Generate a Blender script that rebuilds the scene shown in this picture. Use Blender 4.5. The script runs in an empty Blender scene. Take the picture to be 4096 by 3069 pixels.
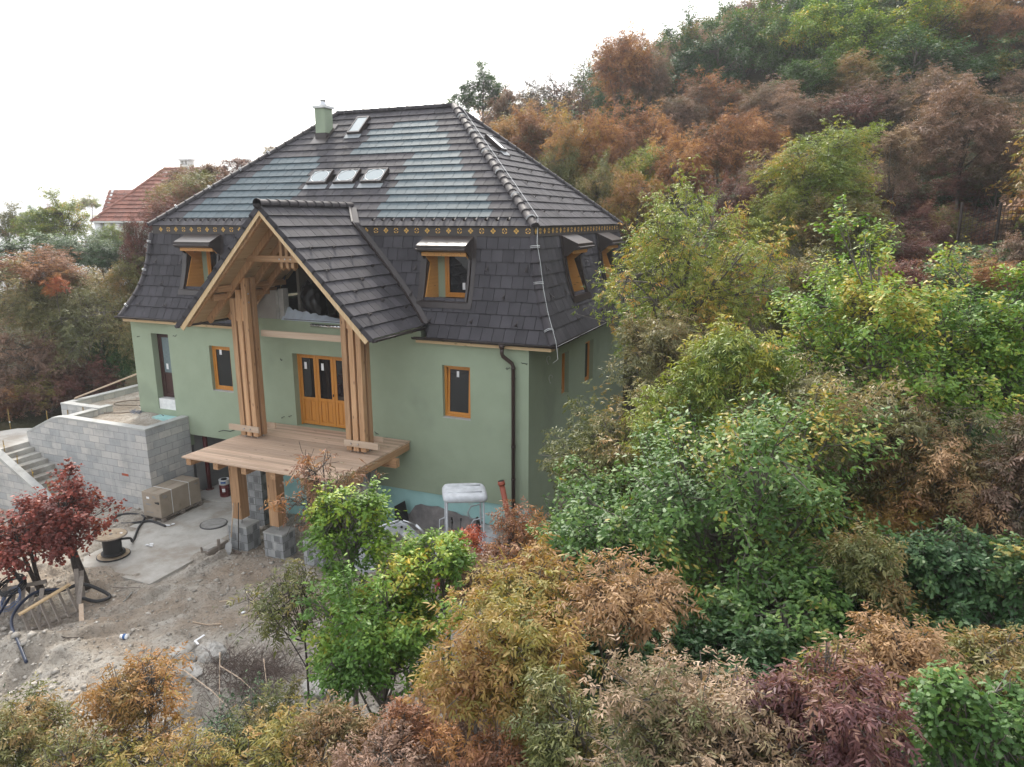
import bpy, bmesh, math, random
import numpy as np
from mathutils import Vector, Matrix
R = math.radians
scene = bpy.context.scene
COL = scene.collection

# ------------------------------------------------------------------ camera, sky, sun
cam_d = bpy.data.cameras.new('camera')
cam = bpy.data.objects.new('camera', cam_d); COL.objects.link(cam)
cam.location = (7.0918, -18.412, 3.2251)
yaw, pitch, roll = R(-22.7742), R(-12.9151), R(-0.0797)
fw = Vector((math.sin(yaw)*math.cos(pitch), math.cos(yaw)*math.cos(pitch), math.sin(pitch)))
rt = Vector((math.cos(yaw), -math.sin(yaw), 0)); up = rt.cross(fw)
r2 = rt*math.cos(roll)+up*math.sin(roll); u2 = up*math.cos(roll)-rt*math.sin(roll)
cam.matrix_world = Matrix(((r2.x, u2.x, -fw.x, cam.location.x), (r2.y, u2.y, -fw.y, cam.location.y), (r2.z, u2.z, -fw.z, cam.location.z), (0, 0, 0, 1)))
cam_d.sensor_width = 36.0
cam_d.lens = 36.0*2866.38/4096.0
cam_d.clip_start = 0.1; cam_d.clip_end = 20000
scene.camera = cam

SUN_EL, SUN_AZ = R(42), R(-34)          # azimuth measured from +Y towards +X
world = bpy.data.worlds.new("World"); scene.world = world; world.use_nodes = True
wn = world.node_tree.nodes; wl = world.node_tree.links
bg = wn['Background']; sky = wn.new('ShaderNodeTexSky'); sky.sky_type = 'NISHITA'
sky.sun_disc = False; sky.sun_elevation = SUN_EL; sky.sun_rotation = SUN_AZ
sky.air_density = 1.0; sky.dust_density = 6.0; sky.ozone_density = 1.0; sky.altitude = 200
hsv = wn.new('ShaderNodeHueSaturation'); hsv.inputs['Saturation'].default_value = 0.35; hsv.inputs['Value'].default_value = 3.5
gam = wn.new('ShaderNodeGamma'); gam.inputs['Gamma'].default_value = 0.6     # thin cloud evens out the sky
wl.new(sky.outputs[0], hsv.inputs['Color']); wl.new(hsv.outputs[0], gam.inputs['Color']); wl.new(gam.outputs[0], bg.inputs['Color'])
bg.inputs['Strength'].default_value = 0.15
sun_d = bpy.data.lights.new('sun', 'SUN'); sun_d.energy = 1.5; sun_d.angle = R(10); sun_d.color = (1.0, 0.93, 0.82)
sun = bpy.data.objects.new('sun', sun_d); COL.objects.link(sun)
sd = Vector((math.sin(SUN_AZ)*math.cos(SUN_EL), math.cos(SUN_AZ)*math.cos(SUN_EL), math.sin(SUN_EL)))
sun.rotation_euler = sd.to_track_quat('Z', 'Y').to_euler()
vs = scene.view_settings; vs.view_transform = 'Standard'; vs.look = 'None'; vs.exposure = 1.5; vs.gamma = 1
scene.cycles.max_bounces = 6; scene.cycles.transparent_max_bounces = 8
scene.cycles.diffuse_bounces = 3; scene.cycles.glossy_bounces = 3; scene.cycles.transmission_bounces = 4

# ------------------------------------------------------------------ materials
def new_mat(name):
    m = bpy.data.materials.new(name); m.use_nodes = True
    nt = m.node_tree; return m, nt, nt.nodes['Principled BSDF']
def N(nt, t, **kw):
    n = nt.nodes.new(t)
    for k, v in kw.items():
        if k in n.inputs: n.inputs[k].default_value = v
        else: setattr(n, k, v)
    return n
def ramp(nt, stops, fac):
    n = nt.nodes.new('ShaderNodeValToRGB'); e = n.color_ramp.elements
    while len(e) < len(stops): e.new(0.5)
    for i, (p, c) in enumerate(stops): e[i].position = p; e[i].color = (*c, 1) if len(c) == 3 else c
    nt.links.new(fac, n.inputs[0]); return n.outputs[0]
def mixc(nt, fac, a, b, mode='MIX'):
    n = nt.nodes.new('ShaderNodeMix'); n.data_type = 'RGBA'; n.blend_type = mode
    for s, v in ((n.inputs[0], fac), (n.inputs[6], a), (n.inputs[7], b)):
        if isinstance(v, (int, float)): s.default_value = v
        elif isinstance(v, tuple): s.default_value = (*v, 1) if len(v) == 3 else v
        else: nt.links.new(v, s)
    return n.outputs[2]
def coords(nt, scale=(1, 1, 1), rot=(0, 0, 0)):
    t = nt.nodes.new('ShaderNodeNewGeometry'); m = nt.nodes.new('ShaderNodeMapping')
    nt.links.new(t.outputs['Position'], m.inputs[0]); m.inputs['Scale'].default_value = scale; m.inputs['Rotation'].default_value = rot
    return m.outputs[0]
def noise(nt, vec, scale, detail=4, rough=0.55):
    n = N(nt, 'ShaderNodeTexNoise'); n.inputs['Scale'].default_value = scale
    n.inputs['Detail'].default_value = detail; n.inputs['Roughness'].default_value = rough
    nt.links.new(vec, n.inputs['Vector']); return n.outputs[0]
def bump(nt, h, strength, dist, bs):
    b = nt.nodes.new('ShaderNodeBump'); b.inputs['Strength'].default_value = strength; b.inputs['Distance'].default_value = dist
    nt.links.new(h, b.inputs['Height']); nt.links.new(b.outputs[0], bs.inputs['Normal'])
def mat_noise(name, c1, c2, scale=3, rough=0.8, bmp=0.2, bscale=None, stretch=(1, 1, 1), metallic=0, spec=None, third=None, island=0.0, lo=0.35, hi=0.65):
    m, nt, bs = new_mat(name)
    v = coords(nt, stretch); f = noise(nt, v, scale)
    c = ramp(nt, [(lo, c1), (hi, c2)], f)
    if third:
        f2 = noise(nt, coords(nt), third[1], 3); c = mixc(nt, ramp(nt, [(third[2], (0, 0, 0)), (third[2]+0.12, (1, 1, 1))], f2), c, third[0])
    if island:
        g = nt.nodes.new('ShaderNodeNewGeometry')
        mr = N(nt, 'ShaderNodeMapRange'); mr.inputs[3].default_value = 1-island; mr.inputs[4].default_value = 1+island
        nt.links.new(g.outputs['Random Per Island'], mr.inputs[0]); c = mixc(nt, 1.0, c, mr.outputs[0], 'MULTIPLY')
    nt.links.new(c, bs.inputs['Base Color']); bs.inputs['Roughness'].default_value = rough; bs.inputs['Metallic'].default_value = metallic
    if spec is not None: bs.inputs['Specular IOR Level'].default_value = spec
    if bmp: bump(nt, noise(nt, coords(nt, stretch), bscale or scale*6, 5), bmp, 0.02, bs)
    return m
M = {}
M['stucco'] = mat_noise('green_stucco', (0.300, 0.358, 0.252), (0.325, 0.388, 0.275), 1.6, 0.95, 0.35, 90, third=((0.272, 0.325, 0.232), 0.6, 0.56))
M['styro'] = mat_noise('blue_insulation_board', (0.30, 0.52, 0.50), (0.36, 0.6, 0.58), 2, 0.8, 0.1, third=((0.42, 0.46, 0.42), 1.3, 0.58))
M['tile'] = mat_noise('dark_roof_tile', (0.047, 0.044, 0.049), (0.061, 0.057, 0.063), 2.2, 0.7, 0.12, 60, island=0.2, third=((0.085, 0.08, 0.082), 5, 0.66), spec=0.22)
M['ridge'] = mat_noise('dark_ridge_tile', (0.040, 0.036, 0.039), (0.052, 0.047, 0.051), 2.2, 0.65, 0.1, 60, island=0.1, spec=0.25)
M['metal_brown'] = mat_noise('brown_sheet_metal', (0.032, 0.024, 0.022), (0.04, 0.03, 0.028), 2, 0.35, 0.0)
M['frieze'] = mat_noise('dark_frieze_board', (0.045, 0.038, 0.034), (0.06, 0.05, 0.045), 2, 0.6, 0.1)
M['ornament'] = mat_noise('yellow_ornament_paint', (0.62, 0.36, 0.07), (0.70, 0.42, 0.10), 5, 0.6, 0)
def wood(name, a, b, along, rough=0.7, sc=1.0, knots=True, isl=0.12):
    st = {'x': (0.25, 6, 6), 'y': (6, 0.25, 6), 'z': (6, 6, 0.25)}[along]
    m, nt, bs = new_mat(name)
    f = noise(nt, coords(nt, st), 3*sc, 6, 0.65); c = ramp(nt, [(0.3, a), (0.7, b)], f)
    if knots:
        v = N(nt, 'ShaderNodeTexVoronoi'); v.inputs['Scale'].default_value = 3.2
        st2 = {'x': (0.6, 2, 2), 'y': (2, 0.6, 2), 'z': (2, 2, 0.6)}[along]
        nt.links.new(coords(nt, st2), v.inputs['Vector'])
        c = mixc(nt, ramp(nt, [(0.05, (1, 1, 1)), (0.14, (0, 0, 0))], v.outputs['Distance']), c, tuple(x*0.45 for x in a))
    g = nt.nodes.new('ShaderNodeNewGeometry'); mr = N(nt, 'ShaderNodeMapRange'); mr.inputs[3].default_value = 1-isl; mr.inputs[4].default_value = 1+isl
    nt.links.new(g.outputs['Random Per Island'], mr.inputs[0]); c = mixc(nt, 1.0, c, mr.outputs[0], 'MULTIPLY')
    nt.links.new(c, bs.inputs['Base Color']); bs.inputs['Roughness'].default_value = rough
    bump(nt, f, 0.25, 0.01, bs); return m
for ax in 'xyz':
    M['larch_'+ax] = wood('larch_wood_'+ax, (0.33, 0.175, 0.085), (0.60, 0.37, 0.20), ax, 0.7, 1.0, True, 0.22)
    M['pine_'+ax] = wood('pale_pine_'+ax, (0.55, 0.38, 0.20), (0.66, 0.49, 0.29), ax)
    M['rough_'+ax] = wood('rough_board_'+ax, (0.44, 0.32, 0.22), (0.55, 0.43, 0.32), ax)
    M['grey_'+ax] = wood('weathered_board_'+ax, (0.17, 0.14, 0.115), (0.28, 0.24, 0.20), ax)
M['deckwood'] = wood('deck_boards', (0.43, 0.295, 0.20), (0.62, 0.46, 0.34), 'x', 0.8, 1.0, True, 0.2)
M['board_under'] = wood('roof_boarding', (0.40, 0.28, 0.16), (0.52, 0.38, 0.23), 'y', 0.8)
M['winwood'] = wood('orange_varnished_wood', (0.50, 0.20, 0.03), (0.60, 0.26, 0.05), 'z', 0.4, 1, False, 0.05)
M['cheek'] = wood('orange_dormer_boarding', (0.52, 0.24, 0.06), (0.64, 0.32, 0.09), 'y', 0.5, 1, True, 0.12)
M['darkdoor'] = mat_noise('dark_brown_door_paint', (0.045, 0.018, 0.016), (0.06, 0.024, 0.02), 4, 0.4, 0)
def glass(name, col=(0.012, 0.013, 0.015), rough=0.03, spec=0.7):
    m, nt, bs = new_mat(name); bs.inputs['Base Color'].default_value = (*col, 1); bs.inputs['Roughness'].default_value = rough
    bs.inputs['Specular IOR Level'].default_value = spec; return m
M['glass'] = glass('dark_window_glass'); M['skyglass'] = glass('skylight_glass', (0.22, 0.27, 0.28), 0.08, 1.0)
M['frost'] = mat_noise('ribbed_frosted_glass', (0.14, 0.19, 0.20), (0.2, 0.25, 0.26), 1.5, 0.25, 0.3, 12, (6, 6, 60))
def plain(name, c, rough=0.6, metallic=0.0, var=0.1, sc=6, bmp=0.0):
    return mat_noise(name, tuple(x*(1-var) for x in c), tuple(min(1, x*(1+var)) for x in c), sc, rough, bmp, metallic=metallic)
M['white'] = plain('white_paint', (0.75, 0.75, 0.73)); M['paper'] = plain('white_label_paper', (0.85, 0.85, 0.85), 0.9, 0, 0.02)
M['grey_ink'] = plain('grey_print', (0.25, 0.25, 0.25)); M['black'] = plain('black_plastic', (0.015, 0.015, 0.016), 0.35)
M['blackrub'] = plain('black_rubber', (0.02, 0.02, 0.022), 0.55); M['bluehose'] = plain('dark_blue_hose', (0.012, 0.022, 0.05), 0.4)
M['steel'] = plain('galvanised_steel', (0.55, 0.56, 0.57), 0.3, 0.9); M['alu'] = plain('aluminium_strip', (0.7, 0.7, 0.7), 0.2, 0.9)
M['wire'] = plain('grey_lightning_wire', (0.55, 0.56, 0.56), 0.5, 0.3); M['redpaint'] = plain('dark_red_paint', (0.11, 0.015, 0.015), 0.45)
M['brownpipe'] = plain('brown_downpipe', (0.040, 0.022, 0.018), 0.3); M['kg'] = plain('orange_drain_pipe', (0.36, 0.085, 0.045), 0.45)
M['foil'] = plain('white_membrane', (0.50, 0.56, 0.62), 0.5, 0, 0.1, 4, 0.3); M['bag'] = mat_noise('black_bin_bag', (0.006, 0.006, 0.007), (0.012, 0.012, 0.014), 3, 0.3, 0.9, 7)
M['gboard'] = plain('dark_green_board', (0.035, 0.05, 0.042), 0.7); M['int'] = plain('grey_interior_plaster', (0.20, 0.18, 0.155), 0.9, 0, 0.12, 2)
M['ytong'] = mat_noise('grey_aerated_block', (0.34, 0.33, 0.31), (0.42, 0.41, 0.39), 2, 0.9, 0.2)
M['carton'] = mat_noise('brown_carton', (0.30, 0.25, 0.19), (0.36, 0.30, 0.235), 2, 0.85, 0.05, third=((0.24, 0.20, 0.15), 2.5, 0.6))
M['machine'] = plain('light_grey_machine_paint', (0.42, 0.44, 0.46), 0.45, 0, 0.1, 5, 0.05); M['canopy'] = plain('white_canopy_plastic', (0.50, 0.52, 0.54), 0.55, 0, 0.12, 6, 0.1)
M['machred'] = plain('red_machine_paint', (0.28, 0.012, 0.02), 0.35); M['redtext'] = plain('red_lettering', (0.45, 0.03, 0.04), 0.6); M['blue'] = plain('blue_plastic', (0.03, 0.11, 0.3), 0.5)
M['cablegrey'] = plain('grey_blue_cable', (0.12, 0.14, 0.18), 0.5); M['brass'] = plain('ochre_bamboo', (0.30, 0.20, 0.06), 0.6); M['yellowstr'] = plain('yellow_strap', (0.6, 0.4, 0.05), 0.5)
M['bark'] = mat_noise('grey_bark', (0.07, 0.06, 0.05), (0.16, 0.14, 0.12), 6, 0.9, 0.5, 25, (1, 1, 0.3))
M['barkdark'] = mat_noise('dark_bark', (0.035, 0.028, 0.024), (0.08, 0.065, 0.055), 6, 0.9, 0.5, 25, (1, 1, 0.3))
M['twig'] = mat_noise('grey_brown_twigs', (0.09, 0.065, 0.055), (0.16, 0.12, 0.10), 3, 0.9, 0.0)
def mat_conc(name, a, b, dirt, dl=0.52, bs_=0.35, sc=0.8):
    m, nt, bs = new_mat(name); v = coords(nt)
    c = ramp(nt, [(0.3, a), (0.7, b)], noise(nt, v, sc*3, 6, 0.7))
    c = mixc(nt, ramp(nt, [(dl, (0, 0, 0)), (dl+0.16, (1, 1, 1))], noise(nt, v, sc, 5, 0.65)), c, dirt)
    sp = noise(nt, v, 26, 3, 0.8); c = mixc(nt, ramp(nt, [(0.3, (1, 1, 1)), (0.38, (0, 0, 0))], sp), c, tuple(x*0.6 for x in a))
    nt.links.new(c, bs.inputs['Base Color']); bs.inputs['Roughness'].default_value = 0.95
    bump(nt, noise(nt, v, 30, 6, 0.7), bs_, 0.02, bs); return m
M['slab'] = mat_conc('pale_dusty_concrete', (0.40, 0.385, 0.35), (0.50, 0.48, 0.44), (0.33, 0.295, 0.25), 0.46)
M['coping'] = mat_conc('concrete_coping', (0.36, 0.36, 0.34), (0.46, 0.46, 0.44), (0.26, 0.26, 0.24), 0.55)
M['step'] = mat_conc('concrete_steps', (0.36, 0.35, 0.31), (0.48, 0.46, 0.42), (0.24, 0.215, 0.18), 0.5)
M['rock'] = mat_conc('limestone_rock', (0.36, 0.34, 0.31), (0.5, 0.48, 0.44), (0.27, 0.23, 0.18), 0.5, 0.8, 2)
def mat_block(name, w, h, a, b, zoff, mortar=(0.30, 0.30, 0.29), msize=0.008):
    m, nt, bs = new_mat(name)
    g = nt.nodes.new('ShaderNodeNewGeometry'); s = nt.nodes.new('ShaderNodeSeparateXYZ'); nt.links.new(g.outputs['Position'], s.inputs[0])
    ad = N(nt, 'ShaderNodeMath', operation='ADD'); nt.links.new(s.outputs[0], ad.inputs[0]); nt.links.new(s.outputs[1], ad.inputs[1])
    az = N(nt, 'ShaderNodeMath', operation='ADD'); nt.links.new(s.outputs[2], az.inputs[0]); az.inputs[1].default_value = zoff
    cb = nt.nodes.new('ShaderNodeCombineXYZ'); nt.links.new(ad.outputs[0], cb.inputs[0]); nt.links.new(az.outputs[0], cb.inputs[1])
    br = nt.nodes.new('ShaderNodeTexBrick'); nt.links.new(cb.outputs[0], br.inputs['Vector'])
    br.inputs['Scale'].default_value = 1; br.inputs['Brick Width'].default_value = w; br.inputs['Row Height'].default_value = h
    br.inputs['Mortar Size'].default_value = msize; br.inputs['Mortar Smooth'].default_value = 0.25; br.inputs['Bias'].default_value = 0.0
    br.inputs['Color1'].default_value = (*a, 1); br.inputs['Color2'].default_value = (*b, 1); br.inputs['Mortar'].default_value = (*mortar, 1)
    v = coords(nt); c = mixc(nt, ramp(nt, [(0.45, (0, 0, 0)), (0.7, (0.7, 0.7, 0.7))], noise(nt, v, 1.6, 5, 0.7)), br.outputs[0], tuple(x*0.72 for x in a))
    c = mixc(nt, ramp(nt, [(0.55, (0, 0, 0)), (0.7, (0.6, 0.6, 0.6))], noise(nt, coords(nt, (1, 1, 0.35)), 3.3, 4, 0.6)), c, (0.5, 0.5, 0.48))
    nt.links.new(c, bs.inputs['Base Color']); bs.inputs['Roughness'].default_value = 0.95
    mx = N(nt, 'ShaderNodeMath', operation='MULTIPLY_ADD'); nt.links.new(br.outputs['Fac'], mx.inputs[0]); mx.inputs[1].default_value = -1.0
    nt.links.new(noise(nt, v, 50, 4), mx.inputs[2]); bump(nt, mx.outputs[0], 0.6, 0.012, bs); return m
M['block'] = mat_block('grey_concrete_blocks', 0.49, 0.2442, (0.38, 0.39, 0.39), (0.55, 0.53, 0.49), 6.3, (0.25, 0.25, 0.25))
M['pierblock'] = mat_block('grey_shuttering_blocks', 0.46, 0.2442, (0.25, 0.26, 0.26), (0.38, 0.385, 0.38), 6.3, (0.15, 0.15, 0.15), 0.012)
# dirt ground
m, nt, bs = new_mat('building_site_dirt'); v = coords(nt)
big = noise(nt, v, 0.35, 5, 0.6); mid = noise(nt, v, 1.7, 6, 0.7); fine = noise(nt, v, 14, 6, 0.75)
c = ramp(nt, [(0.3, (0.25, 0.215, 0.175)), (0.5, (0.39, 0.35, 0.295)), (0.68, (0.50, 0.465, 0.41))], mid)
c = mixc(nt, ramp(nt, [(0.5, (0, 0, 0)), (0.68, (1, 1, 1))], big), c, (0.34, 0.265, 0.195))
vo = N(nt, 'ShaderNodeTexVoronoi'); vo.inputs['Scale'].default_value = 16; nt.links.new(v, vo.inputs['Vector'])
c = mixc(nt, ramp(nt, [(0.06, (1, 1, 1)), (0.16, (0, 0, 0))], vo.outputs['Distance']), c, (0.42, 0.39, 0.34))
c = mixc(nt, ramp(nt, [(0.35, (0.8, 0.8, 0.8)), (0.5, (0, 0, 0))], fine), c, (0.16, 0.135, 0.11))
# wooded ground away from the site: leaf litter and grass
g = nt.nodes.new('ShaderNodeAttribute'); g.attribute_name = 'wild'
wc = ramp(nt, [(0.35, (0.045, 0.038, 0.022)), (0.5, (0.05, 0.05, 0.026)), (0.65, (0.075, 0.055, 0.032))], noise(nt, v, 1.2, 6, 0.75))
c = mixc(nt, g.outputs['Fac'], c, wc)
nt.links.new(c, bs.inputs['Base Color']); bs.inputs['Roughness'].default_value = 1.0; bs.inputs['Specular IOR Level'].default_value = 0.1
mx = N(nt, 'ShaderNodeMath', operation='MULTIPLY_ADD'); nt.links.new(fine, mx.inputs[0]); mx.inputs[1].default_value = 0.6; nt.links.new(mid, mx.inputs[2])
bump(nt, mx.outputs[0], 0.9, 0.09, bs); M['dirt'] = m
# solar tile with fine stripes
m, nt, bs = new_mat('solar_roof_tile')
g = nt.nodes.new('ShaderNodeNewGeometry'); s = nt.nodes.new('ShaderNodeSeparateXYZ'); nt.links.new(g.outputs['Position'], s.inputs[0])
fr = N(nt, 'ShaderNodeMath', operation='MULTIPLY'); nt.links.new(s.outputs[0], fr.inputs[0]); fr.inputs[1].default_value = 1/0.042
f2 = N(nt, 'ShaderNodeMath', operation='FRACT'); nt.links.new(fr.outputs[0], f2.inputs[0])
c = ramp(nt, [(0.0, (0.088, 0.118, 0.132)), (0.72, (0.088, 0.118, 0.132)), (0.8, (0.045, 0.065, 0.075)), (1.0, (0.045, 0.065, 0.075))], f2.outputs[0])
mr = N(nt, 'ShaderNodeMapRange'); mr.inputs[3].default_value = 0.9; mr.inputs[4].default_value = 1.1; nt.links.new(g.outputs['Random Per Island'], mr.inputs[0])
c = mixc(nt, 1.0, c, mr.outputs[0], 'MULTIPLY'); nt.links.new(c, bs.inputs['Base Color']); bs.inputs['Roughness'].default_value = 0.55; bs.inputs['Specular IOR Level'].default_value = 0.12
M['solar'] = m
LEAF_GAIN = 1.22
def leaf_mat(name, stops, rough=0.5, trans=0.27):
    stops = [(p, tuple(min(0.9, v*LEAF_GAIN) for v in c)) for p, c in stops]
    m, nt, bs = new_mat(name)
    a = nt.nodes.new('ShaderNodeAttribute'); a.attribute_name = 'tint'
    oi = nt.nodes.new('ShaderNodeObjectInfo')
    mr = N(nt, 'ShaderNodeMapRange'); mr.inputs[3].default_value = -0.10; mr.inputs[4].default_value = 0.10; nt.links.new(oi.outputs['Random'], mr.inputs[0])
    ad = N(nt, 'ShaderNodeMath', operation='ADD'); nt.links.new(a.outputs['Fac'], ad.inputs[0]); nt.links.new(mr.outputs[0], ad.inputs[1])
    pn = N(nt, 'ShaderNodeMath', operation='MULTIPLY_ADD'); n2 = N(nt, 'ShaderNodeMath', operation='ADD'); nt.links.new(noise(nt, coords(nt), 1.3, 2), n2.inputs[0]); nt.links.new(noise(nt, coords(nt), 0.33, 1), n2.inputs[1]); nt.links.new(n2.outputs[0], pn.inputs[0]); pn.inputs[1].default_value = 1.15; pn.inputs[2].default_value = -1.15
    a2 = N(nt, 'ShaderNodeMath', operation='ADD'); nt.links.new(ad.outputs[0], a2.inputs[0]); nt.links.new(pn.outputs[0], a2.inputs[1])
    c = ramp(nt, stops, a2.outputs[0])
    nt.links.new(c, bs.inputs['Base Color']); bs.inputs['Roughness'].default_value = rough; bs.inputs['Specular IOR Level'].default_value = 0.35
    tr = nt.nodes.new('ShaderNodeBsdfTranslucent'); nt.links.new(mixc(nt, 1.0, c, (1.25, 1.2, 0.7), 'MULTIPLY'), tr.inputs['Color'])
    mx = nt.nodes.new('ShaderNodeMixShader'); mx.inputs[0].default_value = trans
    nt.links.new(bs.outputs[0], mx.inputs[1]); nt.links.new(tr.outputs[0], mx.inputs[2])
    nt.links.new(mx.outputs[0], nt.nodes['Material Output'].inputs['Surface']); return m
LM = {
 'oak': leaf_mat('oak_leaves', [(0.1, (0.035, 0.08, 0.022)), (0.55, (0.065, 0.135, 0.03)), (0.9, (0.12, 0.19, 0.038)), (1.0, (0.30, 0.23, 0.05))]),
 'oaklight': leaf_mat('light_green_oak_leaves', [(0.1, (0.05, 0.11, 0.02)), (0.5, (0.095, 0.19, 0.03)), (0.8, (0.19, 0.28, 0.04)), (1.0, (0.38, 0.31, 0.05))]),
 'oakdark': leaf_mat('dark_oak_leaves', [(0.1, (0.025, 0.06, 0.025)), (0.55, (0.045, 0.10, 0.035)), (0.88, (0.09, 0.15, 0.05)), (0.99, (0.25, 0.20, 0.05))]),
 'oakyel': leaf_mat('yellow_green_oak_leaves', [(0.1, (0.07, 0.14, 0.025)), (0.5, (0.15, 0.25, 0.03)), (0.8, (0.30, 0.34, 0.04)), (0.95, (0.50, 0.34, 0.04))]),
 'olive': leaf_mat('olive_ash_leaves', [(0.1, (0.07, 0.085, 0.03)), (0.45, (0.13, 0.14, 0.045)), (0.72, (0.19, 0.15, 0.06)), (0.95, (0.28, 0.17, 0.07))]),
 'greenyel': leaf_mat('yellow_green_leaves', [(0.1, (0.08, 0.13, 0.025)), (0.5, (0.17, 0.22, 0.035)), (0.8, (0.28, 0.27, 0.05)), (0.97, (0.42, 0.24, 0.06))]),
 'olivegrey': leaf_mat('grey_olive_leaves', [(0.1, (0.085, 0.095, 0.045)), (0.5, (0.155, 0.155, 0.07)), (0.8, (0.22, 0.19, 0.09)), (0.97, (0.29, 0.21, 0.10))]),
 'brown': leaf_mat('brown_ash_leaves', [(0.05, (0.08, 0.09, 0.03)), (0.28, (0.15, 0.11, 0.045)), (0.55, (0.23, 0.135, 0.07)), (0.85, (0.31, 0.195, 0.10))], 0.6, 0.25),
 'beige': leaf_mat('pale_dry_leaves', [(0.1, (0.09, 0.095, 0.035)), (0.3, (0.17, 0.12, 0.07)), (0.55, (0.26, 0.18, 0.12)), (0.95, (0.40, 0.30, 0.215))], 0.6, 0.2),
 'gold': leaf_mat('golden_ash_leaves', [(0.05, (0.11, 0.12, 0.035)), (0.3, (0.21, 0.19, 0.05)), (0.6, (0.28, 0.175, 0.055)), (0.9, (0.25, 0.13, 0.065))], 0.55, 0.3),
 'orange': leaf_mat('orange_leaves', [(0.1, (0.14, 0.11, 0.035)), (0.4, (0.25, 0.145, 0.05)), (0.75, (0.33, 0.165, 0.06)), (0.95, (0.30, 0.22, 0.06))], 0.55, 0.3),
 'rust': leaf_mat('rust_brown_leaves', [(0.05, (0.10, 0.09, 0.035)), (0.3, (0.15, 0.075, 0.05)), (0.6, (0.25, 0.115, 0.06)), (0.9, (0.36, 0.19, 0.07))], 0.6, 0.25),
 'maroon': leaf_mat('maroon_leaves', [(0.05, (0.06, 0.07, 0.03)), (0.3, (0.09, 0.045, 0.038)), (0.6, (0.15, 0.055, 0.05)), (0.9, (0.22, 0.12, 0.075))], 0.55, 0.25),
 'mauve': leaf_mat('brownish_mauve_leaves', [(0.05, (0.09, 0.085, 0.04)), (0.3, (0.14, 0.10, 0.07)), (0.6, (0.19, 0.12, 0.09)), (0.9, (0.26, 0.165, 0.12))], 0.6, 0.25),
 'wine': leaf_mat('wine_red_leaves', [(0.1, (0.08, 0.035, 0.04)), (0.4, (0.13, 0.055, 0.05)), (0.62, (0.18, 0.10, 0.06)), (0.85, (0.22, 0.20, 0.05))], 0.5, 0.25),
 'red': leaf_mat('red_smoke_bush_leaves', [(0.1, (0.14, 0.04, 0.032)), (0.5, (0.24, 0.058, 0.042)), (0.8, (0.31, 0.10, 0.045)), (0.97, (0.34, 0.16, 0.055))], 0.5, 0.3),
 'scarlet': leaf_mat('scarlet_leaves', [(0.1, (0.2, 0.04, 0.03)), (0.5, (0.36, 0.08, 0.035)), (0.9, (0.38, 0.17, 0.05))], 0.5, 0.3),
 'darkgreen': leaf_mat('dark_evergreen_leaves', [(0.1, (0.018, 0.04, 0.018)), (0.6, (0.035, 0.075, 0.03)), (0.95, (0.07, 0.12, 0.04))], 0.6, 0.15),
 'hedge': leaf_mat('grey_green_shrub_leaves', [(0.1, (0.035, 0.065, 0.03)), (0.6, (0.07, 0.12, 0.05)), (0.95, (0.13, 0.18, 0.07))], 0.6, 0.2),
 'dry': leaf_mat('dry_bush_leaves', [(0.1, (0.05, 0.04, 0.032)), (0.6, (0.10, 0.08, 0.062)), (0.95, (0.17, 0.13, 0.10))], 0.8, 0.1),
}

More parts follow.
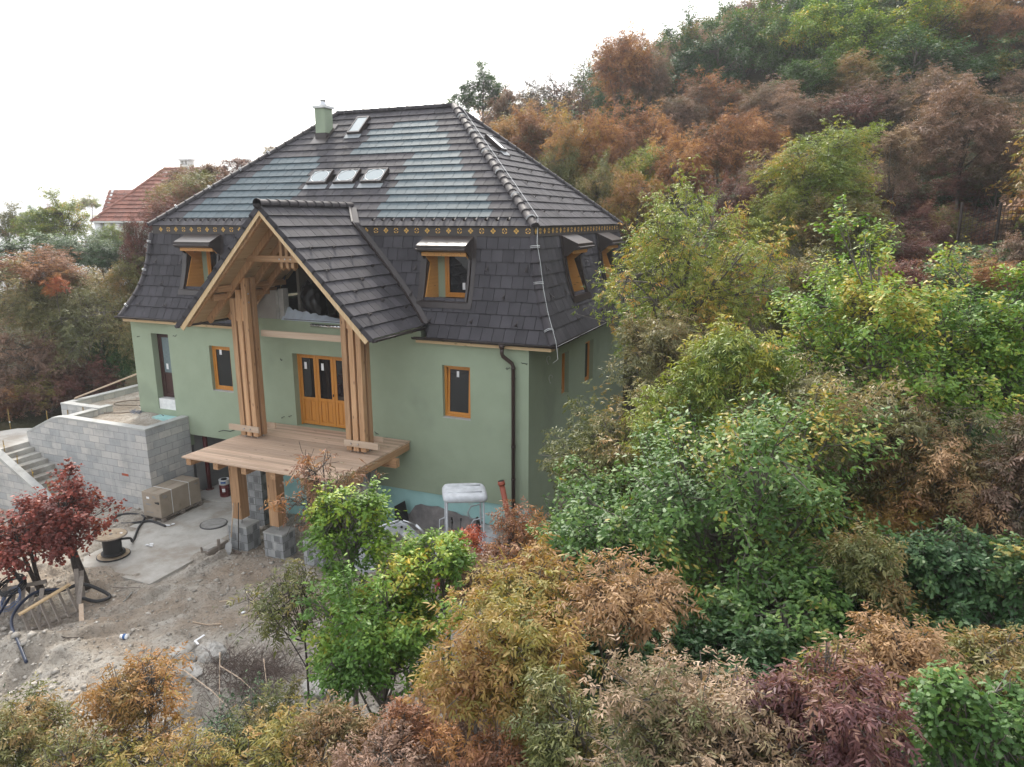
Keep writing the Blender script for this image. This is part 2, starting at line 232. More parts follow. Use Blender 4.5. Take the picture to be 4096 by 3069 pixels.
# ------------------------------------------------------------------ mesh helpers
OFF = {}
def tagp(o, label=None, cat=None, group=None, kind=None):
    if label: o['label'] = label
    if cat: o['category'] = cat
    if group: o['group'] = group
    if kind: o['kind'] = kind
    return o
def thing(name, loc, label, cat, group=None):
    o = bpy.data.objects.new(name, None); COL.objects.link(o); o.location = loc; o.empty_display_size = 0.3
    OFF[o.name] = Vector(loc); return tagp(o, label, cat, group)
class MB:
    def __init__(s): s.v = []; s.f = []; s.mi = []; s.cm = 0
    def add(s, vs_, fs_):
        n = len(s.v); s.v += [tuple(p) for p in vs_]; s.f += [tuple(n+i for i in f) for f in fs_]; s.mi += [s.cm]*len(fs_); return s
    def box(s, lo, hi):
        x0, y0, z0 = lo; x1, y1, z1 = hi
        return s.add([(x0, y0, z0), (x1, y0, z0), (x1, y1, z0), (x0, y1, z0), (x0, y0, z1), (x1, y0, z1), (x1, y1, z1), (x0, y1, z1)],
                     [(0, 3, 2, 1), (4, 5, 6, 7), (0, 1, 5, 4), (1, 2, 6, 5), (2, 3, 7, 6), (3, 0, 4, 7)])
    def beam(s, a, b, w, h, upv=(0, 0, 1)):      # box beam from a to b, width w (sideways), height h (along upv)
        a, b = Vector(a), Vector(b); d = (b-a).normalized(); sd_ = d.cross(Vector(upv)).normalized(); u = sd_.cross(d).normalized()
        q = [sd_*(-w/2)+u*(-h/2), sd_*(w/2)+u*(-h/2), sd_*(w/2)+u*(h/2), sd_*(-w/2)+u*(h/2)]
        return s.add([a+k for k in q]+[b+k for k in q], [(0, 1, 2, 3), (7, 6, 5, 4), (0, 4, 5, 1), (1, 5, 6, 2), (2, 6, 7, 3), (3, 7, 4, 0)])
    def prism(s, poly, vec):
        poly = [Vector(p) for p in poly]; vec = Vector(vec); n = len(poly)
        return s.add(poly+[p+vec for p in poly], [tuple(range(n-1, -1, -1)), tuple(range(n, 2*n))]+[(i, (i+1) % n, n+(i+1) % n, n+i) for i in range(n)])
    def tube(s, pts, r, n=8, cap=True, closed=False):
        pts = [Vector(p) for p in pts]; rs = r if isinstance(r, (list, tuple)) else [r]*len(pts); base = len(s.v); m_ = len(pts)
        prev = None; vs_ = []
        for i, p in enumerate(pts):
            if closed: d = pts[(i+1) % m_]-pts[i-1]
            else: d = pts[min(i+1, m_-1)]-pts[max(i-1, 0)]
            d = d.normalized() if d.length > 1e-9 else Vector((0, 0, 1))
            if prev is None: a = d.orthogonal().normalized()
            else:
                a = prev-d*prev.dot(d); a = a.normalized() if a.length > 1e-6 else d.orthogonal().normalized()
            prev = a; b = d.cross(a)
            for k in range(n):
                t = 2*math.pi*k/n; vs_.append(p+(a*math.cos(t)+b*math.sin(t))*rs[i])
        fs_ = []
        for i in range(m_ if closed else m_-1):
            for k in range(n):
                j = (i+1) % m_; fs_.append((i*n+k, i*n+(k+1) % n, j*n+(k+1) % n, j*n+k))
        if cap and not closed: fs_ += [tuple(range(n-1, -1, -1)), tuple((m_-1)*n+k for k in range(n))]
        return s.add(vs_, fs_)
    def cyl(s, a, b, r, n=16, r2=None): return s.tube([a, b], [r, r if r2 is None else r2], n)
    def lathe(s, c, prof, n=24):               # prof [(r,z)]
        c = Vector(c); vs_ = [(c.x+r*math.cos(2*math.pi*k/n), c.y+r*math.sin(2*math.pi*k/n), c.z+z) for r, z in prof for k in range(n)]
        fs_ = [(i*n+k, i*n+(k+1) % n, (i+1)*n+(k+1) % n, (i+1)*n+k) for i in range(len(prof)-1) for k in range(n)]
        fs_ += [tuple(range(n-1, -1, -1)), tuple((len(prof)-1)*n+k for k in range(n))]
        return s.add(vs_, fs_)
    def build(s, name, mat, parent=None, smooth=False, bevel=0, label=None):
        me = bpy.data.meshes.new(name); off = OFF[parent.name] if parent else Vector((0, 0, 0))
        me.from_pydata([tuple(Vector(p)-off) for p in s.v], [], s.f)
        ms = mat if isinstance(mat, (list, tuple)) else [mat]
        for m_ in ms: me.materials.append(m_)
        if len(ms) > 1: me.polygons.foreach_set('material_index', s.mi)
        if smooth: me.polygons.foreach_set('use_smooth', [True]*len(me.polygons))
        me.update(); o = bpy.data.objects.new(name, me); COL.objects.link(o)
        if parent: o.parent = parent; OFF[o.name] = off
        else: OFF[o.name] = Vector((0, 0, 0))
        if bevel:
            b = o.modifiers.new('bevel', 'BEVEL'); b.width = bevel; b.segments = 2; b.limit_method = 'ANGLE'
        if label: o['label'] = label
        return o
def clip(poly, a, b, c):                         # keep a*u+b*v<=c of a 2D polygon
    out = []
    for i in range(len(poly)):
        p, q = poly[i], poly[(i+1) % len(poly)]; dp, dq = a*p[0]+b*p[1]-c, a*q[0]+b*q[1]-c
        if dp <= 0: out.append(p)
        if (dp < 0 < dq) or (dq < 0 < dp): t = dp/(dp-dq); out.append((p[0]+(q[0]-p[0])*t, p[1]+(q[1]-p[1])*t))
    return out
def course(mb, bl, br, tl, tr, w, phase, thick=0.03, lift=0.035, gap=0.012, skip=None, lead=0.03):
    """one row of flat tiles on the quad bl br tr tl; the lower edge stands proud, joints are real gaps"""
    bl, br, tl, tr = map(Vector, (bl, br, tl, tr)); U = (br-bl).normalized(); nrm = U.cross(tl-bl).normalized(); V = nrm.cross(U).normalized()
    if nrm.z < 0 and abs(nrm.z) > 1e-6: nrm = -nrm
    L = (br-bl).length; h = (tl-bl).dot(V); ul, ur = (tl-bl).dot(U), (tr-bl).dot(U)
    k0 = math.floor((min(0, ul)-phase)/w)-1; k1 = math.ceil((max(L, ur)-phase)/w)+1
    for k in range(k0, k1):
        u0, u1 = phase+k*w+gap/2, phase+(k+1)*w-gap/2
        poly = [(u0, -lead), (u1, -lead), (u1, h), (u0, h)]
        # left boundary line through (0,0)-(ul,h); right through (L,0)-(ur,h)
        poly = clip(poly, -h, ul, 0); 
        if len(poly) < 3: continue
        poly = clip(poly, h, -(ur-L), h*L)
        if len(poly) < 3: continue
        cu = sum(p[0] for p in poly)/len(poly); cv = sum(p[1] for p in poly)/len(poly); c = bl+U*cu+V*cv
        if skip and skip(c): continue
        jit = random.uniform(-0.002, 0.002); top = []; bot = []
        for (u, v_) in poly:
            l = lift*(1-max(0, v_)/h)+0.006+jit; p = bl+U*u+V*v_; top.append(p+nrm*(l+0.0)); bot.append(p+nrm*(l-thick))
        n = len(top); mb.add(top+bot, [tuple(range(n)), tuple(range(2*n-1, n-1, -1))]+[(i, n+i, n+(i+1) % n, (i+1) % n) for i in range(n)])
def ridge_caps(mb, a, b, upv, r=0.11, ln=0.36, n=8, flare=1.12, endcap=True):
    """overlapping half-round tiles from a (low) to b (high)"""
    a, b = Vector(a), Vector(b); d = (b-a).normalized(); side = d.cross(Vector(upv)).normalized(); u = side.cross(d).normalized()
    L = (b-a).length; k = max(1, round(L/ln)); ln = L/k
    for i in range(k):
        p0 = a+d*(i*ln-0.04); p1 = a+d*((i+1)*ln); vs_ = []
        for (p, rr) in ((p0, r*flare), (p0+d*0.05, r*flare), (p0+d*0.055, r), (p1, r*0.95)):
            for ring in (0, 1):
                for t in range(n+1):
                    an = math.pi*(-0.08+1.16*t/n); q = rr-(0.02 if ring else 0)
                    vs_.append(p+side*math.cos(an)*q+u*(math.sin(an)*q-0.02))
        m_ = n+1; fs_ = []
        for s_ in range(3):
            o0, o1 = s_*2*m_, (s_+1)*2*m_
            for t in range(n): fs_.append((o0+t, o0+t+1, o1+t+1, o1+t)); fs_.append((o0+m_+t+1, o0+m_+t, o1+m_+t, o1+m_+t+1))
        for t in range(n): fs_.append((t, m_+t, m_+t+1, t+1)); fs_.append((3*2*m_+t+1, 3*2*m_+m_+t+1, 3*2*m_+m_+t, 3*2*m_+t))
        mb.add(vs_, fs_)
    if endcap:
        vs_ = [a-d*0.04+side*math.cos(math.pi*t/n)*r*flare+u*(math.sin(math.pi*t/n)*r*flare-0.02) for t in range(n+1)]
        mb.add(vs_, [tuple(range(n+1))])
def rot_copy(o, loc, rz=0.0, parent=None):
    c_ = o.copy(); COL.objects.link(c_); c_.location = loc; c_.rotation_euler = (0, 0, rz)
    if parent: c_.parent = parent
    return c_

# ------------------------------------------------------------------ the house
random.seed(5)
ZG = -6.3
house = thing('house', (-7, -0.75, ZG), 'unfinished green stucco house with dark mansard roof, solar roof tiles and larch porch', 'house')
XL, XR, YF, YB = -14.87, 0.17, -0.75, 9.9
CX = -6.28
PROF = [(0.0, -0.90), (0.36, -0.71), (0.70, -0.53), (1.05, -0.385), (1.40, -0.275), (1.75, -0.19), (2.10, -0.125), (2.45, -0.07), (2.79, -0.02)]   # z, y of the mansard face (front); offset from frieze
ZT, YRB, ZR = 3.055, 9.04, 6.945
RX1, RX2 = -9.35, -4.65
K = (ZR-ZT)/(YRB/2); KH = (ZR-ZT)/(0-RX2)
PZ, PS = 3.6, 3.3/3.25            # porch ridge height, porch roof slope
def porch_z(x): return PZ-PS*abs(x-CX)
# walls: sections with openings are assembled from boxes butted end to end
w = MB(); T = 0.35
def wall_y(mb, x0, x1, z0, z1, y, openings, t=T):
    """front wall face at y, thickness t going back, openings (x0,x1,z0,z1)"""
    xs = sorted(set([x0, x1]+[a for o in openings for a in o[:2]]))
    for a, b in zip(xs[:-1], xs[1:]):
        ops = sorted([o for o in openings if o[0] <= a+1e-6 and o[1] >= b-1e-6], key=lambda o: o[2]); z = z0
        for o in ops:
            if o[2] > z+1e-6: mb.box((a, y, z), (b, y+t, o[2]))
            z = o[3]
        if z < z1-1e-6: mb.box((a, y, z), (b, y+t, z1))
def wall_x(mb, y0, y1, z0, z1, x, openings, t=T):
    ys = sorted(set([y0, y1]+[a for o in openings for a in o[:2]]))
    for a, b in zip(ys[:-1], ys[1:]):
        ops = [o for o in openings if o[0] <= a+1e-6 and o[1] >= b-1e-6]; z = z0
        for o in sorted(ops, key=lambda o: o[2]):
            if o[2] > z+1e-6: mb.box((x-t, a, z), (x, b, o[2]))
            z = o[3]
        if z < z1-1e-6: mb.box((x-t, a, z), (x, b, z1))
WIN_R = (-2.48, -1.60, -2.34, -0.82); WIN_L = (-11.19, -10.30, -2.33, -0.83); DOOR = (-7.78, -5.07, -3.20, -0.85)
fw_ = MB()
wall_y(fw_, -12.98, -9.0, -4.03, -0.16, YF, [WIN_L]); wall_y(fw_, -9.0, XR, -4.77, -0.16, YF, [DOOR, WIN_R])
fw_.box((-9.35, YF, -0.16), (-3.15, YF+0.3, 0.20))
fw_.box((-12.98, YF+0.02, -4.5), (-12.60, YF+0.3, -4.03))
fw_.build('front_wall', M['stucco'], house)
lw = MB(); LD = (-13.95, -12.98, -2.92, -0.6)
wall_y(lw, XL, -12.98, -3.9, -0.16, -0.60, [(-13.95, -12.98, -3.3, -0.60)])
lw.box((-12.98-0.0, -0.25, -3.9), (-12.9, 0.1, -0.16))
lw.build('left_wall_section', M['stucco'], house)
sb = MB(); sb.box((-13.945, -0.57, -3.3), (-12.985, -0.27, -2.925)); sb.build('door_threshold', M['white'], house)
sw = MB(); SW1 = (2.02, 2.72, -2.15, -0.79); SW2 = (4.45, 5.42, -2.28, -0.82)
wall_x(sw, YF+T, YB, -5.6, -0.16, XR, [SW1, SW2]); sw.build('side_wall', M['stucco'], house)
bw = MB(); bw.box((XL, YB-T, -5.0), (XR-T, YB, -0.16)); bw.box((XL, -0.25, -3.9), (XL+T, YB-T, -0.16)); bw.build('rear_wall', M['stucco'], house)
# foundation: insulation boards, ragged dimple membrane, bare basement wall
fo = MB(); fo.box((-9.0, YF+0.06, -6.4), (XR-0.05, YF+0.4, -4.77)); fo.build('foundation_insulation', M['styro'], house)
mem = MB(); rr = random.Random(3); xs = [-4.15+i*0.2 for i in range(22)]
tops = [-5.35, -5.33, -5.38, -5.1, -5.02, -5.0, -4.98, -5.0, -5.03, -5.06, -5.1, -5.13, -5.17, -5.2, -5.22, -5.25, -5.3, -5.33, -5.35, -5.37, -5.38, -5.4]
tops = [t-0.18+rr.uniform(-0.03, 0.03) for t in tops]
for i in range(21):
    y0 = YF+0.03-0.03*math.sin(i*1.3); y1 = YF+0.03-0.03*math.sin((i+1)*1.3)
    mem.add([(xs[i], y0-0.05, -6.6), (xs[i+1], y1-0.05, -6.6), (xs[i+1], y1, tops[i+1]), (xs[i], y0, tops[i]), (xs[i], y0-0.02, -6.6), (xs[i+1], y1-0.02, -6.6), (xs[i+1], y1+0.012, tops[i+1]), (xs[i], y0+0.012, tops[i])],
            [(0, 1, 2, 3), (7, 6, 5, 4), (3, 2, 6, 7)])
mem.build('dimple_membrane', mat_noise('grey_dimple_membrane', (0.16, 0.15, 0.15), (0.28, 0.26, 0.25), 2.5, 0.7, 0.8, 45), house)
flap = MB(); flap.add([(-4.2, -0.85, -5.35), (-3.62, -0.98, -5.62), (-3.75, -0.95, -5.05), (-4.1, -1.0, -5.75), (-3.6, -1.15, -5.85)], [(0, 3, 4, 1), (0, 1, 2)]); flap.build('loose_membrane_flap', M['black'], house)
# garage opening under the left part of the house
ga = MB(); ga.box((-12.98, 1.2, -6.4), (-9.0, 1.45, -4.03)); ga.box((-9.25, -0.4, -6.4), (-9.0, 1.2, -4.03)); ga.box((-12.98, -0.4, -6.4), (-12.7, 1.2, -4.03)); ga.box((-12.7, -0.35, -4.03), (-9.25, 1.2, -3.9))
ga.build('garage_wall', plain('grey_render', (0.28, 0.28, 0.27), 0.9, 0, 0.12, 2), house)
gs = MB(); gs.box((-12.40, -1.05, -6.5), (-9.25, 1.2, -6.2)); gs.build('garage_floor', M['slab'], house)
rp = MB(); rp.cyl((-12.28, -0.28, -6.2), (-12.28, -0.28, -4.03), 0.075, 14); rp.cyl((-12.28, -0.28, -6.2), (-12.28, -0.28, -6.17), 0.14, 14); rp.build('steel_column', M['redpaint'], house, True)
# window / door builder for faces looking towards -y
def window(x0, x1, z0, z1, y, par=house, name='window', fr=0.075, dx=None, sticker=None, tilt=0, mat='winwood'):
    f = MB()
    for a in ((x0, z0, x0+fr, z1), (x1-fr, z0, x1, z1), (x0+fr, z1-fr, x1-fr, z1), (x0+fr, z0, x1-fr, z0+fr)): f.box((a[0], y, a[1]), (a[2], y+0.08, a[3]))
    w_ = f.build(name, M[mat], par, bevel=0.006)
    g_ = MB(); i = fr; s_ = 0.06; y2 = y+0.015
    def T_(x, yy, z):
        if tilt: yy += (z-z0)/(z1-z0)*tilt
        return (x, yy, z)
    sash = MB(); a0, a1_, b0, b1 = x0+i+.004, x1-i-.004, z0+i+.004, z1-i-.004
    for q in ((a0, b0, a0+s_, b1), (a1_-s_, b0, a1_, b1), (a0+s_, b1-s_, a1_-s_, b1), (a0+s_, b0, a1_-s_, b0+s_)):
        lo = (q[0], y2, q[1]); hi = (q[2], y2+0.06, q[3]); n0 = len(sash.v); sash.box(lo, hi)
        for k in range(n0, len(sash.v)): v_ = sash.v[k]; sash.v[k] = T_(v_[0], v_[1], v_[2])
    sash.build('sash', M[mat], w_)
    g_.box((a0+s_-.002, y2+0.02, b0+s_-.002), (a1_-s_+.002, y2+0.035, b1-s_+.002)); g_.v = [T_(*v_) for v_ in g_.v]
    g_.build('pane', M['glass'], w_)
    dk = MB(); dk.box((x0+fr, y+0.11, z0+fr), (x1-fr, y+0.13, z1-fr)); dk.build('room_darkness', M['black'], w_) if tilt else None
    if sticker:
        sx, sz, sw_, sh = sticker; st = MB(); st.box((sx, y2+0.012, sz), (sx+sw_, y2+0.019, sz+sh)); st.v = [T_(*v_) for v_ in st.v]; st.build('paper_label', M['paper'], w_)
        b_ = MB(); b_.box((sx+0.03, y2+0.009, sz+0.02), (sx+sw_-0.03, y2+0.012, sz+0.035)); b_.v = [T_(*v_) for v_ in b_.v]; b_.build('label_print', M['grey_ink'], w_)
    return w_
window(WIN_R[0], WIN_R[1], WIN_R[2], WIN_R[3], YF+0.12, sticker=(-2.13, -1.18, 0.075, 0.17), tilt=0.09)
window(WIN_L[0], WIN_L[1], WIN_L[2], WIN_L[3], YF+0.12, sticker=(-10.90, -1.14, 0.09, 0.17))
sl = MB(); sl.box((WIN_R[0], YF-0.005, WIN_R[2]-0.03), (WIN_R[1], YF+0.12, WIN_R[2]+0.004)); sl.build('window_sill', M['coping'], house); sl = MB(); sl.box((WIN_L[0], YF-0.005, WIN_L[2]-0.03), (WIN_L[1], YF+0.12, WIN_L[2]+0.004)); sl.build('window_sill', M['coping'], house)
# side windows (faces +x)
def side_window(y0, y1, z0, z1, tilt=0):
    f = MB(); x = XR-0.14; fr = 0.07
    for a in ((y0, z0, y0+fr, z1), (y1-fr, z0, y1, z1), (y0+fr, z1-fr, y1-fr, z1), (y0+fr, z0, y1-fr, z0+fr)): f.box((x-0.08, a[0], a[1]), (x, a[2], a[3]))
    w_ = f.build('window', M['winwood'], house, bevel=0.006)
    s_ = MB(); q = fr+0.004; e = 0.055
    for a in ((y0+q, z0+q, y0+q+e, z1-q), (y1-q-e, z0+q, y1-q, z1-q), (y0+q+e, z1-q-e, y1-q-e, z1-q), (y0+q+e, z0+q, y1-q-e, z0+q+e)): s_.box((x-0.07, a[0], a[1]), (x-0.015, a[2], a[3]))
    g_ = MB(); g_.box((x-0.05, y0+q+e, z0+q+e), (x-0.035, y1-q-e, z1-q-e))
    if tilt:
        for mb in (s_, g_): mb.v = [(v_[0]-tilt*(v_[2]-z0)/(z1-z0), v_[1], v_[2]) for v_ in mb.v]
    s_.build('sash', M['winwood'], w_); g_.build('pane', M['glass'], w_)
side_window(*SW1, tilt=0.1); side_window(*SW2)
# balcony doors: four leaves
fd = MB(); y = YF+0.22; x0, x1, z0, z1 = DOOR
for q in ((x0, z0, x0+0.06, z1), (x1-0.06, z0, x1, z1), (x0+0.06, z1-0.06, x1-0.06, z1)): fd.box((q[0], y, q[1]), (q[2], y+0.09, q[3]))
dr = fd.build('balcony_door', M['winwood'], house, bevel=0.006)
lw_ = (x1-x0-0.12)/4
for k in range(4):
    a = x0+0.06+k*lw_+0.006; b = a+lw_-0.012; y2 = y+0.012; st_ = 0.095; zb = z0+0.03; zm = z0+0.83
    lf = MB()
    for q in ((a, zb, a+st_, z1-0.065), (b-st_, zb, b, z1-0.065), (a+st_, z1-0.065-st_, b-st_, z1-0.065), (a+st_, zm, b-st_, zm+0.09), (a+st_, zb, b-st_, zb+0.12)): lf.box((q[0], y2, q[1]), (q[2], y2+0.06, q[3]))
    m2 = (a+b)/2; lf.box((m2-0.03, y2, zb+0.12), (m2+0.03, y2+0.06, zm))
    lf.box((a+st_, y2+0.025, zb+0.12), (m2-0.03, y2+0.045, zm)); lf.box((m2+0.03, y2+0.025, zb+0.12), (b-st_, y2+0.045, zm))
    for (pa, pb) in ((a+st_+0.03, m2-0.06), (m2+0.06, b-st_-0.03)): lf.box((pa, y2+0.012, zb+0.16), (pb, y2+0.025, zm-0.04))
    lf.build('door_leaf', M['winwood'], dr, bevel=0.005)
    g_ = MB(); g_.box((a+st_, y2+0.02, zm+0.09), (b-st_, y2+0.035, z1-0.065-st_)); g_.build('pane', M['glass'], dr)
    if k < 2: s_ = MB(); s_.box((a+st_+0.09, y2+0.01, z1-0.52), (a+st_+0.18, y2+0.018, z1-0.30)); s_.build('paper_label', M['paper'], dr)
hd = MB(); hd.box((x0+0.06+2*lw_-0.05, y-0.02, z0+1.02), (x0+0.06+2*lw_-0.03, y+0.012, z0+1.10)); hd.build('lock_plate', M['black'], dr)
# narrow dark terrace door on the left
ld = MB(); y = -0.36; ax0, ax1, az0, az1 = -13.95, -12.985, -2.92, -0.60
for q in ((ax0, az0, ax0+0.07, az1), (ax1-0.07, az0, ax1, az1), (ax0+0.07, az1-0.07, ax1-0.07, az1)): ld.box((q[0], y, q[1]), (q[2], y+0.09, q[3]))
for q in ((ax0+0.075, az0+.01, ax0+0.17, az1-0.075), (ax1-0.17, az0+.01, ax1-0.075, az1-0.075), (ax0+0.17, az1-0.17, ax1-0.17, az1-0.075), (ax0+0.17, az0+0.82, ax1-0.17, az0+0.9), (ax0+0.17, az0+.01, ax1-0.17, az0+0.12)): ld.box((q[0], y+0.01, q[1]), (q[2], y+0.07, q[3]))
ld.box((ax0+0.17, y+0.03, az0+0.12), (ax1-0.17, y+0.05, az0+0.82)); ld.box((ax0+0.23, y+0.02, az0+0.18), (ax1-0.23, y+0.03, az0+0.76))
tdoor = ld.build('terrace_door', M['darkdoor'], house, bevel=0.005)
g_ = MB(); g_.box((ax0+0.17, y+0.03, az0+0.9), (ax1-0.17, y+0.045, az1-0.17)); g_.build('pane', M['frost'], tdoor)
s_ = MB(); s_.box((ax0+0.28, y+0.015, az0+1.02), (ax0+0.37, y+0.026, az0+1.22)); s_.build('paper_label', M['paper'], tdoor)
# interior darkness: floors and a core so that no light leaks in
co = MB(); co.box((XL+T+0.05, YF+0.9, -3.3), (XR-T-0.5, YB-T-0.1, -0.2)); co.build('interior_core', M['int'], house)

# ---- mansard roof
def mans_y(z):
    for (za, ya), (zb, yb) in zip(PROF[:-1], PROF[1:]):
        if z <= zb: t = (z-za)/(zb-za); return ya+(yb-ya)*t
    return (z-3.055)/K if z > 3.055 else PROF[-1][1]
DORF = [(-3.28, -1.78), (-12.42, -10.92)]; DORS = [(2.12, 3.62), (5.92, 7.42)]
def skip_front(c):
    if c.y < 0.4 and porch_z(c.x) > c.z+0.12: return True
    return 0.92 < c.z < 2.78 and any(a < c.x < b for a, b in DORF)
def skip_side(c): return 0.92 < c.z < 2.78 and any(a < c.y < b for a, b in DORS)
def strip_clip(mb, bl, br, tl, tr, w_, ph, skip, edges, axis):
    course(mb, bl, br, tl, tr, w_, ph, skip=skip)
mf = MB(); ms = MB(); mo = MB()
for i in range(8):
    za, ya = PROF[i]; zb, yb = PROF[i+1]; ph = 0.165*(i % 2)+0.05
    # the front face is cut in segments by the dormers so that tiles are cut cleanly at the openings
    segs = [(-14+ya, -ya+0.0, -14+yb, -yb+0.0)]
    def seg(mb, xa0, xa1, xb0, xb1, skip): course(mb, (xa0, ya, za), (xa1, ya, za), (xb0, yb, zb), (xb1, yb, zb), 0.335, ph-(xa0+20) % 0.335, skip=skip)
    if zb > 1.1:
        seg(mf, -14+ya, -12.42, -14+yb, -12.42, skip_front); seg(mf, -10.92, -3.28, -10.92, -3.28, skip_front); seg(mf, -1.78, -ya, -1.78, -yb, skip_front)
        segy = [(ya, 2.12, yb, 2.12), (3.62, 5.92, 3.62, 5.92), (7.42, YRB-ya, 7.42, YRB-yb)]
    else:
        seg(mf, -14+ya, -ya, -14+yb, -yb, skip_front); segy = [(ya, YRB-ya, yb, YRB-yb)]
    for (p0, p1, q0, q1) in segy: course(ms, (-ya, p0, za), (-ya, p1, za), (-yb, q0, zb), (-yb, q1, zb), 0.335, ph-(p0+20) % 0.335)
    course(mo, (-14+ya, YRB-ya, za), (-14+ya, ya, za), (-14+yb, YRB-yb, zb), (-14+yb, yb, zb), 0.335, ph)
    course(mo, (-ya, YRB-ya, za), (-14+ya, YRB-ya, za), (-yb, YRB-yb, zb), (-14+yb, YRB-yb, zb), 0.335, ph)
mf.build('front_mansard_tiles', M['tile'], house); ms.build('side_mansard_tiles', M['tile'], house); mo.build('rear_mansard_tiles', M['tile'], house)
ul = MB()   # underlay behind the tiles
for i in range(8):
    za, ya = PROF[i]; zb, yb = PROF[i+1]; e = 0.045
    def qd(a, b, c_, d): ul.add([a, b, c_, d], [(0, 1, 2, 3)])
    cuts = DORF if zb > 1.1 else []
    xsl = [-14+ya+e]+[v_ for c_ in cuts[::-1] for v_ in c_]; 
    edges = [(-14+ya+e, -14+yb+e)]+[(v_, v_) for c_ in sorted(cuts) for v_ in c_]
    # porch hole
    hl, hr = CX-(PZ-zb)/PS+0.12, CX+(PZ-zb)/PS-0.12; hla, hra = CX-(PZ-za)/PS+0.12, CX+(PZ-za)/PS-0.12
    edges += [(hla, hl), (hra, hr), (-ya-e, -yb-e)]; edges.sort(key=lambda t: t[0]+t[1])
    for j in range(0, len(edges)-1, 2):
        (a0, a1_), (b0, b1) = edges[j], edges[j+1]
        if cuts and j == 0 and False: pass
        qd((a0, ya+e, za), (b0, ya+e, za), (b1, yb+e, zb), (a1_, yb+e, zb))
    ye = [(ya+e, yb+e)]+([(v_, v_) for c_ in DORS for v_ in c_] if zb > 1.1 else [])+[(YRB-ya-e, YRB-yb-e)]
    for j in range(0, len(ye)-1, 2): (a0, a1_), (b0, b1) = ye[j], ye[j+1]; qd((-ya-e, a0, za), (-ya-e, b0, za), (-yb-e, b1, zb), (-yb-e, a1_, zb))
    qd((-14+ya+e, YRB-ya, za), (-14+ya+e, ya, za), (-14+yb+e, yb, zb), (-14+yb+e, YRB-yb, zb)); qd((-ya, YRB-ya-e, za), (-14+ya, YRB-ya-e, za), (-14+yb, YRB-yb-e, zb), (-yb, YRB-yb-e, zb))
ul.build('mansard_underlay', M['black'], house)
# ---- upper hipped roof
SOLR = {1: (-5.09, -1.5), 2: (-5.26, -1.65), 3: (-5.09, -1.8), 4: (-5.26, -2.35), 5: (-5.09, -2.5), 6: (-5.26, -2.6), 7: (-5.09, -3.05), 8: (-5.26, -3.2), 9: (-5.09, -3.4), 10: (-7.5, -3.9), 11: (-7.4, -4.05), 12: (-7.25, -4.2), 13: (-7.35, -4.7), 14: (-6.6, -4.9)}
SOLL = {1: (-12.6, -9.2), 2: (-12.45, -9.1), 3: (-12.25, -8.9), 4: (-11.8, -8.75), 5: (-11.6, -8.9), 6: (-11.4, -8.72), 7: (-10.9, -8.9), 8: (-10.75, -8.72), 9: (-10.6, -8.86)}
def is_solar(i, x):
    for S in (SOLR, SOLL):
        if i in S and S[i][0]-0.06 < x < S[i][1]+0.06: return True
    return False
OPEN = [(-9.52, -9.06, 3.33, 3.80), (-8.27, -7.72, 3.46, 4.2)]+[(a, a+0.76, 1.42, 1.96) for a in (-8.5, -7.45, -6.40)]
sol = None
uf = MB(); us = MB(); uo = MB(); eav = -0.12
EXT = -0.02
for i in range(-1, 17):
    ya = -0.005+0.265*i; yb = ya+0.265
    if i == -1: ya = EXT; yb = -0.005
    yb = min(yb, YRB/2-0.02)
    za, zb = ZT+K*ya, ZT+K*yb
    if i == -1: ya = EXT; za = ZT+K*EXT; continue
    if i == 0: ya = EXT; za = ZT+K*EXT
    def hipx(z): t = (z-ZT)/(ZR-ZT); return (-14+(RX1+14)*t, RX2*t)
    la, ra = hipx(za); lb, rb = hipx(zb); ph = (0.0 if i % 2 else 0.1675)
    phx = ((-5.09-ph)-la) % 0.335
    sk = lambda c, i=i: (any(a < c.x < b and y0 < c.y < y1 for a, b, y0, y1 in OPEN) or (c.z < PZ and abs(c.x-CX) < (PZ-c.z)/PS-0.1))
    course(uf, (la, ya, za), (ra, ya, za), (lb, yb, zb), (rb, yb, zb), 0.335, phx, skip=lambda c: sk(c) or is_solar(i, c.x))
    if i in SOLR or i in SOLL:
        for S in (SOLR, SOLL):
            if i in S:
                sr = MB(); course(sr, (la, ya, za), (ra, ya, za), (lb, yb, zb), (rb, yb, zb), 0.335, phx, lift=0.038, skip=lambda c: sk(c) or not (S[i][0]-0.06 < c.x < S[i][1]+0.06))
                if sr.v: sr.build('solar_tile_row', M['solar'], house)
    # hip end rows on the right and left, rear
    def rowx(z): return -(z-ZT)/KH
    y0a, y1a = EXT+(YRB/2-EXT)*(za-(ZT+K*EXT))/(ZR-(ZT+K*EXT)), 0
    fa = (za-ZT)/K; fb = (zb-ZT)/K
    xa, xb = rowx(za), rowx(zb); xla, xlb = -14-xa, -14-xb
    sks = lambda c: 4.02 < c.y < 4.53 and 5.42 < c.z < 5.86
    course(us, (xa, fa, za), (xa, YRB-fa, za), (xb, fb, zb), (xb, YRB-fb, zb), 0.335, ph, skip=sks)
    course(uo, (xla, YRB-fa, za), (xla, fa, za), (xlb, YRB-fb, zb), (xlb, fb, zb), 0.335, ph)
    course(uo, (ra, YRB-ya, za), (la, YRB-ya, za), (rb, YRB-yb, zb), (lb, YRB-yb, zb), 0.335, ph)
uf.build('front_roof_tiles', M['tile'], house); us.build('side_roof_tiles', M['tile'], house); uo.build('rear_roof_tiles', M['tile'], house)
un = MB(); e = 0.04; A = [(-14, 0, ZT-e), (0, 0, ZT-e), (0, YRB, ZT-e), (-14, YRB, ZT-e), (RX1, YRB/2, ZR-e), (RX2, YRB/2, ZR-e)]
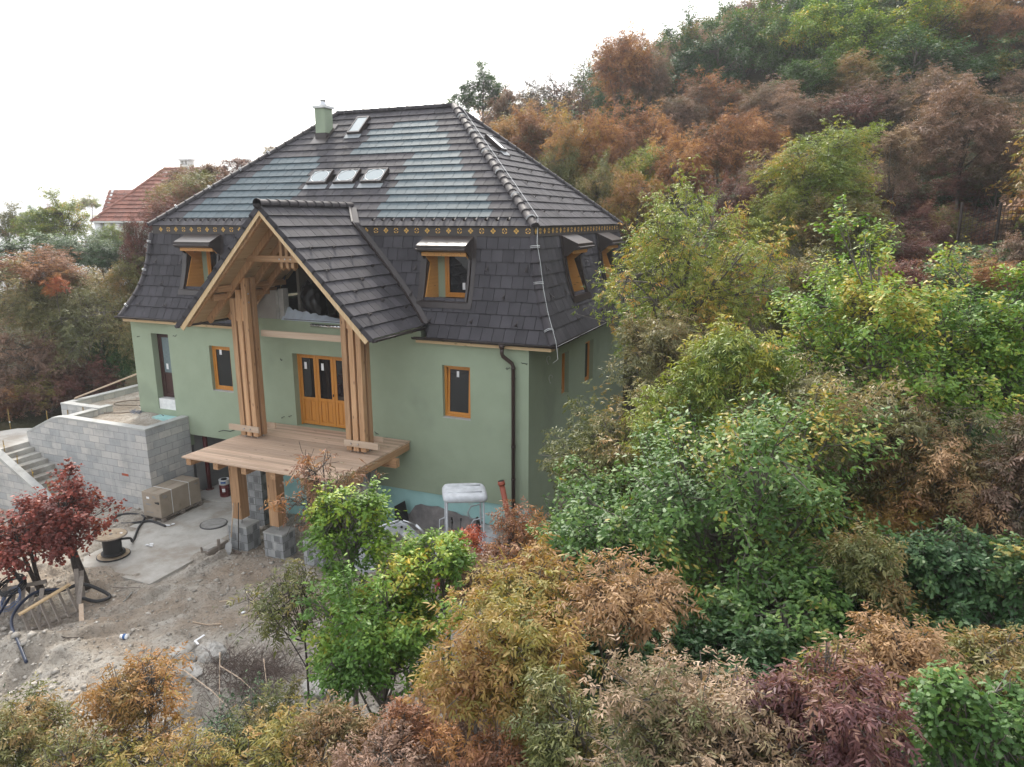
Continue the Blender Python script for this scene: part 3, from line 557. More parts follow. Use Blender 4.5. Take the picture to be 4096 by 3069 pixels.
un.add(A, [(1, 2, 5), (2, 3, 4, 5), (3, 0, 4)])
hz = PZ-0.15; un.add([(-14, 0, ZT-e), (CX-(PZ-ZT)/PS+.15, 0, ZT-e), (CX, (hz-ZT)/K, hz-e), (CX+(PZ-ZT)/PS-.15, 0, ZT-e), (0, 0, ZT-e), (RX2, YRB/2, ZR-e), (RX1, YRB/2, ZR-e)], [(0, 1, 2, 6), (2, 3, 4, 5), (2, 5, 6)])
un.build('roof_underlay', M['black'], house)
rc = MB(); ln_ = 0.36
ridge_caps(rc, (RX1, YRB/2, ZR+0.03), (RX2, YRB/2, ZR+0.03), (0, 0, 1), r=0.10)
ridge_caps(rc, (0.06, -0.06, ZT+0.0), (RX2, YRB/2, ZR+0.03), (0.4, -0.4, 1), r=0.115); ridge_caps(rc, (-14.06, -0.06, ZT+0.0), (RX1, YRB/2, ZR+0.03), (-0.4, -0.4, 1), r=0.11)
ridge_caps(rc, (0.06, YRB+0.06, ZT), (RX2, YRB/2, ZR+0.03), (0.4, 0.4, 1), r=0.11); ridge_caps(rc, (-14.06, YRB+0.06, ZT), (RX1, YRB/2, ZR+0.03), (-0.4, 0.4, 1), r=0.11)
for sx in (0, 1):
    for i in range(8):
        za, ya = PROF[i]; zb, yb = PROF[i+1]
        for (x0_, y0_, x1_, y1_, u_) in ((-ya, ya, -yb, yb, (1, -1, 0.3)), (-14+ya, ya, -14+yb, yb, (-1, -1, 0.3))):
            ridge_caps(rc, (x0_, y0_, za), (x1_, y1_, zb), u_, r=0.115, ln=0.36, endcap=(i == 0))
    break
rc.build('hip_and_ridge_tiles', M['ridge'], house, True)
cl = MB()   # pale clamps on the hips + wire
def clamp(p, d, u):
    p = Vector(p); d = Vector(d).normalized(); s_ = d.cross(Vector(u)).normalized(); n_ = s_.cross(d).normalized()
    for o_ in (-0.02, 0.02): cl.tube([p+d*o_+s_*math.cos(t)*0.135+n_*(math.sin(t)*0.135-0.02) for t in [math.pi*k/8 for k in range(9)]], 0.009, 5)
hd_ = Vector((RX2-0.06, YRB/2+0.06, ZR-ZT)); hl_ = Vector((RX1+14.06, YRB/2+0.06, ZR-ZT))
for t in (0.04, 0.2, 0.38, 0.55, 0.72, 0.88): clamp(Vector((0.06, -0.06, ZT+0.03))+hd_*t, hd_, (0.4, -0.4, 1))
for t in (0.14, 0.31, 0.47, 0.62): clamp(Vector((-14.06, -0.06, ZT+0.03))+hl_*t, hl_, (-0.4, -0.4, 1))
for z in (2.5, 1.55, 0.33):
    y_ = mans_y(z); clamp((-y_+0.01, y_-0.01, z), (-0.1 if z > 1 else -0.7, 0.1 if z > 1 else 0.7, 1), (1, -1, 0.2)); clamp((-14+y_-0.01, y_-0.01, z), (0.1 if z > 1 else 0.7, 0.1 if z > 1 else 0.7, 1), (-1, -1, 0.2))
cl.build('hip_clamps', M['wire'], house)
wr = MB(); pts = [Vector((0.16, 0.06, ZT+0.09))+hd_*t+Vector((0, 0, 0.06)) for t in (1.0, 0.72, 0.45, 0.2, 0.02)]+[Vector((0.16, -0.16, 2.6))]+[Vector((-mans_y(z)+0.16, mans_y(z)-0.10, z)) for z in (2.1, 1.4, 0.8, 0.4, 0.12)]+[Vector((1.08, -1.06, -0.12)), Vector((1.12, -1.1, -0.32)), Vector((0.95, -1.0, -0.45))]
wr.tube(pts, 0.0065, 5); wr.tube([(1.08, -1.0, 0.0), (1.06, 1, -0.01), (1.07, 3, 0.0), (1.06, 6, -0.01), (1.06, 8.9, 0)], 0.0065, 5); wr.build('lightning_wire', M['wire'], house)
# frieze with ornaments, drip strip
fz = MB(); FB = 2.79; cxl, cxr = CX-(PZ-3.055)/PS-0.05, CX+(PZ-3.055)/PS+0.05
fz.box((-14.0, 0.0, FB), (cxl, 0.05, ZT-0.02)); fz.box((cxr, 0.0, FB), (0.0, 0.05, ZT-0.02)); fz.box((-0.05, 0.05, FB), (0, YRB, ZT-0.02)); fz.box((-14, 0.05, FB), (-13.95, YRB, ZT-0.02)); fz.box((-13.95, YRB-0.05, FB), (-0.05, YRB, ZT-0.02))
fz.box((-14.06, -0.06, FB-0.03), (cxl-.3, 0.02, FB-0.003)); fz.box((cxr+.3, -0.06, FB-0.03), (0.06, 0.02, FB-0.003)); fz.box((0.0, 0.02, FB-0.03), (0.06, YRB, FB-0.003))
frz = fz.build('frieze', M['frieze'], house)
zc = (FB+ZT-0.02)/2-0.005
def motif(P, U, k, kind):
    orn = MB()
    P = Vector(P); Z_ = Vector((0, 0, 1)); nn = U.cross(Z_).normalized(); e_ = nn*0.006
    def pl(pts_): p_ = [P+U*a+Z_*b+e_ for a, b in pts_]; orn.add(p_+[q-e_ for q in p_], [tuple(range(len(p_)))]+[(i, len(p_)+i, len(p_)+(i+1) % len(p_), (i+1) % len(p_)) for i in range(len(p_))])
    if kind:
        r_ = 0.036; off_ = 0.046
        for a, b in ((0, off_), (0, -off_), (off_, 0), (-off_, 0)): pl([(a+r_, b), (a+.3*r_, b+.3*r_+.012), (a, b+r_), (a-.3*r_-.006, b+.3*r_+.006), (a-r_, b), (a-.3*r_-.006, b-.3*r_-.006), (a, b-r_), (a+.3*r_+.006, b-.3*r_-.006)])
    else:
        for q in range(4):
            an = math.pi/4+q*math.pi/2; c_, s_ = math.cos(an), math.sin(an); m_ = (0.064*c_, 0.064*s_); t_ = (-s_, c_); o_ = (c_, s_)
            pl([(m_[0]+t_[0]*a+o_[0]*b, m_[1]+t_[1]*a+o_[1]*b) for a, b in ((-0.042, -0.004), (-0.02, 0.012), (0, 0.017), (0.02, 0.012), (0.042, -0.004), (0.02, -0.012), (0, -0.015), (-0.02, -0.012))])
        pl([(0.014*math.cos(t), 0.014*math.sin(t)) for t in [k_*math.pi/3 for k_ in range(6)]])
    orn.build('painted_ornament', M['ornament'], frz)
i = 0; x = -0.16
while x > -13.9:
    if not (cxl-0.08 < x < cxr+0.08): motif((x, -0.0, zc), Vector((1, 0, 0)), i, i % 2)
    x -= 0.345; i += 1
y = 0.16; i = 1
while y < YRB-0.1: motif((0.0, y, zc), Vector((0, 1, 0)), i, i % 2); y += 0.345; i += 1
# gutters, fascia strip, downpipe
def gutter(mb, a, b, out, r=0.075):
    a, b, out = Vector(a), Vector(b), Vector(out); n = 8; vs_ = []
    for p in (a, b):
        for rr_ in (r, r-0.008):
            for k in range(n+1): t = math.pi*k/n; vs_.append(p+out*(math.cos(t)*rr_)+Vector((0, 0, -math.sin(t)*rr_)))
    m_ = n+1; fs_ = []
    for k in range(n): fs_ += [(k, k+1, 2*m_+k+1, 2*m_+k), (m_+k+1, m_+k, 3*m_+k, 3*m_+k+1), (k, m_+k, m_+k+1, k+1), (2*m_+k+1, 3*m_+k+1, 3*m_+k, 2*m_+k)]
    fs_ += [(0, 2*m_, 3*m_, m_), (n, m_+n, 3*m_+n, 2*m_+n)]
    mb.add(vs_, fs_)
    L = (b-a).length; k = int(L/0.85); d = (b-a).normalized()
    for i in range(k+1):
        p = a+d*(0.15+i*0.85)
        if (p-a).length < L: mb.tube([p+out*(math.cos(t)*(r+.004))+Vector((0, 0, -math.sin(t)*(r+.004))) for t in [math.pi*q/6 for q in range(7)]], 0.008, 4)
    mb.tube([a+out*r, b+out*r], 0.012, 6)
gy = -0.99
for ga_, gb_, go_ in (((-15.05, gy, -0.01), (CX-3.35, gy, -0.02), (0, -1, 0)), ((CX+3.0, gy, -0.02), (1.02, gy, -0.01), (0, -1, 0)), ((0.98, -0.95, -0.01), (0.98, YRB+0.9, -0.01), (1, 0, 0)), ((-14.98, -0.95, -0.01), (-14.98, YRB+0.9, -0.01), (-1, 0, 0))):
    gt = MB(); gutter(gt, ga_, gb_, go_); gt.build('roof_gutter', M['metal_brown'], house, True)
fs = MB(); fs.box((-14.85, -0.90, -0.19), (CX-3.0, -0.76, -0.085)); fs.build('eaves_fascia', M['pine_x'], house); fs = MB(); fs.box((CX+3.05, -0.90, -0.19), (0.86, -0.76, -0.085)); fs.box((0.5, -0.755, -0.19), (0.86, -0.6, -0.085))
fs.build('eaves_fascia', M['pine_x'], house)
so = MB(); so.box((-14.8, -0.9, -0.085), (CX-3.2, -0.2, -0.06)); so.box((CX+3.2, -0.9, -0.085), (0.85, -0.2, -0.06)); so.box((XR-0.3, -0.2, -0.085), (0.85, YRB+0.85, -0.06)); so.build('eaves_soffit', M['board_under'], house)
dp = MB(); dp.tube([(-0.52, gy, -0.10), (-0.52, gy, -0.3), (-0.50, -0.97, -0.38), (-0.27, -0.88, -0.58), (-0.24, -0.86, -0.68), (-0.24, -0.86, -5.75)], 0.055, 12)
dp.tube([(-0.52, gy, -0.05), (-0.52, gy, -0.2)], [0.1, 0.055], 12)
for z in (-0.72, -2.95, -3.9, -4.75): dp.tube([(-0.24, -0.86, z-0.03), (-0.24, -0.86, z+0.03)], 0.064, 12)
for z in (-1.0, -2.9, -4.6): dp.box((-0.26, -0.82, z-0.015), (-0.22, -0.745, z+0.015)); dp.tube([(-0.31, -0.86, z), (-0.17, -0.86, z)], 0.012, 5)
dp.build('downpipe', M['brownpipe'], house, True)
# ---- dormers
def tf(kind, px):
    """local dormer frame: u along the facade, v outwards, z"""
    if kind == 'f': return lambda u, v, z: (px+u, -v, z)
    return lambda u, v, z: (v, px+u, z)
def dormer(kind, px):
    P = tf(kind, px); W = 1.5; a, b = 0.0, W
    def face(mb, pts_, vec=None): mb.add([P(*p) for p in pts_], [tuple(range(len(pts_)))])
    def bx(mb, lo, hi):
        c_ = [P(x_, y_, z_) for z_ in (lo[2], hi[2]) for y_ in (lo[1], hi[1]) for x_ in (lo[0], hi[0])]
        mb.add(c_, [(0, 2, 3, 1), (4, 5, 7, 6), (0, 1, 5, 4), (1, 3, 7, 5), (3, 2, 6, 7), (2, 0, 4, 6)])
    v0, v1 = -mans_y(1.0), -mans_y(2.38); D = -0.42
    hood = MB()          # metal hood: sloping top, side wings, rolled front fold
    hp = [(-mans_y(2.77)-0.02, 2.78), (0.58, 2.50), (0.58, 2.36), (0.47, 2.33), (v1+0.02, 2.02), (v1-0.12, 2.02)]
    for u in (0.0, W-0.03):
        pl = [P(u, v_, z_) for v_, z_ in hp]; pr = [P(u+0.03, v_, z_) for v_, z_ in hp]; n = len(hp)
        hood.add(pl+pr, [tuple(range(n)), tuple(range(2*n-1, n-1, -1))]+[(i_, n+i_, n+(i_+1) % n, (i_+1) % n) for i_ in range(n)])
    tp = [(-mans_y(2.77)-0.05, 2.80), (0.60, 2.52), (0.60, 2.44), (0.665, 2.42), (0.665, 2.385), (0.52, 2.33), (0.46, 2.33), (0.46, 2.36), (0.56, 2.46), (-mans_y(2.77)-0.05, 2.74)]
    pl = [P(-0.02, v_, z_) for v_, z_ in tp]; pr = [P(W+0.02, v_, z_) for v_, z_ in tp]; n = len(tp)
    hood.add(pl+pr, [(i_, n+i_, n+(i_+1) % n, (i_+1) % n) for i_ in range(n)]+[(0, 1, 8, 9), (1, 2, 7, 8), (2, 3, 6, 7), (3, 4, 5, 6), (n, n+9, n+8, n+1), (n+1, n+8, n+7, n+2), (n+2, n+7, n+6, n+3), (n+3, n+6, n+5, n+4)])
    dm = hood.build('dormer', M['metal_brown'], house)
    tr_ = MB()           # side trims following the mansard, and sill flashing
    for u in (0.02, W-0.09):
        for z_a, z_b in zip((0.95, 1.2, 1.5, 1.8, 2.05), (1.2, 1.5, 1.8, 2.05, 2.4)):
            q = [P(u, -mans_y(z_a)+0.09, z_a), P(u+0.07, -mans_y(z_a)+0.09, z_a), P(u+0.07, -mans_y(z_b)+0.09, z_b), P(u, -mans_y(z_b)+0.09, z_b)]
            q2 = [P(u, -mans_y(z_a)-0.08, z_a), P(u+0.07, -mans_y(z_a)-0.08, z_a), P(u+0.07, -mans_y(z_b)-0.08, z_b), P(u, -mans_y(z_b)-0.08, z_b)]
            tr_.add(q+q2, [(0, 1, 2, 3), (4, 7, 6, 5), (0, 4, 5, 1), (1, 5, 6, 2), (2, 6, 7, 3), (3, 7, 4, 0)])
    for u in (-0.13, W): 
        for z_a, z_b in zip((0.85, 1.1, 1.5, 2.0, 2.4), (1.1, 1.5, 2.0, 2.4, 2.76)):
            tr_.add([P(u, -mans_y(z_a)+0.045, z_a), P(u+0.13, -mans_y(z_a)+0.045, z_a), P(u+0.13, -mans_y(z_b)+0.045, z_b), P(u, -mans_y(z_b)+0.045, z_b)], [(0, 1, 2, 3)])
    bx(tr_, (0.0, v0-0.05, 0.93), (W, v0+0.12, 0.975)); bx(tr_, (0.09, D, 0.95), (W-0.09, v0-0.05, 0.985))
    tr_.add([P(-0.13, -mans_y(0.78)+0.06, 0.78), P(W+0.13, -mans_y(0.78)+0.06, 0.78), P(W+0.13, -mans_y(0.95)+0.09, 0.95), P(-0.13, -mans_y(0.95)+0.09, 0.95)], [(0, 1, 2, 3)])
    tr_.build('dormer_flashing', M['metal_brown'], dm)
    ck = MB()            # timber lined cheeks + head
    for u in (0.09, W-0.12):
        pl = [P(u, v0-0.02, 0.985), P(u, D, 0.985), P(u, D, 2.32), P(u, 0.42, 2.32), P(u, v1-0.06, 2.0)]; pr = [P(u+0.03, v0-0.02, 0.985), P(u+0.03, D, 0.985), P(u+0.03, D, 2.32), P(u+0.03, 0.42, 2.32), P(u+0.03, v1-0.06, 2.0)]
        ck.add(pl+pr, [(0, 1, 2, 3, 4), (9, 8, 7, 6, 5)]+[(i_, 5+i_, 5+(i_+1) % 5, (i_+1) % 5) for i_ in range(5)])
    bx(ck, (0.12, D, 2.32), (W-0.12, 0.45, 2.35)); bx(ck, (0.05, 0.40, 2.22), (W-0.05, 0.43, 2.325))
    ck.build('dormer_boarding', M['cheek'] if kind == 'f' else M['cheek2'], dm)
    bk = MB(); bx(bk, (0.12, D-0.05, 0.985), (0.36, D+0.02, 2.32)); bk.build('dormer_reveal', M['stucco'], dm); bk = MB(); bx(bk, (W-0.22, D-0.05, 0.985), (W-0.12, D+0.02, 2.32)); bk.build('dormer_reveal', M['stucco'], dm)
    wf = MB(); wu0, wu1, wz0, wz1 = 0.36, W-0.22, 1.0, 2.3
    for q in ((wu0, wz0, wu0+0.07, wz1), (wu1-0.07, wz0, wu1, wz1), (wu0+0.07, wz1-0.07, wu1-0.07, wz1), (wu0+0.07, wz0, wu1-0.07, wz0+0.07)): bx(wf, (q[0], D-0.04, q[1]), (q[2], D+0.05, q[3]))
    for q in ((wu0+.074, wz0+.074, wu0+.13, wz1-.074), (wu1-.13, wz0+.074, wu1-.074, wz1-.074), (wu0+.13, wz1-.13, wu1-.13, wz1-.074), (wu0+.13, wz0+.074, wu1-.13, wz0+.13)): bx(wf, (q[0], D-0.03, q[1]), (q[2], D+0.03, q[3]))
    wf.build('window_frame', M['winwood'], dm)
    g_ = MB(); bx(g_, (wu0+0.13, D-0.02, wz0+0.13), (wu1-0.13, D-0.005, wz1-0.13)); g_.build('pane', M['glass'], dm)
    s_ = MB(); bx(s_, (wu0+0.55, D+0.0, wz0+0.22), (wu0+0.64, D+0.008, wz0+0.42)); s_.build('paper_label', M['paper'], dm)
M['cheek2'] = wood('orange_dormer_boarding_side', (0.52, 0.24, 0.06), (0.64, 0.32, 0.09), 'x', 0.5, 1, True, 0.12)
for px in (-3.28, -12.42): dormer('f', px)
for px in (2.12, 5.92): dormer('s', px)
# ---- chimney, skylights, light tubes
def roofpt(x, y, h=0): return Vector((x, y, ZT+K*y))+Vector((0, -K, 1)).normalized()*h
ch = MB(); ch.box((-9.5, 3.35, 5.9), (-9.09, 3.80, 7.0)); chm = ch.build('chimney', M['stucco'], house)
cc = MB(); cc.box((-9.56, 3.29, 7.0), (-9.03, 3.86, 7.09)); cc.build('chimney_cap', M['white'], chm, bevel=0.01)
cp = MB(); cp.lathe((-9.29, 3.57, 7.09), [(0.13, 0), (0.13, 0.05), (0.10, 0.1), (0.10, 0.19), (0.11, 0.2), (0.0, 0.22)], 16); cp.build('chimney_pot', M['steel'], chm, True)
cf = MB(); cf.box((-9.52, 3.33, 5.8), (-9.07, 3.82, 6.18)); q = [roofpt(-9.62, 3.15, 0.05), roofpt(-8.97, 3.15, 0.05), roofpt(-8.97, 4.0, 0.05), roofpt(-9.62, 4.0, 0.05)]; cf.add(q, [(0, 1, 2, 3)]); cf.build('chimney_flashing', M['metal_brown'], chm)
def rooflight(x0, x1, y0, y1, name, tube=False, side=False):
    if side: Q = lambda u, v, h: Vector((-v, u, ZT+KH*v))+Vector((KH, 0, 1)).normalized()*h
    else: Q = lambda u, v, h: roofpt(u, v, h)
    f = MB(); fr = 0.05
    def bx(u0, u1, v0, v1, h0, h1, mb=f):
        p = [Q(u, v, h) for h in (h0, h1) for v in (v0, v1) for u in (u0, u1)]; mb.add(p, [(0, 2, 3, 1), (4, 5, 7, 6), (0, 1, 5, 4), (1, 3, 7, 5), (3, 2, 6, 7), (2, 0, 4, 6)])
    bx(x0, x1, y0, y0+fr, -0.05, 0.14); bx(x0, x1, y1-fr, y1, -0.05, 0.14); bx(x0, x0+fr, y0+fr, y1-fr, -0.05, 0.14); bx(x1-fr, x1, y0+fr, y1-fr, -0.05, 0.14)
    o_ = f.build(name, M['metal_brown'], house)
    g_ = MB(); bx(x0+fr, x1-fr, y0+fr, y1-fr, 0.10, 0.125, g_); g_.build('pane', M['skyglass'], o_)
    s_ = MB(); bx(x0-0.06, x1+0.06, y0-0.16, y0, 0.035, 0.05, s_); s_.build('lead_apron', mat_lead, o_)
    if tube:
        t_ = MB(); cx_, cy_ = (x0+x1)/2, (y0+y1)/2; t_.tube([Q(cx_+math.cos(a)*(x1-x0)*0.42, cy_+math.sin(a)*(y1-y0)*0.42, 0.128) for a in [k*math.pi/16 for k in range(32)]], 0.012, 5, closed=True); t_.build('light_ring', M['white'], o_)
    return o_
mat_lead = plain('grey_lead_apron', (0.22, 0.24, 0.25), 0.5)
rooflight(-8.25, -7.74, 3.48, 4.18, 'skylight'); rooflight(4.03, 4.52, 2.77, 3.33, 'skylight', side=True)
for a in (-8.5, -7.45, -6.40): rooflight(a, a+0.76, 1.44, 1.94, 'light_tube', tube=True)
# ---- snow guards
def guard_mesh():
    g = MB(); g.beam((0, 0.0, 0.05), (0, 0.16, 0.035), 0.03, 0.008); g.beam((0, 0, 0.05), (0, 0.0, 0.14), 0.03, 0.008, (0, 1, 0)); g.beam((0, -0.0, 0.14), (0, 0.09, 0.055), 0.03, 0.008)
    g.box((-0.035, -0.004, 0.05), (0.035, 0.004, 0.13)); return g
def guard_at(P, slope_dir, nrm, first=[None], pt=None):
    V = Vector(slope_dir).normalized(); n_ = Vector(nrm).normalized(); U = V.cross(n_)
    o_ = first[0].copy() if first[0] else guard_mesh().build('snow_guard', M['metal_brown'])
    first[0] = first[0] or o_
    if o_.name not in COL.objects: COL.objects.link(o_)
    mt = Matrix(((U.x, V.x, n_.x, 0), (U.y, V.y, n_.y, 0), (U.z, V.z, n_.z, 0), (0, 0, 0, 1))); o_.parent = house
    o_.matrix_local = Matrix.Translation(Vector(P)-OFF[house.name]) @ mt
nf = (0, -K, 1)
x = -13.5
while x < -0.7:
    if not (CX-0.95 < x < CX+0.95): guard_at((x, 0.10, ZT+K*0.10), (0, 1, K), nf)
    x += 0.335 if x > CX or x < CX-2 else 0.335
def msl(z): e_ = 0.05; return (mans_y(z+e_)-mans_y(z-e_))/(2*e_)
for x, z in ((-4.46, 1.81), (-3.55, 1.80), (-3.61, 1.07), (-1.28, 1.83), (-0.12, 1.83), (-0.71, 1.08), (-2.85, 0.36), (-1.55, 0.4), (-0.2, 0.39), (-13.75, 1.78), (-12.62, 1.78), (-13.35, 1.05), (-14.2, 0.34), (-12.95, 0.35), (-11.2, 0.36)):
    s_ = msl(z); guard_at((x, mans_y(z), z), (0, s_, 1), (0, -1, s_))
for y, z in ((0.38, 1.83), (0.21, 1.08), (1.49, 1.08), (1.61, 0.3), (2.95, 0.31), (4.07, 1.84), (4.04, 1.08), (5.3, 1.09), (4.26, 0.3), (5.6, 0.3)):
    s_ = msl(z); guard_at((-mans_y(z), y+0.1, z), (-s_, 0, 1), (1, 0, s_))
for x, ys in ((2.53, (3.32, 4.24, 5.46)), (1.99, (3.67, 4.82, 6.15)), (1.46, (3.10, 4.25, 5.49, 6.85)), (0.93, (2.45, 3.75, 4.95, 6.19, 7.52)), (0.40, (1.8, 3.06, 4.34, 5.62, 6.93, 8.22))):
    for y in ys: guard_at((-x, y, ZT+KH*x), (-1, 0, KH), (KH, 0, 1))

# short cable ends and fixings sticking out of the render
rcw = random.Random(12)
for (x, z) in ((-14.5, -0.75), (-12.55, -0.55), (-8.25, -1.05), (-8.25, -2.95), (-4.95, -1.1), (-4.95, -1.9), (-4.85, -3.05), (-0.42, -0.78), (-0.05, -0.55), (-7.95, -2.9)):
    wc_ = MB(); y = YF if x > -13 else -0.6; pts_ = [Vector((x, y+0.01, z))]
    for k in range(6): pts_.append(pts_[-1]+Vector((rcw.uniform(-.06, .07), rcw.uniform(-.035, -0.005) if k < 3 else rcw.uniform(-.005, .02), rcw.uniform(-.04, .03))))
    wc_.tube(pts_, 0.009, 5); wc_.build('wall_cable', M['blackrub'], house, True)
for (y, z) in ((0.75, -0.75), (0.95, -1.35)):
    wc_ = MB(); wc_.tube([(XR+0.02+0.02*math.sin(t*2), y+0.12*math.cos(t), z+0.12*math.sin(t)) for t in [k*0.5 for k in range(11)]], 0.007, 5); wc_.build('wall_cable', M['wire'], house, True)
wc_ = MB(); wc_.tube([(-10.35, YF+0.01, -3.62), (-10.5, YF-0.1, -3.68), (-10.75, YF-0.14, -3.66), (-10.95, YF-0.16, -3.72)], 0.014, 6); wc_.build('wall_cable', M['blackrub'], house, True)
vb = MB(); vb.box((XR, 0.55, -4.08), (XR+0.006, 0.66, -3.9)); vb.build('wall_socket_hole', M['black'], house)

# ------------------------------------------------------------------ the porch (part of the house)
PY = -3.4
pr = MB(); up_ = MB()
nrow = 12; S = math.hypot(3.25, 3.3)
for sgn in (1, -1):
    for i in range(nrow):
        d0, d1 = 3.25*(1-i/nrow), 3.25*(1-(i+1)/nrow); z0, z1 = PZ-PS*d0, PZ-PS*d1; zm = (z0+z1)/2
        yb = mans_y(zm) if zm < 2.8 else (zm-ZT)/K
        yb += 0.12; a, b = (CX+sgn*d0, PY, z0), (CX+sgn*d0, yb, z0); c_, d_ = (CX+sgn*d1, PY, z1), (CX+sgn*d1, yb+0.05, z1)
        ph = 0.1675*(i % 2)
        if sgn > 0: course(pr, a, b, c_, d_, 0.335, ph, lift=0.045)
        else: course(pr, b, a, d_, c_, 0.335, ph, lift=0.045)
    # front verge: dark edge tiles
    for i in range(nrow):
        d0, d1 = 3.25*(1-i/nrow)+0.03, 3.25*(1-(i+1)/nrow); z0, z1 = PZ-PS*d0, PZ-PS*d1
        n_ = Vector((sgn*PS, 0, 1)).normalized(); p0 = Vector((CX+sgn*d0, PY, z0)); p1 = Vector((CX+sgn*d1, PY, z1))
        q = [p0+n_*0.055, p1+n_*0.02, p1-n_*0.10, p0-n_*0.09]
        pr.prism([k+Vector((0, -0.03, 0)) for k in q], (0, 0.03, 0))
proof = pr.build('porch_roof', M['tile'], house)
ub = MB()
for sgn in (1, -1):
    n_ = Vector((sgn*PS, 0, 1)).normalized(); hi_, lo_ = Vector((CX, PY+0.01, PZ)), Vector((CX+sgn*3.22, PY+0.01, PZ-PS*3.22))
    # boarding, split in bands so that each ends where it meets the mansard
    nb = 12
    for i in range(nb):
        d0, d1 = 3.22*(1-i/nb), 3.22*(1-(i+1)/nb); z0, z1 = PZ-PS*d0, PZ-PS*d1; zm = (z0+z1)/2; yb = (mans_y(zm) if zm < 2.8 else (zm-ZT)/K)+0.25
        q = [Vector((CX+sgn*d0, PY+0.01, z0)), Vector((CX+sgn*d1, PY+0.01, z1)), Vector((CX+sgn*d1, yb, z1)), Vector((CX+sgn*d0, yb, z0))]
        ub.add([k-n_*0.045 for k in q]+[k-n_*0.065 for k in q], [(0, 1, 2, 3), (7, 6, 5, 4), (0, 4, 5, 1), (2, 6, 7, 3), (1, 5, 6, 2), (3, 7, 4, 0)])
ub.build('roof_boarding', M['board_under'], proof)
rcp = MB(); ridge_caps(rcp, (CX, PY-0.03, PZ+0.04), (CX, (PZ-ZT)/K+0.05, PZ+0.04), (0, 0, 1), r=0.12, ln=0.36)
rcp.cyl((CX, PY-0.07, PZ+0.03), (CX, PY-0.035, PZ+0.03), 0.135, 16); rcp.build('porch_ridge_tiles', M['ridge'], proof, True)
for sgn in (1, -1):
    bb = MB(); n_ = Vector((sgn*PS, 0, 1)).normalized(); a = Vector((CX, PY-0.0, PZ))-n_*0.10; b = Vector((CX+sgn*3.23, PY, PZ-PS*3.23))-n_*0.10
    q = [a+n_*0.0+Vector((0, 0, 0.0)), b, b-n_*0.14, Vector((CX, PY, a.z-0.20))]; q[0] = Vector((CX, PY, PZ-0.14)); bb.prism([k+Vector((0, -0.012, 0)) for k in q], (0, 0.03, 0))
    bb.build('barge_board', M['pine_z'], proof)
    for y_ in (-3.27, -2.45, -1.65, -0.95):
        rf = MB(); a = Vector((CX+sgn*0.02, y_, PZ-0.02))-n_*0.155; ln = 3.14 if y_ < -1.2 else 2.9; b = Vector((CX+sgn*ln, y_, PZ-PS*ln))-n_*0.155
        rf.beam(a, b, 0.10, 0.17, n_); rf.build('rafter', M['larch_z'], proof)
    for (dx, z, yf) in ((2.06, 1.32, -3.05), (2.28, 1.07, -3.0)):
        pu = MB(); pu.box((CX+sgn*dx-0.07, yf, z-0.09), (CX+sgn*dx+0.07, -0.2, z+0.09)); pu.build('purlin', M['larch_y'], proof, bevel=0.01)
for y_ in (-2.52, -2.26):
    ct = MB(); ct.box((CX-1.36, y_-0.03, 2.08), (CX+1.36, y_+0.03, 2.25)); ct.build('collar_tie', M['larch_x'], proof, bevel=0.005)
for k in (-1, 0, 1):
    kp = MB(); x = CX+k*0.19; kp.box((x-0.05, -2.48, 1.93), (x+0.05, -2.30, PZ-0.25-abs(k)*0.2)); kp.add([(x-0.05, -2.48, 1.93), (x+0.05, -2.48, 1.93), (x+0.05, -2.30, 1.93), (x-0.05, -2.30, 1.93), (x, -2.39, 1.84)], [(0, 1, 4), (1, 2, 4), (2, 3, 4), (3, 0, 4)]); kp.build('king_post', M['larch_z'], proof, bevel=0.004)
bo = MB()
for k in (-1, 0, 1): bo.cyl((CX+k*0.19, -2.56, 2.165), (CX+k*0.19, -2.54, 2.165), 0.022, 8)
bo.build('bolts', M['steel'], proof)
for sgn in (1, -1):   # valley flashings against the mansard and upper roof, seen as a dark strip
    vf = MB(); zs = [0.28, 0.7, 1.05, 1.4, 1.75, 2.1, 2.45, 2.79, 3.055, 3.3, 3.5]; ptsv = [Vector((CX+sgn*(PZ-z)/PS, (mans_y(z) if z <= 2.8 else (z-ZT)/K)-0.03, z+0.03)) for z in zs]
    for p0, p1 in zip(ptsv[:-1], ptsv[1:]):
        o1 = Vector((sgn*0.20, 0.0, 0.05)); o2 = Vector((-sgn*0.05, -0.05, 0.05)); vf.add([p0+o2, p0+o1, p1+o1, p1+o2], [(0, 1, 2, 3)]); vf.add([p0+o2, p1+o2, p1+o2+Vector((0, 0, -.06)), p0+o2+Vector((0, 0, -.06))], [(0, 1, 2, 3)])
        vf.beam(p0+Vector((0, -0.07, 0.06)), p1+Vector((0, -0.07, 0.06)), 0.05, 0.05)
    vf.build('valley_flashing', M['metal_brown'], proof)
    pg = MB(); xg = CX+sgn*3.30; gutter(pg, (xg, PY-0.02, 0.27), (xg, -0.85, 0.25), (sgn, 0, 0), 0.07); pg.build('porch_gutter', M['metal_brown'], proof, True)
ps = MB(); v0 = Vector((CX+0.9, (2.75-ZT)/K+0.0, 0))
sf = MB(); sf.add([(-5.35, 0.03, 3.1), (-5.05, 0.03, 3.1), (-5.9, 0.75, 3.75), (-6.05, 0.72, 3.75)], [(0, 1, 2, 3)]);
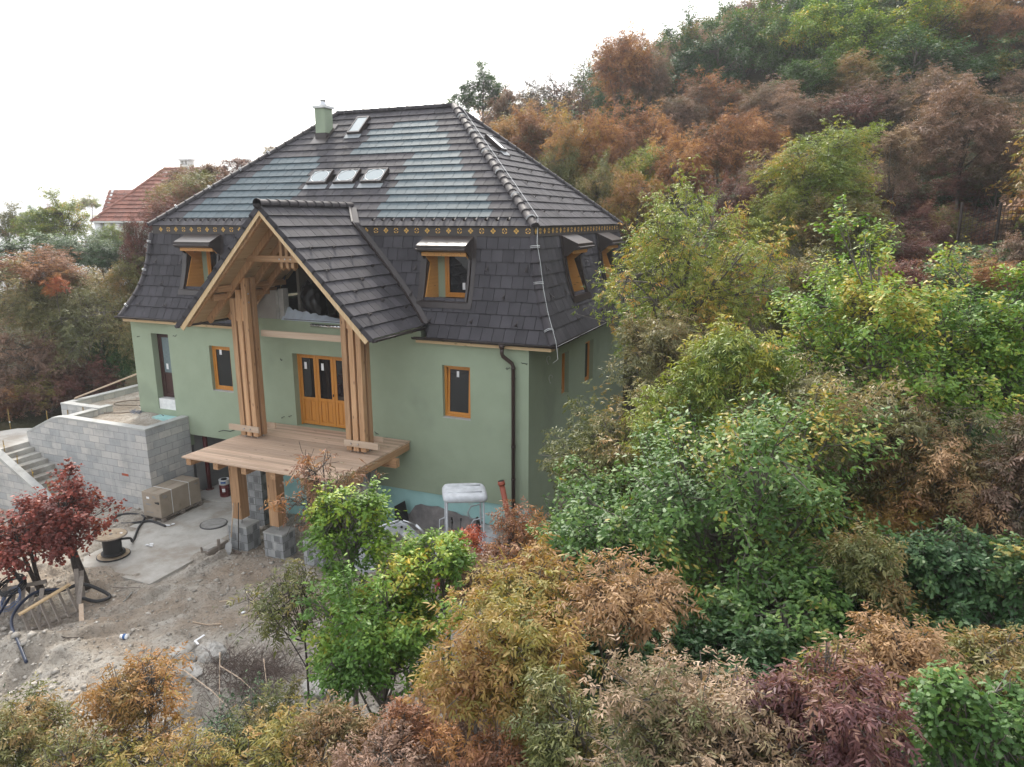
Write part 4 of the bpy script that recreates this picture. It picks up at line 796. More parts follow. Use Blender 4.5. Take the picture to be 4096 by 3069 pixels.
for (dx, ys) in ((1.15, (-2.9, -1.9)), (1.42, (-2.5, -1.5)), (1.7, (-3.0, -0.9)), (2.0, (-1.9,)), (2.25, (-2.6, -1.3)), (2.55, (-1.8,)), (2.8, (-2.8, -1.0)), (3.05, (-1.6,))):
    for y in ys: guard_at((CX+dx, y, PZ-PS*dx), (-1, 0, PS), (PS, 0, 1))
# columns: clusters of six slender larch posts
for cxp in (-8.20, -4.375):
    po = MB(); 
    for k in (-1, 0, 1):
        for j in (0, 1):
            x0_, y0_ = cxp+k*0.235-0.082, -2.41+j*0.26; top = {(-1): 1.0, 0: 1.25, 1: 1.6}[k] if cxp < CX else {(-1): 1.6, 0: 1.25, 1: 1.0}[k]
            po.box((x0_, y0_, -3.12), (x0_+0.164, y0_+0.16, top))
    post = po.build('porch_post', M['larch_z'], house, bevel=0.008)
    fl = MB()
    for k in (-0.5, 0.5):
        x0_ = cxp+k*0.235; fl.box((x0_-0.033, -2.38, 0.35), (x0_+0.033, -2.02, 1.0)); fl.box((x0_-0.033, -2.30, -0.25), (x0_+0.033, -2.1, -0.15))
    fl.build('spacer_block', M['larch_z'], post)
    re = MB()
    for k in (-0.5, 0.5): re.box((cxp+k*0.235-0.03, -2.2, -3.1), (cxp+k*0.235+0.03, -2.15, 0.35))
    re.build('red_stained_filler', mat_noise('red_brown_stain', (0.12, 0.04, 0.02), (0.18, 0.07, 0.035), 3, 0.7, 0), post)
    cb = MB(); cb.box((cxp-0.72, -2.47, -2.98), (cxp+0.42, -2.415, -2.80)); cb.box((cxp-0.5, -1.985, -2.93), (cxp+0.62, -1.93, -2.77))
    if cxp > CX: cb.v = [(2*cxp-v[0]+0.06 if v[1] < -2.2 else v[0], v[1], v[2]) for v in cb.v]; cb.f = [tuple(reversed(f)) for f in cb.f]
    cb.build('clamp_board', M['rough_x'], post, bevel=0.004)
    bt = MB()
    for k in (-0.5, 0.5): bt.cyl((cxp+k*0.235, -2.50, -2.89), (cxp+k*0.235, -2.465, -2.89), 0.025, 8)
    for k in (-1, 0, 1): bt.cyl((cxp+k*0.235, -2.33, -3.2), (cxp+k*0.235, -2.33, -3.12), 0.015, 6); bt.cyl((cxp+k*0.235, -2.07, -3.2), (cxp+k*0.235, -2.07, -3.12), 0.015, 6)
    if cxp < CX:
        for z in (1.15, 0.9): bt.cyl((cxp+0.318, -2.33, z), (cxp+0.34, -2.33, z), 0.025, 8)
    bt.build('bolts', M['steel'], post)
bd = MB(); bd.box((-7.88, -1.93, -0.14), (-4.70, -1.88, 0.045)); bd.build('tie_board', M['rough_x'], house)
# deck: boards along x, six joists along y
dk = MB(); y = -4.48; i = 0
while y < -0.80:
    dk.box((-8.72+random.uniform(-.008, .008), y, -3.235+random.uniform(-.002, .002)), (-3.60+random.uniform(-.008, .008), y+0.125, -3.19+random.uniform(-.002, .002))); y += 0.132
deck = dk.build('porch_deck', M['deckwood'], house)
for k in range(6):
    x = -8.58+k*0.982; jo = MB(); jo.box((x-0.085, -4.40, -3.455), (x+0.085, -0.85 if k else -0.9, -3.238)); jo.build('joist', M['larch_y'], deck, bevel=0.008)
xb = MB(); xb.box((-8.6, -3.36, -3.69), (-3.7, -3.10, -3.458)); xb.box((-8.6, -1.85, -3.69), (-3.45, -1.65, -3.458)); xb.build('cross_beam', M['larch_x'], deck)
for x in (-7.97, -6.60, -5.22):
    pp = MB(); pp.box((x-0.165, -3.42, -5.36), (x+0.165, -3.08, -3.692)); p_ = pp.build('support_post', M['larch_z'], deck, bevel=0.012)
    ro = MB(); ro.cyl((x, -3.25, -5.55), (x, -3.25, -5.36), 0.02, 8); ro.build('threaded_rod', M['steel'], p_)
# block piers
def pier(lo, hi, label, cap=True):
    b = MB(); b.box(lo, (hi[0], hi[1], hi[2]-(0.05 if cap else 0))); rr = random.Random(int(lo[0]*100))
    nz = int((hi[2]-lo[2])/0.2442)
    o = b.build('block_pier', M['pierblock']); OFF[o.name] = Vector((0, 0, 0))
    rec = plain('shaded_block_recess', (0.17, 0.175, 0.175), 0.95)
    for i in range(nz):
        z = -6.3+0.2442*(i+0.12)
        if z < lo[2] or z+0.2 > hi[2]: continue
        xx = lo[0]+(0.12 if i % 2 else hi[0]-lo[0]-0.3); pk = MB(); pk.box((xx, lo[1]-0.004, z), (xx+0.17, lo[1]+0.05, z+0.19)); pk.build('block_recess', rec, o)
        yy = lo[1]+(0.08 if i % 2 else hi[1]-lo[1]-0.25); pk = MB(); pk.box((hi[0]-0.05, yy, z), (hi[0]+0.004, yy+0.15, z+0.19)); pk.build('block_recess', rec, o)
    if cap: c_ = MB(); c_.box((lo[0]-0.012, lo[1]-0.012, hi[2]-0.05), (hi[0]+0.012, hi[1]+0.012, hi[2])); c_.build('mortar_cap', M['coping'], o)
    tagp(o, label, 'block pier', 'concrete block piers carrying the porch'); return o
pier((-8.32, -3.46, -6.6), (-7.62, -2.93, -5.54), 'low grey block pier beside the shovel, carrying the leftmost front post of the deck')
pier((-6.95, -3.50, -6.6), (-6.28, -2.95, -5.54), 'middle low grey block pier under the deck, half behind thin branches')
pier((-5.55, -3.50, -6.6), (-4.90, -2.95, -5.54), 'right low grey block pier under the deck behind the bright oak')
pier((-8.96, -1.98, -6.6), (-8.30, -1.45, -3.70), 'tall grey block pillar under the deck beside the garage opening', False)
pier((-4.90, -2.25, -6.6), (-4.20, -1.70, -3.70), 'tall grey block pillar under the right end of the deck', False)
# ---- loft room inside the porch gable
kw = MB(); kw.box((-9.35, YF+0.02, 0.20), (-8.30, YF+0.30, 1.08)); kw.build('loft_knee_wall', M['ytong'], house)
ke = MB(); ke.box((-8.30, YF+0.03, 0.20), (-8.20, YF+0.28, 1.08)); ke.box((-8.20, YF+0.06, 0.20), (-8.02, YF+0.30, 1.14)); ke.build('loft_wall_edge', M['coping'], house)
sill = MB(); sill.box((-8.0, YF+0.0, 0.2), (-3.6, YF+0.32, 0.225)); sill.build('loft_sill', plain('dark_sill_strip', (0.10, 0.10, 0.10)), house)
lf = MB(); lf.box((-9.6, YF+0.32, 0.06), (-2.9, 2.6, 0.12)); lf.box((-9.2, 1.6, 0.12), (-3.0, 1.75, 3.5)); lf.box((-7.95, -0.1, 0.12), (-7.85, 1.6, 2.9)); lf.build('loft_room', M['int'], house)
gb = MB(); gb.box((-7.0, 1.4, 0.12), (-3.2, 1.5, 2.7)); gb.box((-7.25, 0.9, 0.12), (-7.1, 1.05, 2.0)); gb.build('green_wall_board', M['gboard'], house)
for i in range(4):
    pp = MB(); x = -6.4+i*0.55; pp.tube([(x, 0.9, 0.15), (x-0.55, 1.35, 2.4)], 0.015, 6); o = pp.build('leaning_lath', M['grey_z']); tagp(o, ['thin lath leaning in the loft nearest the black bag', 'second thin lath leaning against the green loft board', 'third thin lath leaning against the green loft board', 'thin lath in the loft closest to the right columns'][i], 'lath', 'laths leaning in the open loft')
me = bpy.data.meshes.new('x'); bm = bmesh.new(); bmesh.ops.create_icosphere(bm, subdivisions=4, radius=1)
rr = random.Random(8)
from mathutils import noise as mn
for v in bm.verts:
    p = v.co.copy(); f = 1+0.16*mn.noise(p*1.7)+0.10*mn.noise(p*4+Vector((3, 1, 2)))+0.04*mn.noise(p*10); v.co = Vector((p.x*0.40*f+0.16*-p.z, p.y*0.34*f, p.z*0.62*f)); 
    if v.co.z < -0.56: v.co.z = -0.56
bm.to_mesh(me); bm.free()
bag = bpy.data.objects.new('rubbish_bag', me); COL.objects.link(bag); bag.location = (-7.32, -0.05, 0.70); me.materials.append(M['bag']); me.polygons.foreach_set('use_smooth', [True]*len(me.polygons)); tagp(bag, 'bulging black plastic rubbish bag standing in the open loft', 'rubbish bag')
sh = MB(); n = 22; rr = random.Random(4); P_ = []
for i in range(n+1):
    t = i/n; x = -8.1+t*2.35; h = 0.26*(1-t)**1.2+0.03+0.05*math.sin(i*1.9)*(1-t); P_.append([(x, YF-0.015, 0.185), (x+0.02, YF+0.03, 0.245), (x+0.03, YF+0.12+0.03*math.sin(i*2.3), 0.25+h*0.45), (x+0.05*math.sin(i), YF+0.22+0.04*math.sin(i*1.3), 0.25+h)])
sh.add([p for r_ in P_ for p in r_], [(i*4+k, i*4+k+1, (i+1)*4+k+1, (i+1)*4+k) for i in range(n) for k in range(3)]); o = sh.build('plastic_sheet', M['foil'], None, True); tagp(o, 'crumpled pale blue-white membrane lying along the open loft sill', 'plastic sheet')
al = MB(); al.tube([(-6.93, YF-0.05, 0.09), (-5.3, YF-0.05, 0.085)], 0.055, 12)
o = al.build('metal_profile', M['alu'], None, True)
h_ = MB()
for i in range(12): h_.box((-6.86+i*0.125, YF-0.108, 0.10), (-6.80+i*0.125, YF-0.098, 0.125))
h_.build('slot_row', M['black'], o); tagp(o, 'shiny slotted aluminium profile fixed below the loft sill', 'metal strip')

# ------------------------------------------------------------------ terrain
AZ = [-180, -120, -80, -70, -55, -47, -41, -33, -26, -17, -5, 4, 13, 30, 60, 120, 180]
RA = [0, 10, 16, 20, 26, 34, 45, 60, 90, 150, 400, 1500, 6000]
TAB = {-180: [-9, -11, -13, -15, -18, -20, -25, -32, -45, -70, -100, -115, -115], -120: [-9, -10, -11, -12, -13, -15, -18, -24, -40, -70, -100, -115, -115],
 -80: [-9, -9, -8, -7.5, -6.5, -6, -6, -8, -14, -40, -90, -115, -115], -70: [-9, -8.5, -7.4, -6.8, -5.5, -4.8, -4.8, -5, -8, -25, -80, -115, -115],
 -55: [-9, -8.2, -7.0, -6.35, -5.6, -4.6, -4.2, -3, -3, -8, -60, -115, -115], -47: [-9, -8.0, -6.8, -6.35, -6.2, -4.2, -3.4, -2.4, -1, -5, -55, -115, -115],
 -41: [-9, -8.0, -6.6, -6.3, -6.2, -3.8, -2.4, 0, 1, 0, -40, -115, -115], -33: [-9, -7.9, -6.4, -6.0, -6.0, -3.6, -0.5, 3.0, 4, 4, -20, -100, -115],
 -26: [-9, -7.8, -6.2, -5.8, -5.8, -3.2, 1.2, 6.8, 8, 8, 0, -90, -115], -17: [-9, -7.7, -6.0, -5.5, -4.2, -1.6, 3.2, 9.0, 12, 12, 10, -60, -115],
 -5: [-8.6, -7.5, -5.6, -4.4, -2.4, 1.2, 6.5, 14.0, 22, 24, 20, -20, -115], 4: [-8.4, -7.2, -4.8, -3.0, -1.0, 1.5, 6.5, 15, 24, 34, 30, 0, -100],
 13: [-8.2, -6.8, -4.2, -2.2, 0.3, 2.2, 7.5, 15, 24, 32, 40, 10, -80], 30: [-8.2, -6.4, -3, -1.0, 1.5, 4.5, 9, 16, 26, 34, 50, 20, -60], 60: [-8.4, -7, -4, -1, 2, 6, 12, 20, 30, 36, 30, 0, -80],
 120: [-9, -9, -9, -9, -9, -9, -9, -10, -14, -25, -60, -100, -115], 180: [-9, -11, -13, -15, -18, -20, -25, -32, -45, -70, -100, -115, -115]}
TM = np.array([TAB[a] for a in AZ], float)
def sstep(a, b, x): t = np.clip((x-a)/(b-a), 0, 1); return t*t*(3-2*t)
rngn = np.random.RandomState(11)
PERM = rngn.rand(256, 256)
def vnoise(x, y):
    xi, yi = np.floor(x).astype(int), np.floor(y).astype(int); fx, fy = x-xi, y-yi; fx = fx*fx*(3-2*fx); fy = fy*fy*(3-2*fy)
    g = lambda a, b: PERM[a % 256, b % 256]
    return (g(xi, yi)*(1-fx)+g(xi+1, yi)*fx)*(1-fy)+(g(xi, yi+1)*(1-fx)+g(xi+1, yi+1)*fx)*fy-0.5
def fbm(x, y, f0, n, gain=0.55):
    s_ = 0; a = 1.0
    for i in range(n): s_ = s_+a*vnoise(x*f0+i*17.3, y*f0+i*9.1); a *= gain; f0 *= 2.03
    return s_
def terrain(x, y, detail=True):
    x = np.asarray(x, float); y = np.asarray(y, float); dx, dy = x-7.09, y+18.41; r = np.hypot(dx, dy); az = np.degrees(np.arctan2(dx, dy))
    ai = np.clip(np.searchsorted(AZ, az)-1, 0, len(AZ)-2); A0 = np.array(AZ, float); ta = (az-A0[ai])/(A0[ai+1]-A0[ai])
    ri = np.clip(np.searchsorted(RA, r)-1, 0, len(RA)-2); R0 = np.array(RA, float); tr = np.clip((r-R0[ri])/(R0[ri+1]-R0[ri]), 0, 1)
    z = (TM[ai, ri]*(1-ta)+TM[ai+1, ri]*ta)*(1-tr)+(TM[ai, ri+1]*(1-ta)+TM[ai+1, ri+1]*ta)*tr
    # building pad in front of the house
    pz = -6.34+0.62*sstep(-5.5, -1.5, x)*sstep(-7.5, -3.0, y)+0.25*sstep(-1.5, 1.2, x)*sstep(-3, -1, y)
    pz = pz-0.5*sstep(-8.6, -12.5, y)-0.25*sstep(-10.5, -14, x)*sstep(-5, -9, y)
    # mounds: ridge by the red bush, berm with boulders, heap in the lower left
    def hump(cx, cy, sx, sy, h, rot=0.0):
        c_, s_ = math.cos(rot), math.sin(rot); u = (x-cx)*c_+(y-cy)*s_; v = -(x-cx)*s_+(y-cy)*c_; return h*np.exp(-(u/sx)**2-(v/sy)**2)
    pz = pz+hump(-8.6, -9.3, 1.5, 0.5, 0.45, 0.35)+hump(-8.1, -8.2, 0.9, 0.4, 0.18, 0.4)+hump(-4.1, -8.6, 2.2, 0.55, 0.32, 0.25)+hump(-1.6, -8.2, 1.2, 0.8, 0.3)-hump(-3.3, -9.6, 1.2, 0.6, 0.3)-hump(-9.9, -8.7, 0.8, 0.7, 0.15)
    for k, (u0, am) in enumerate(((-7.9, 0.12), (-6.6, 0.12))):   # wheel ruts curving down the slope
        xr = u0-0.9*sstep(-6, -9.5, y)*1.6; pz = pz-am*np.exp(-((x-xr)/0.16)**2)*sstep(-5.9, -6.6, y)+am*0.6*np.exp(-((np.abs(x-xr)-0.3)/0.12)**2)*sstep(-5.9, -6.6, y)
    wpad = sstep(-15.3, -14.6, x)*sstep(4.2, 2.6, x)*sstep(-13.5, -11.0, y)*sstep(12, 9.5, y)
    wleft = sstep(-24, -20.5, x)*sstep(-14.2, -15.2, x)*sstep(-9, -5, y)*sstep(8, 4, y)
    pz = np.where(y > -0.4, np.where(x > -0.2, pz+0.10*(y+0.4), -6.6), pz)
    z = z*(1-wpad)+pz*wpad
    lz = np.where(y > -2.4, -4.75+0.0*y, -6.34+1.0*sstep(-3.4, -2.6, y)*0); lz = np.where(x > -18.6, np.where(y > -2.4, -4.9, -6.36), np.where(y > -2.4, -4.75, -6.2-0.0*x))
    z = z*(1-wleft)+lz*wleft
    if detail:
        near = sstep(30, 22, r)
        z = z+near*(0.10*fbm(x, y, 1.1, 3)+0.055*fbm(x, y, 4.5, 4, 0.7))*np.where((x < -8.2) & (x > -12.9) & (y > -6.4) & (y < -0.7), 0.15, 1.0)+near*0.13*sstep(-0.15, 0.3, fbm(x, y, 1.6, 3))*(((x < -8.1) & (x > -12.9) & (y > -6.6) & (y < -0.9) & ~((x < -8.9) & (x > -11.7) & (y > -5.7))))+(1-near)*1.0*fbm(x, y, 0.12, 3)
        z = z+0.16*np.abs(fbm(x, y, 3.2, 3, 0.6))*sstep(-9.6, -11.0, y)*sstep(-1.5, -4.0, x)*near
    return z
def axis(lo, hi, st, far):
    a = list(np.arange(lo, hi, st)); d = st; v = hi
    while v < far: d *= 1.14; v += d; a.append(v)
    d = st; v = lo
    while v > -far: d *= 1.14; v -= d; a.insert(0, v)
    return np.array(a)
gx, gy_ = axis(-15.5, 3.0, 0.065, 6500), axis(-13.5, -0.5, 0.065, 6500)
X, Y = np.meshgrid(gx, gy_); Z = terrain(X, Y); ny, nx = X.shape
def grid_mesh(name, X, Y, Z, mat, attr=None):
    ny, nx = X.shape; me = bpy.data.meshes.new(name); co = np.stack([X, Y, Z], -1).reshape(-1, 3); me.vertices.add(len(co)); me.vertices.foreach_set('co', co.ravel())
    idx = np.arange(ny*nx).reshape(ny, nx); q = np.stack([idx[:-1, :-1], idx[:-1, 1:], idx[1:, 1:], idx[1:, :-1]], -1).reshape(-1, 4)
    me.loops.add(q.size); me.loops.foreach_set('vertex_index', q.ravel().astype(np.int32)); me.polygons.add(len(q)); me.polygons.foreach_set('loop_start', np.arange(0, q.size, 4, dtype=np.int32))
    me.polygons.foreach_set('use_smooth', np.ones(len(q), bool)); me.materials.append(mat); me.update(calc_edges=True)
    if attr is not None: a = me.attributes.new('wild', 'FLOAT', 'POINT'); a.data.foreach_set('value', attr.ravel().astype(np.float32))
    o = bpy.data.objects.new(name, me); COL.objects.link(o); OFF[o.name] = Vector((0, 0, 0)); return o
wild = 1-sstep(-16.5, -14.5, X)*sstep(3.5, 1.5, X)*sstep(-12.2, -10.6, Y+0.7*fbm(X, Y, 0.8, 3))*sstep(4, 1, Y)
wild = np.clip(wild+0.5*sstep(-8.6, -9.6, Y)*sstep(-4.5, -2.5, X), 0, 1)
wild = np.where((X > -24) & (X < -14.8) & (Y > -9) & (Y < -2.4), 0.0, wild)
tagp(grid_mesh('ground', X, Y, Z, M['dirt'], wild), kind='structure')
def tz(x, y): return float(terrain(np.array([x]), np.array([y]))[0])
# far hazy hill range beyond the valley
a = np.radians(np.linspace(-110, -20, 90)); rows = []
for rr_, hf in ((2600, 0), (3000, 0.55), (3500, 1.0), (4200, 0.8), (5000, 0.3)):
    prof = 60+95*np.clip(np.sin((np.degrees(a)+95)/42), -0.4, 1)+18*np.sin(np.degrees(a)*0.9)+7*np.sin(np.degrees(a)*2.7); rows.append((7+rr_*np.sin(a), -18+rr_*np.cos(a), -116+hf*(prof+112)))
hx, hy, hz_ = [np.array([r[k] for r in rows]) for k in range(3)]
tagp(grid_mesh('hills', hx, hy, hz_, mat_noise('distant_wooded_hill', (0.06, 0.08, 0.05), (0.12, 0.12, 0.08), 0.01, 0.95, 0)), kind='structure')
# pale concrete slab on the drive
sl = MB(); sl.prism([(-12.42, -4.42, -6.5), (-11.85, -4.42, -6.5), (-11.85, -6.06, -6.5), (-8.6, -6.06, -6.5), (-8.62, -4.2, -6.5), (-8.62, -3.2, -6.5), (-8.2, -3.0, -6.5), (-8.2, -1.06, -6.5), (-12.42, -1.06, -6.5)], (0, 0, 0.235))
sl.v = [(x, y, z) for x, y, z in sl.v]; tagp(sl.build('concrete_slab', M['slab']), kind='structure')
# ------------------------------------------------------------------ retaining wall, terrace, stairs
TW = -3.37
rw = MB()
rw.prism([(-18.31, -2.52, -6.7), (-12.43, -2.52, -6.7), (-12.43, -2.52, TW-0.07), (-16.40, -2.52, TW-0.07), (-16.86, -2.52, -3.52), (-18.31, -2.52, -4.18)], (0, 0.28, 0))
rw.box((-12.71, -2.24, -6.7), (-12.43, -0.76, TW-0.07)); rw.box((-16.43, -2.24, -5.2), (-16.15, -1.32, TW-0.07))
rw.box((-18.25, -1.2, -5.2), (-16.2, -0.92, TW-0.07)); rw.box((-16.48, -0.92, -4.2), (-16.2, -0.68, TW-0.07)); rw.box((-18.25, -0.92, -5.2), (-17.97, 4.5, TW-0.07))
rwo = rw.build('retaining_wall', M['block']); tagp(rwo, 'grey concrete block retaining wall of the terrace with pale coping', 'retaining wall')
cg = MB(); e = 0.012
cg.prism([(-16.42, -2.52-e, TW-0.07), (-16.42, -2.52-e, TW), (-12.43+e, -2.52-e, TW), (-12.43+e, -2.52-e, TW-0.07)][::-1], (0, 0.28+e, 0))
cg.prism([(-16.42, -2.52-e, TW-0.07), (-16.86, -2.52-e, -3.52), (-18.31, -2.52-e, -4.18), (-18.31, -2.52-e, -4.10), (-16.86, -2.52-e, -3.44), (-16.42, -2.52-e, TW)][::-1], (0, 0.28, 0))
cg.box((-12.71, -2.24, TW-0.07), (-12.43+e, -0.76, TW)); cg.box((-16.43-e, -2.24, TW-0.07), (-16.15+e, -1.31, TW-0.002)); cg.box((-18.26, -1.2-e, TW-0.07), (-16.2, -0.92, TW)); cg.box((-16.48, -0.92, TW-0.07), (-16.2+e, -0.67, TW)); cg.box((-18.26, -0.92, TW-0.07), (-17.96, 4.5, TW))
cgo = cg.build('coping', M['coping'], rwo, bevel=0.01)
br_ = MB(); br_.box((-13.75, -2.53, -5.12), (-13.45, -2.515, -5.04)); br_.build('exposed_brick', M['kg'], rwo)
gxs, gys = np.arange(-18.0, -12.6, 0.09), np.arange(-2.3, 4.6, 0.09); XX, YY = np.meshgrid(gxs, gys); ZZ = -3.60+0.05*fbm(XX, YY, 1.2, 4, 0.6)+0.02*fbm(XX, YY, 7, 3)
ZZ = ZZ-1.6*((XX < -16.25) & (YY < -0.95)); ZZ = ZZ+0.10*np.exp(-((XX+14.3)/0.9)**2-((YY+0.7)/0.3)**2)
tagp(grid_mesh('terrace_soil', XX, YY, ZZ, M['dirt'], XX*0), kind='structure')
sc_ = MB(); sc_.box((-13.9, -0.98, -3.62), (-12.99, -0.62, -3.5)); sc_.build('blue_insulation_scrap', M['styro']); tagp(COL.objects['blue_insulation_scrap'], 'scrap of pale blue insulation board on the terrace below the dark door', 'insulation board')
NOS = [(-18.28, -4.48), (-18.03, -4.65), (-17.72, -4.82), (-17.38, -4.99), (-17.06, -5.15), (-16.73, -5.32), (-16.42, -5.48), (-16.09, -5.65), (-15.78, -5.81), (-15.42, -5.98), (-15.06, -6.14)]
stt = thing('concrete_stairs', (-16.7, -3.1, -6.3), 'rough concrete outdoor stairs climbing left along the block wall', 'stairs')
for k in range(1, len(NOS)):
    s_ = MB(); s_.box((NOS[k-1][0]-0.0, -3.74, -6.6), (NOS[k][0]+0.004*k*0+0.0, -2.525, NOS[k][1])); s_.build('step', M['step'], stt, bevel=0.012)
s_ = MB(); s_.box((-15.06, -3.74, -6.6), (-14.75, -2.525, -6.30)); s_.build('step', M['step'], stt, bevel=0.012)
pf = MB(); pf.prism([(-18.28, -3.74, -4.7), (-18.28, -1.25, -4.7), (-19.0, -1.3, -4.7), (-19.9, -1.38, -4.7), (-20.3, -1.6, -4.7), (-20.5, -2.0, -4.7), (-20.6, -2.6, -4.7), (-20.5, -3.4, -4.7), (-19.6, -4.3, -4.7), (-18.6, -4.0, -4.7)][::-1], (0, 0, 0.22)); pf.build('landing', M['slab'], stt)
for k in range(6): s_ = MB(); s_.box((-18.1+0.3*k, -2.235, -5.0), (-17.8+0.3*k, -1.21, -4.33+0.15*k)); s_.build('step', M['step'], stt)
stw = MB(); stw.prism([(-18.6, -3.75, -6.7), (-14.9, -3.75, -6.7), (-14.9, -3.75, -6.15), (-17.9, -3.75, -4.47), (-18.6, -3.75, -4.40)], (0, -0.22, 0)); so_ = stw.build('stair_wall', M['block']); tagp(so_, 'low sloping block wall on the outer side of the concrete stairs', 'wall')
sc2 = MB(); sc2.prism([(-14.88, -3.73, -6.15), (-17.9, -3.73, -4.47), (-18.62, -3.73, -4.40), (-18.62, -3.73, -4.31), (-17.86, -3.73, -4.37), (-14.88, -3.73, -6.05)], (0, -0.27, 0)); sc2.build('coping', M['coping'], so_)
for i, (x, z, ln) in enumerate(((-17.78, -4.45, 0.40), (-17.2, -4.80, 0.30), (-16.5, -5.18, 0.28), (-15.83, -5.54, 0.36), (-15.76, -5.56, 0.36), (-15.2, -5.88, 0.4), (-18.05, -3.62, 0.0))):
    if ln == 0: continue
    r_ = MB(); r_.tube([(x, -3.68, z), (x+0.03*math.sin(i*2), -3.68, z+ln)], 0.014, 6); o = r_.build('conduit_stub', M['brass'])
    s__ = MB(); s__.tube([(x+0.01, -3.68, z+ln*0.5), (x+0.01, -3.68, z+ln*0.5+0.03)], 0.018, 6); s__.build('tape', M['yellowstr'], o)
    tagp(o, ['ochre conduit stub beside the top stair', 'ochre conduit stub beside the second stair from the landing', 'ochre conduit stub halfway down the stairs', 'left one of the paired conduit stubs on the stair wall', 'right one of the paired conduit stubs on the stair wall', 'lowest ochre conduit stub beside the stairs'][i], 'conduit', 'conduit stubs sticking up along the stairs')
for i, (x, y, z) in enumerate(((-18.95, -1.32, -4.5), (-20.55, -1.7, -4.5), (-17.9, -1.23, -4.1), (-17.05, -1.23, -3.9))):
    r_ = MB(); r_.tube([(x, y, z), (x+0.02, y, z+0.6), (x+0.03, y, z+0.78)] if i < 2 else [(x, y, z), (x+0.02, y, z+0.5)], 0.016, 6); o = r_.build('conduit_stub', M['brass']); t_ = MB(); t_.tube([(x+.01, y, z+0.25), (x+.01, y, z+0.3)], 0.022, 6); t_.build('tape', M['white'], o)
    tagp(o, ['tall ochre conduit at the back edge of the landing', 'ochre conduit at the far left edge of the landing', 'rusty conduit stub on the small block wall, left', 'rusty conduit stub on the small block wall, right'][i], 'conduit', 'conduit stubs around the landing')
pk = MB(); pk.beam((-18.25, -0.62, -3.33), (-16.2, 0.7, -2.42), 0.14, 0.05); o = pk.build('plank', M['rough_x'], bevel=0.004); tagp(o, 'long pale plank leaning from the terrace wall up to the house', 'plank')
def hose(name, pts, r, mat, label, cat='hose', closed=False, sub=6):
    P_ = [Vector(p) for p in pts]; out = []
    for i in range(len(P_)-1):
        p0, p1, p2, p3 = P_[max(i-1, 0)], P_[i], P_[i+1], P_[min(i+2, len(P_)-1)]
        for k in range(sub): t = k/sub; out.append(0.5*((2*p1)+(p2-p0)*t+(2*p0-5*p1+4*p2-p3)*t*t+(3*p1-p0-3*p2+p3)*t**3))
    out.append(P_[-1]); h = MB(); h.tube(out, r, 8); o = h.build(name, mat, None, True); tagp(o, label, cat); return o
zt_ = -3.53
hose('hose', [(-16.0, -1.19, zt_), (-15.47, -0.96, zt_), (-15.0, -0.62, zt_), (-14.2, -0.5, zt_), (-13.6, -0.75, zt_+.03)], 0.018, plain('brown_hose', (0.10, 0.07, 0.045), 0.6), 'thin brown hose running across the terrace soil towards the dark door')
hose('hose', [(-14.2, -0.62, zt_), (-15.25, 0.13, zt_), (-16.6, -0.2, zt_), (-16.9, 0.1, zt_), (-16.6, 0.55, zt_), (-15.6, 0.8, zt_), (-15.2, 0.5, zt_)], 0.018, plain('brown_hose2', (0.12, 0.09, 0.06), 0.6), 'looped brown hose lying on the terrace soil by the wall corner')
hose('pipe', [(-15.9, 0.1, zt_), (-14.8, -0.45, zt_+.01), (-13.4, -0.95, zt_)], 0.012, M['rock'], 'thin grey rod on the terrace soil beside the right wall', 'rod')
nb_ = MB(); rr = random.Random(2)
for k in range(26):
    a0 = rr.uniform(0, 6.28); p = Vector((-14.95+rr.uniform(-.18, .18), -0.72+rr.uniform(-.12, .12), -3.52)); nb_.tube([p, p+Vector((math.cos(a0)*.14, math.sin(a0)*.1, rr.uniform(0, .1))), p+Vector((math.cos(a0+1)*.2, math.sin(a0+1)*.16, 0.01))], 0.008, 4)
tagp(nb_.build('netting_heap', M['cablegrey']), 'small crumpled heap of dark netting on the terrace soil', 'netting')
# ------------------------------------------------------------------ site objects
# carton on a pallet
pl = thing('pallet', (-11.98, -2.2, -6.26), 'worn wooden pallet under the big brown carton', 'pallet')
for i in range(5): b = MB(); y = -2.98+i*0.36; b.box((-12.36, y, -6.145), (-11.52, y+0.16, -6.12)); b.build('deck_board', M['grey_x'], pl)
for x in (-12.36, -11.99, -11.62): b = MB(); b.box((x, -2.98, -6.168), (x+0.1, -1.38, -6.147)); b.box((x, -2.98, -6.262), (x+0.1, -1.38, -6.243)); b.build('runner_board', M['grey_y'], pl)
for x in (-12.36, -11.99, -11.62):
    for y in (-2.98, -2.25, -1.5): b = MB(); b.box((x, y, -6.243), (x+0.1, y+0.13, -6.168)); b.build('block', M['grey_y'], pl)
ca = MB(); ca.box((-12.34, -3.0, -6.118), (-11.56, -1.36, -5.30)); ct_ = ca.build('carton', M['carton'], bevel=0.012); tagp(ct_, 'large brown cardboard carton strapped on a pallet against the block wall', 'carton')
for y in (-2.55, -1.85):
    st = MB()
    for lo, hi in (((-12.345, y, -5.296), (-11.555, y+0.018, -5.29)), ((-11.556, y, -6.11), (-11.549, y+0.018, -5.29))): st.box(lo, hi)
    st.build('strap', M['white'], ct_)
tp_ = MB(); tp_.box((-12.0, -2.99, -5.298), (-11.93, -1.37, -5.294)); tp_.build('tape', plain('brown_tape', (0.26, 0.2, 0.14), 0.3), ct_)
lb = MB(); lb.box((-12.14, -3.007, -5.52), (-12.02, -3.002, -5.45)); lb.build('shipping_label', M['paper'], ct_)
lb = MB()
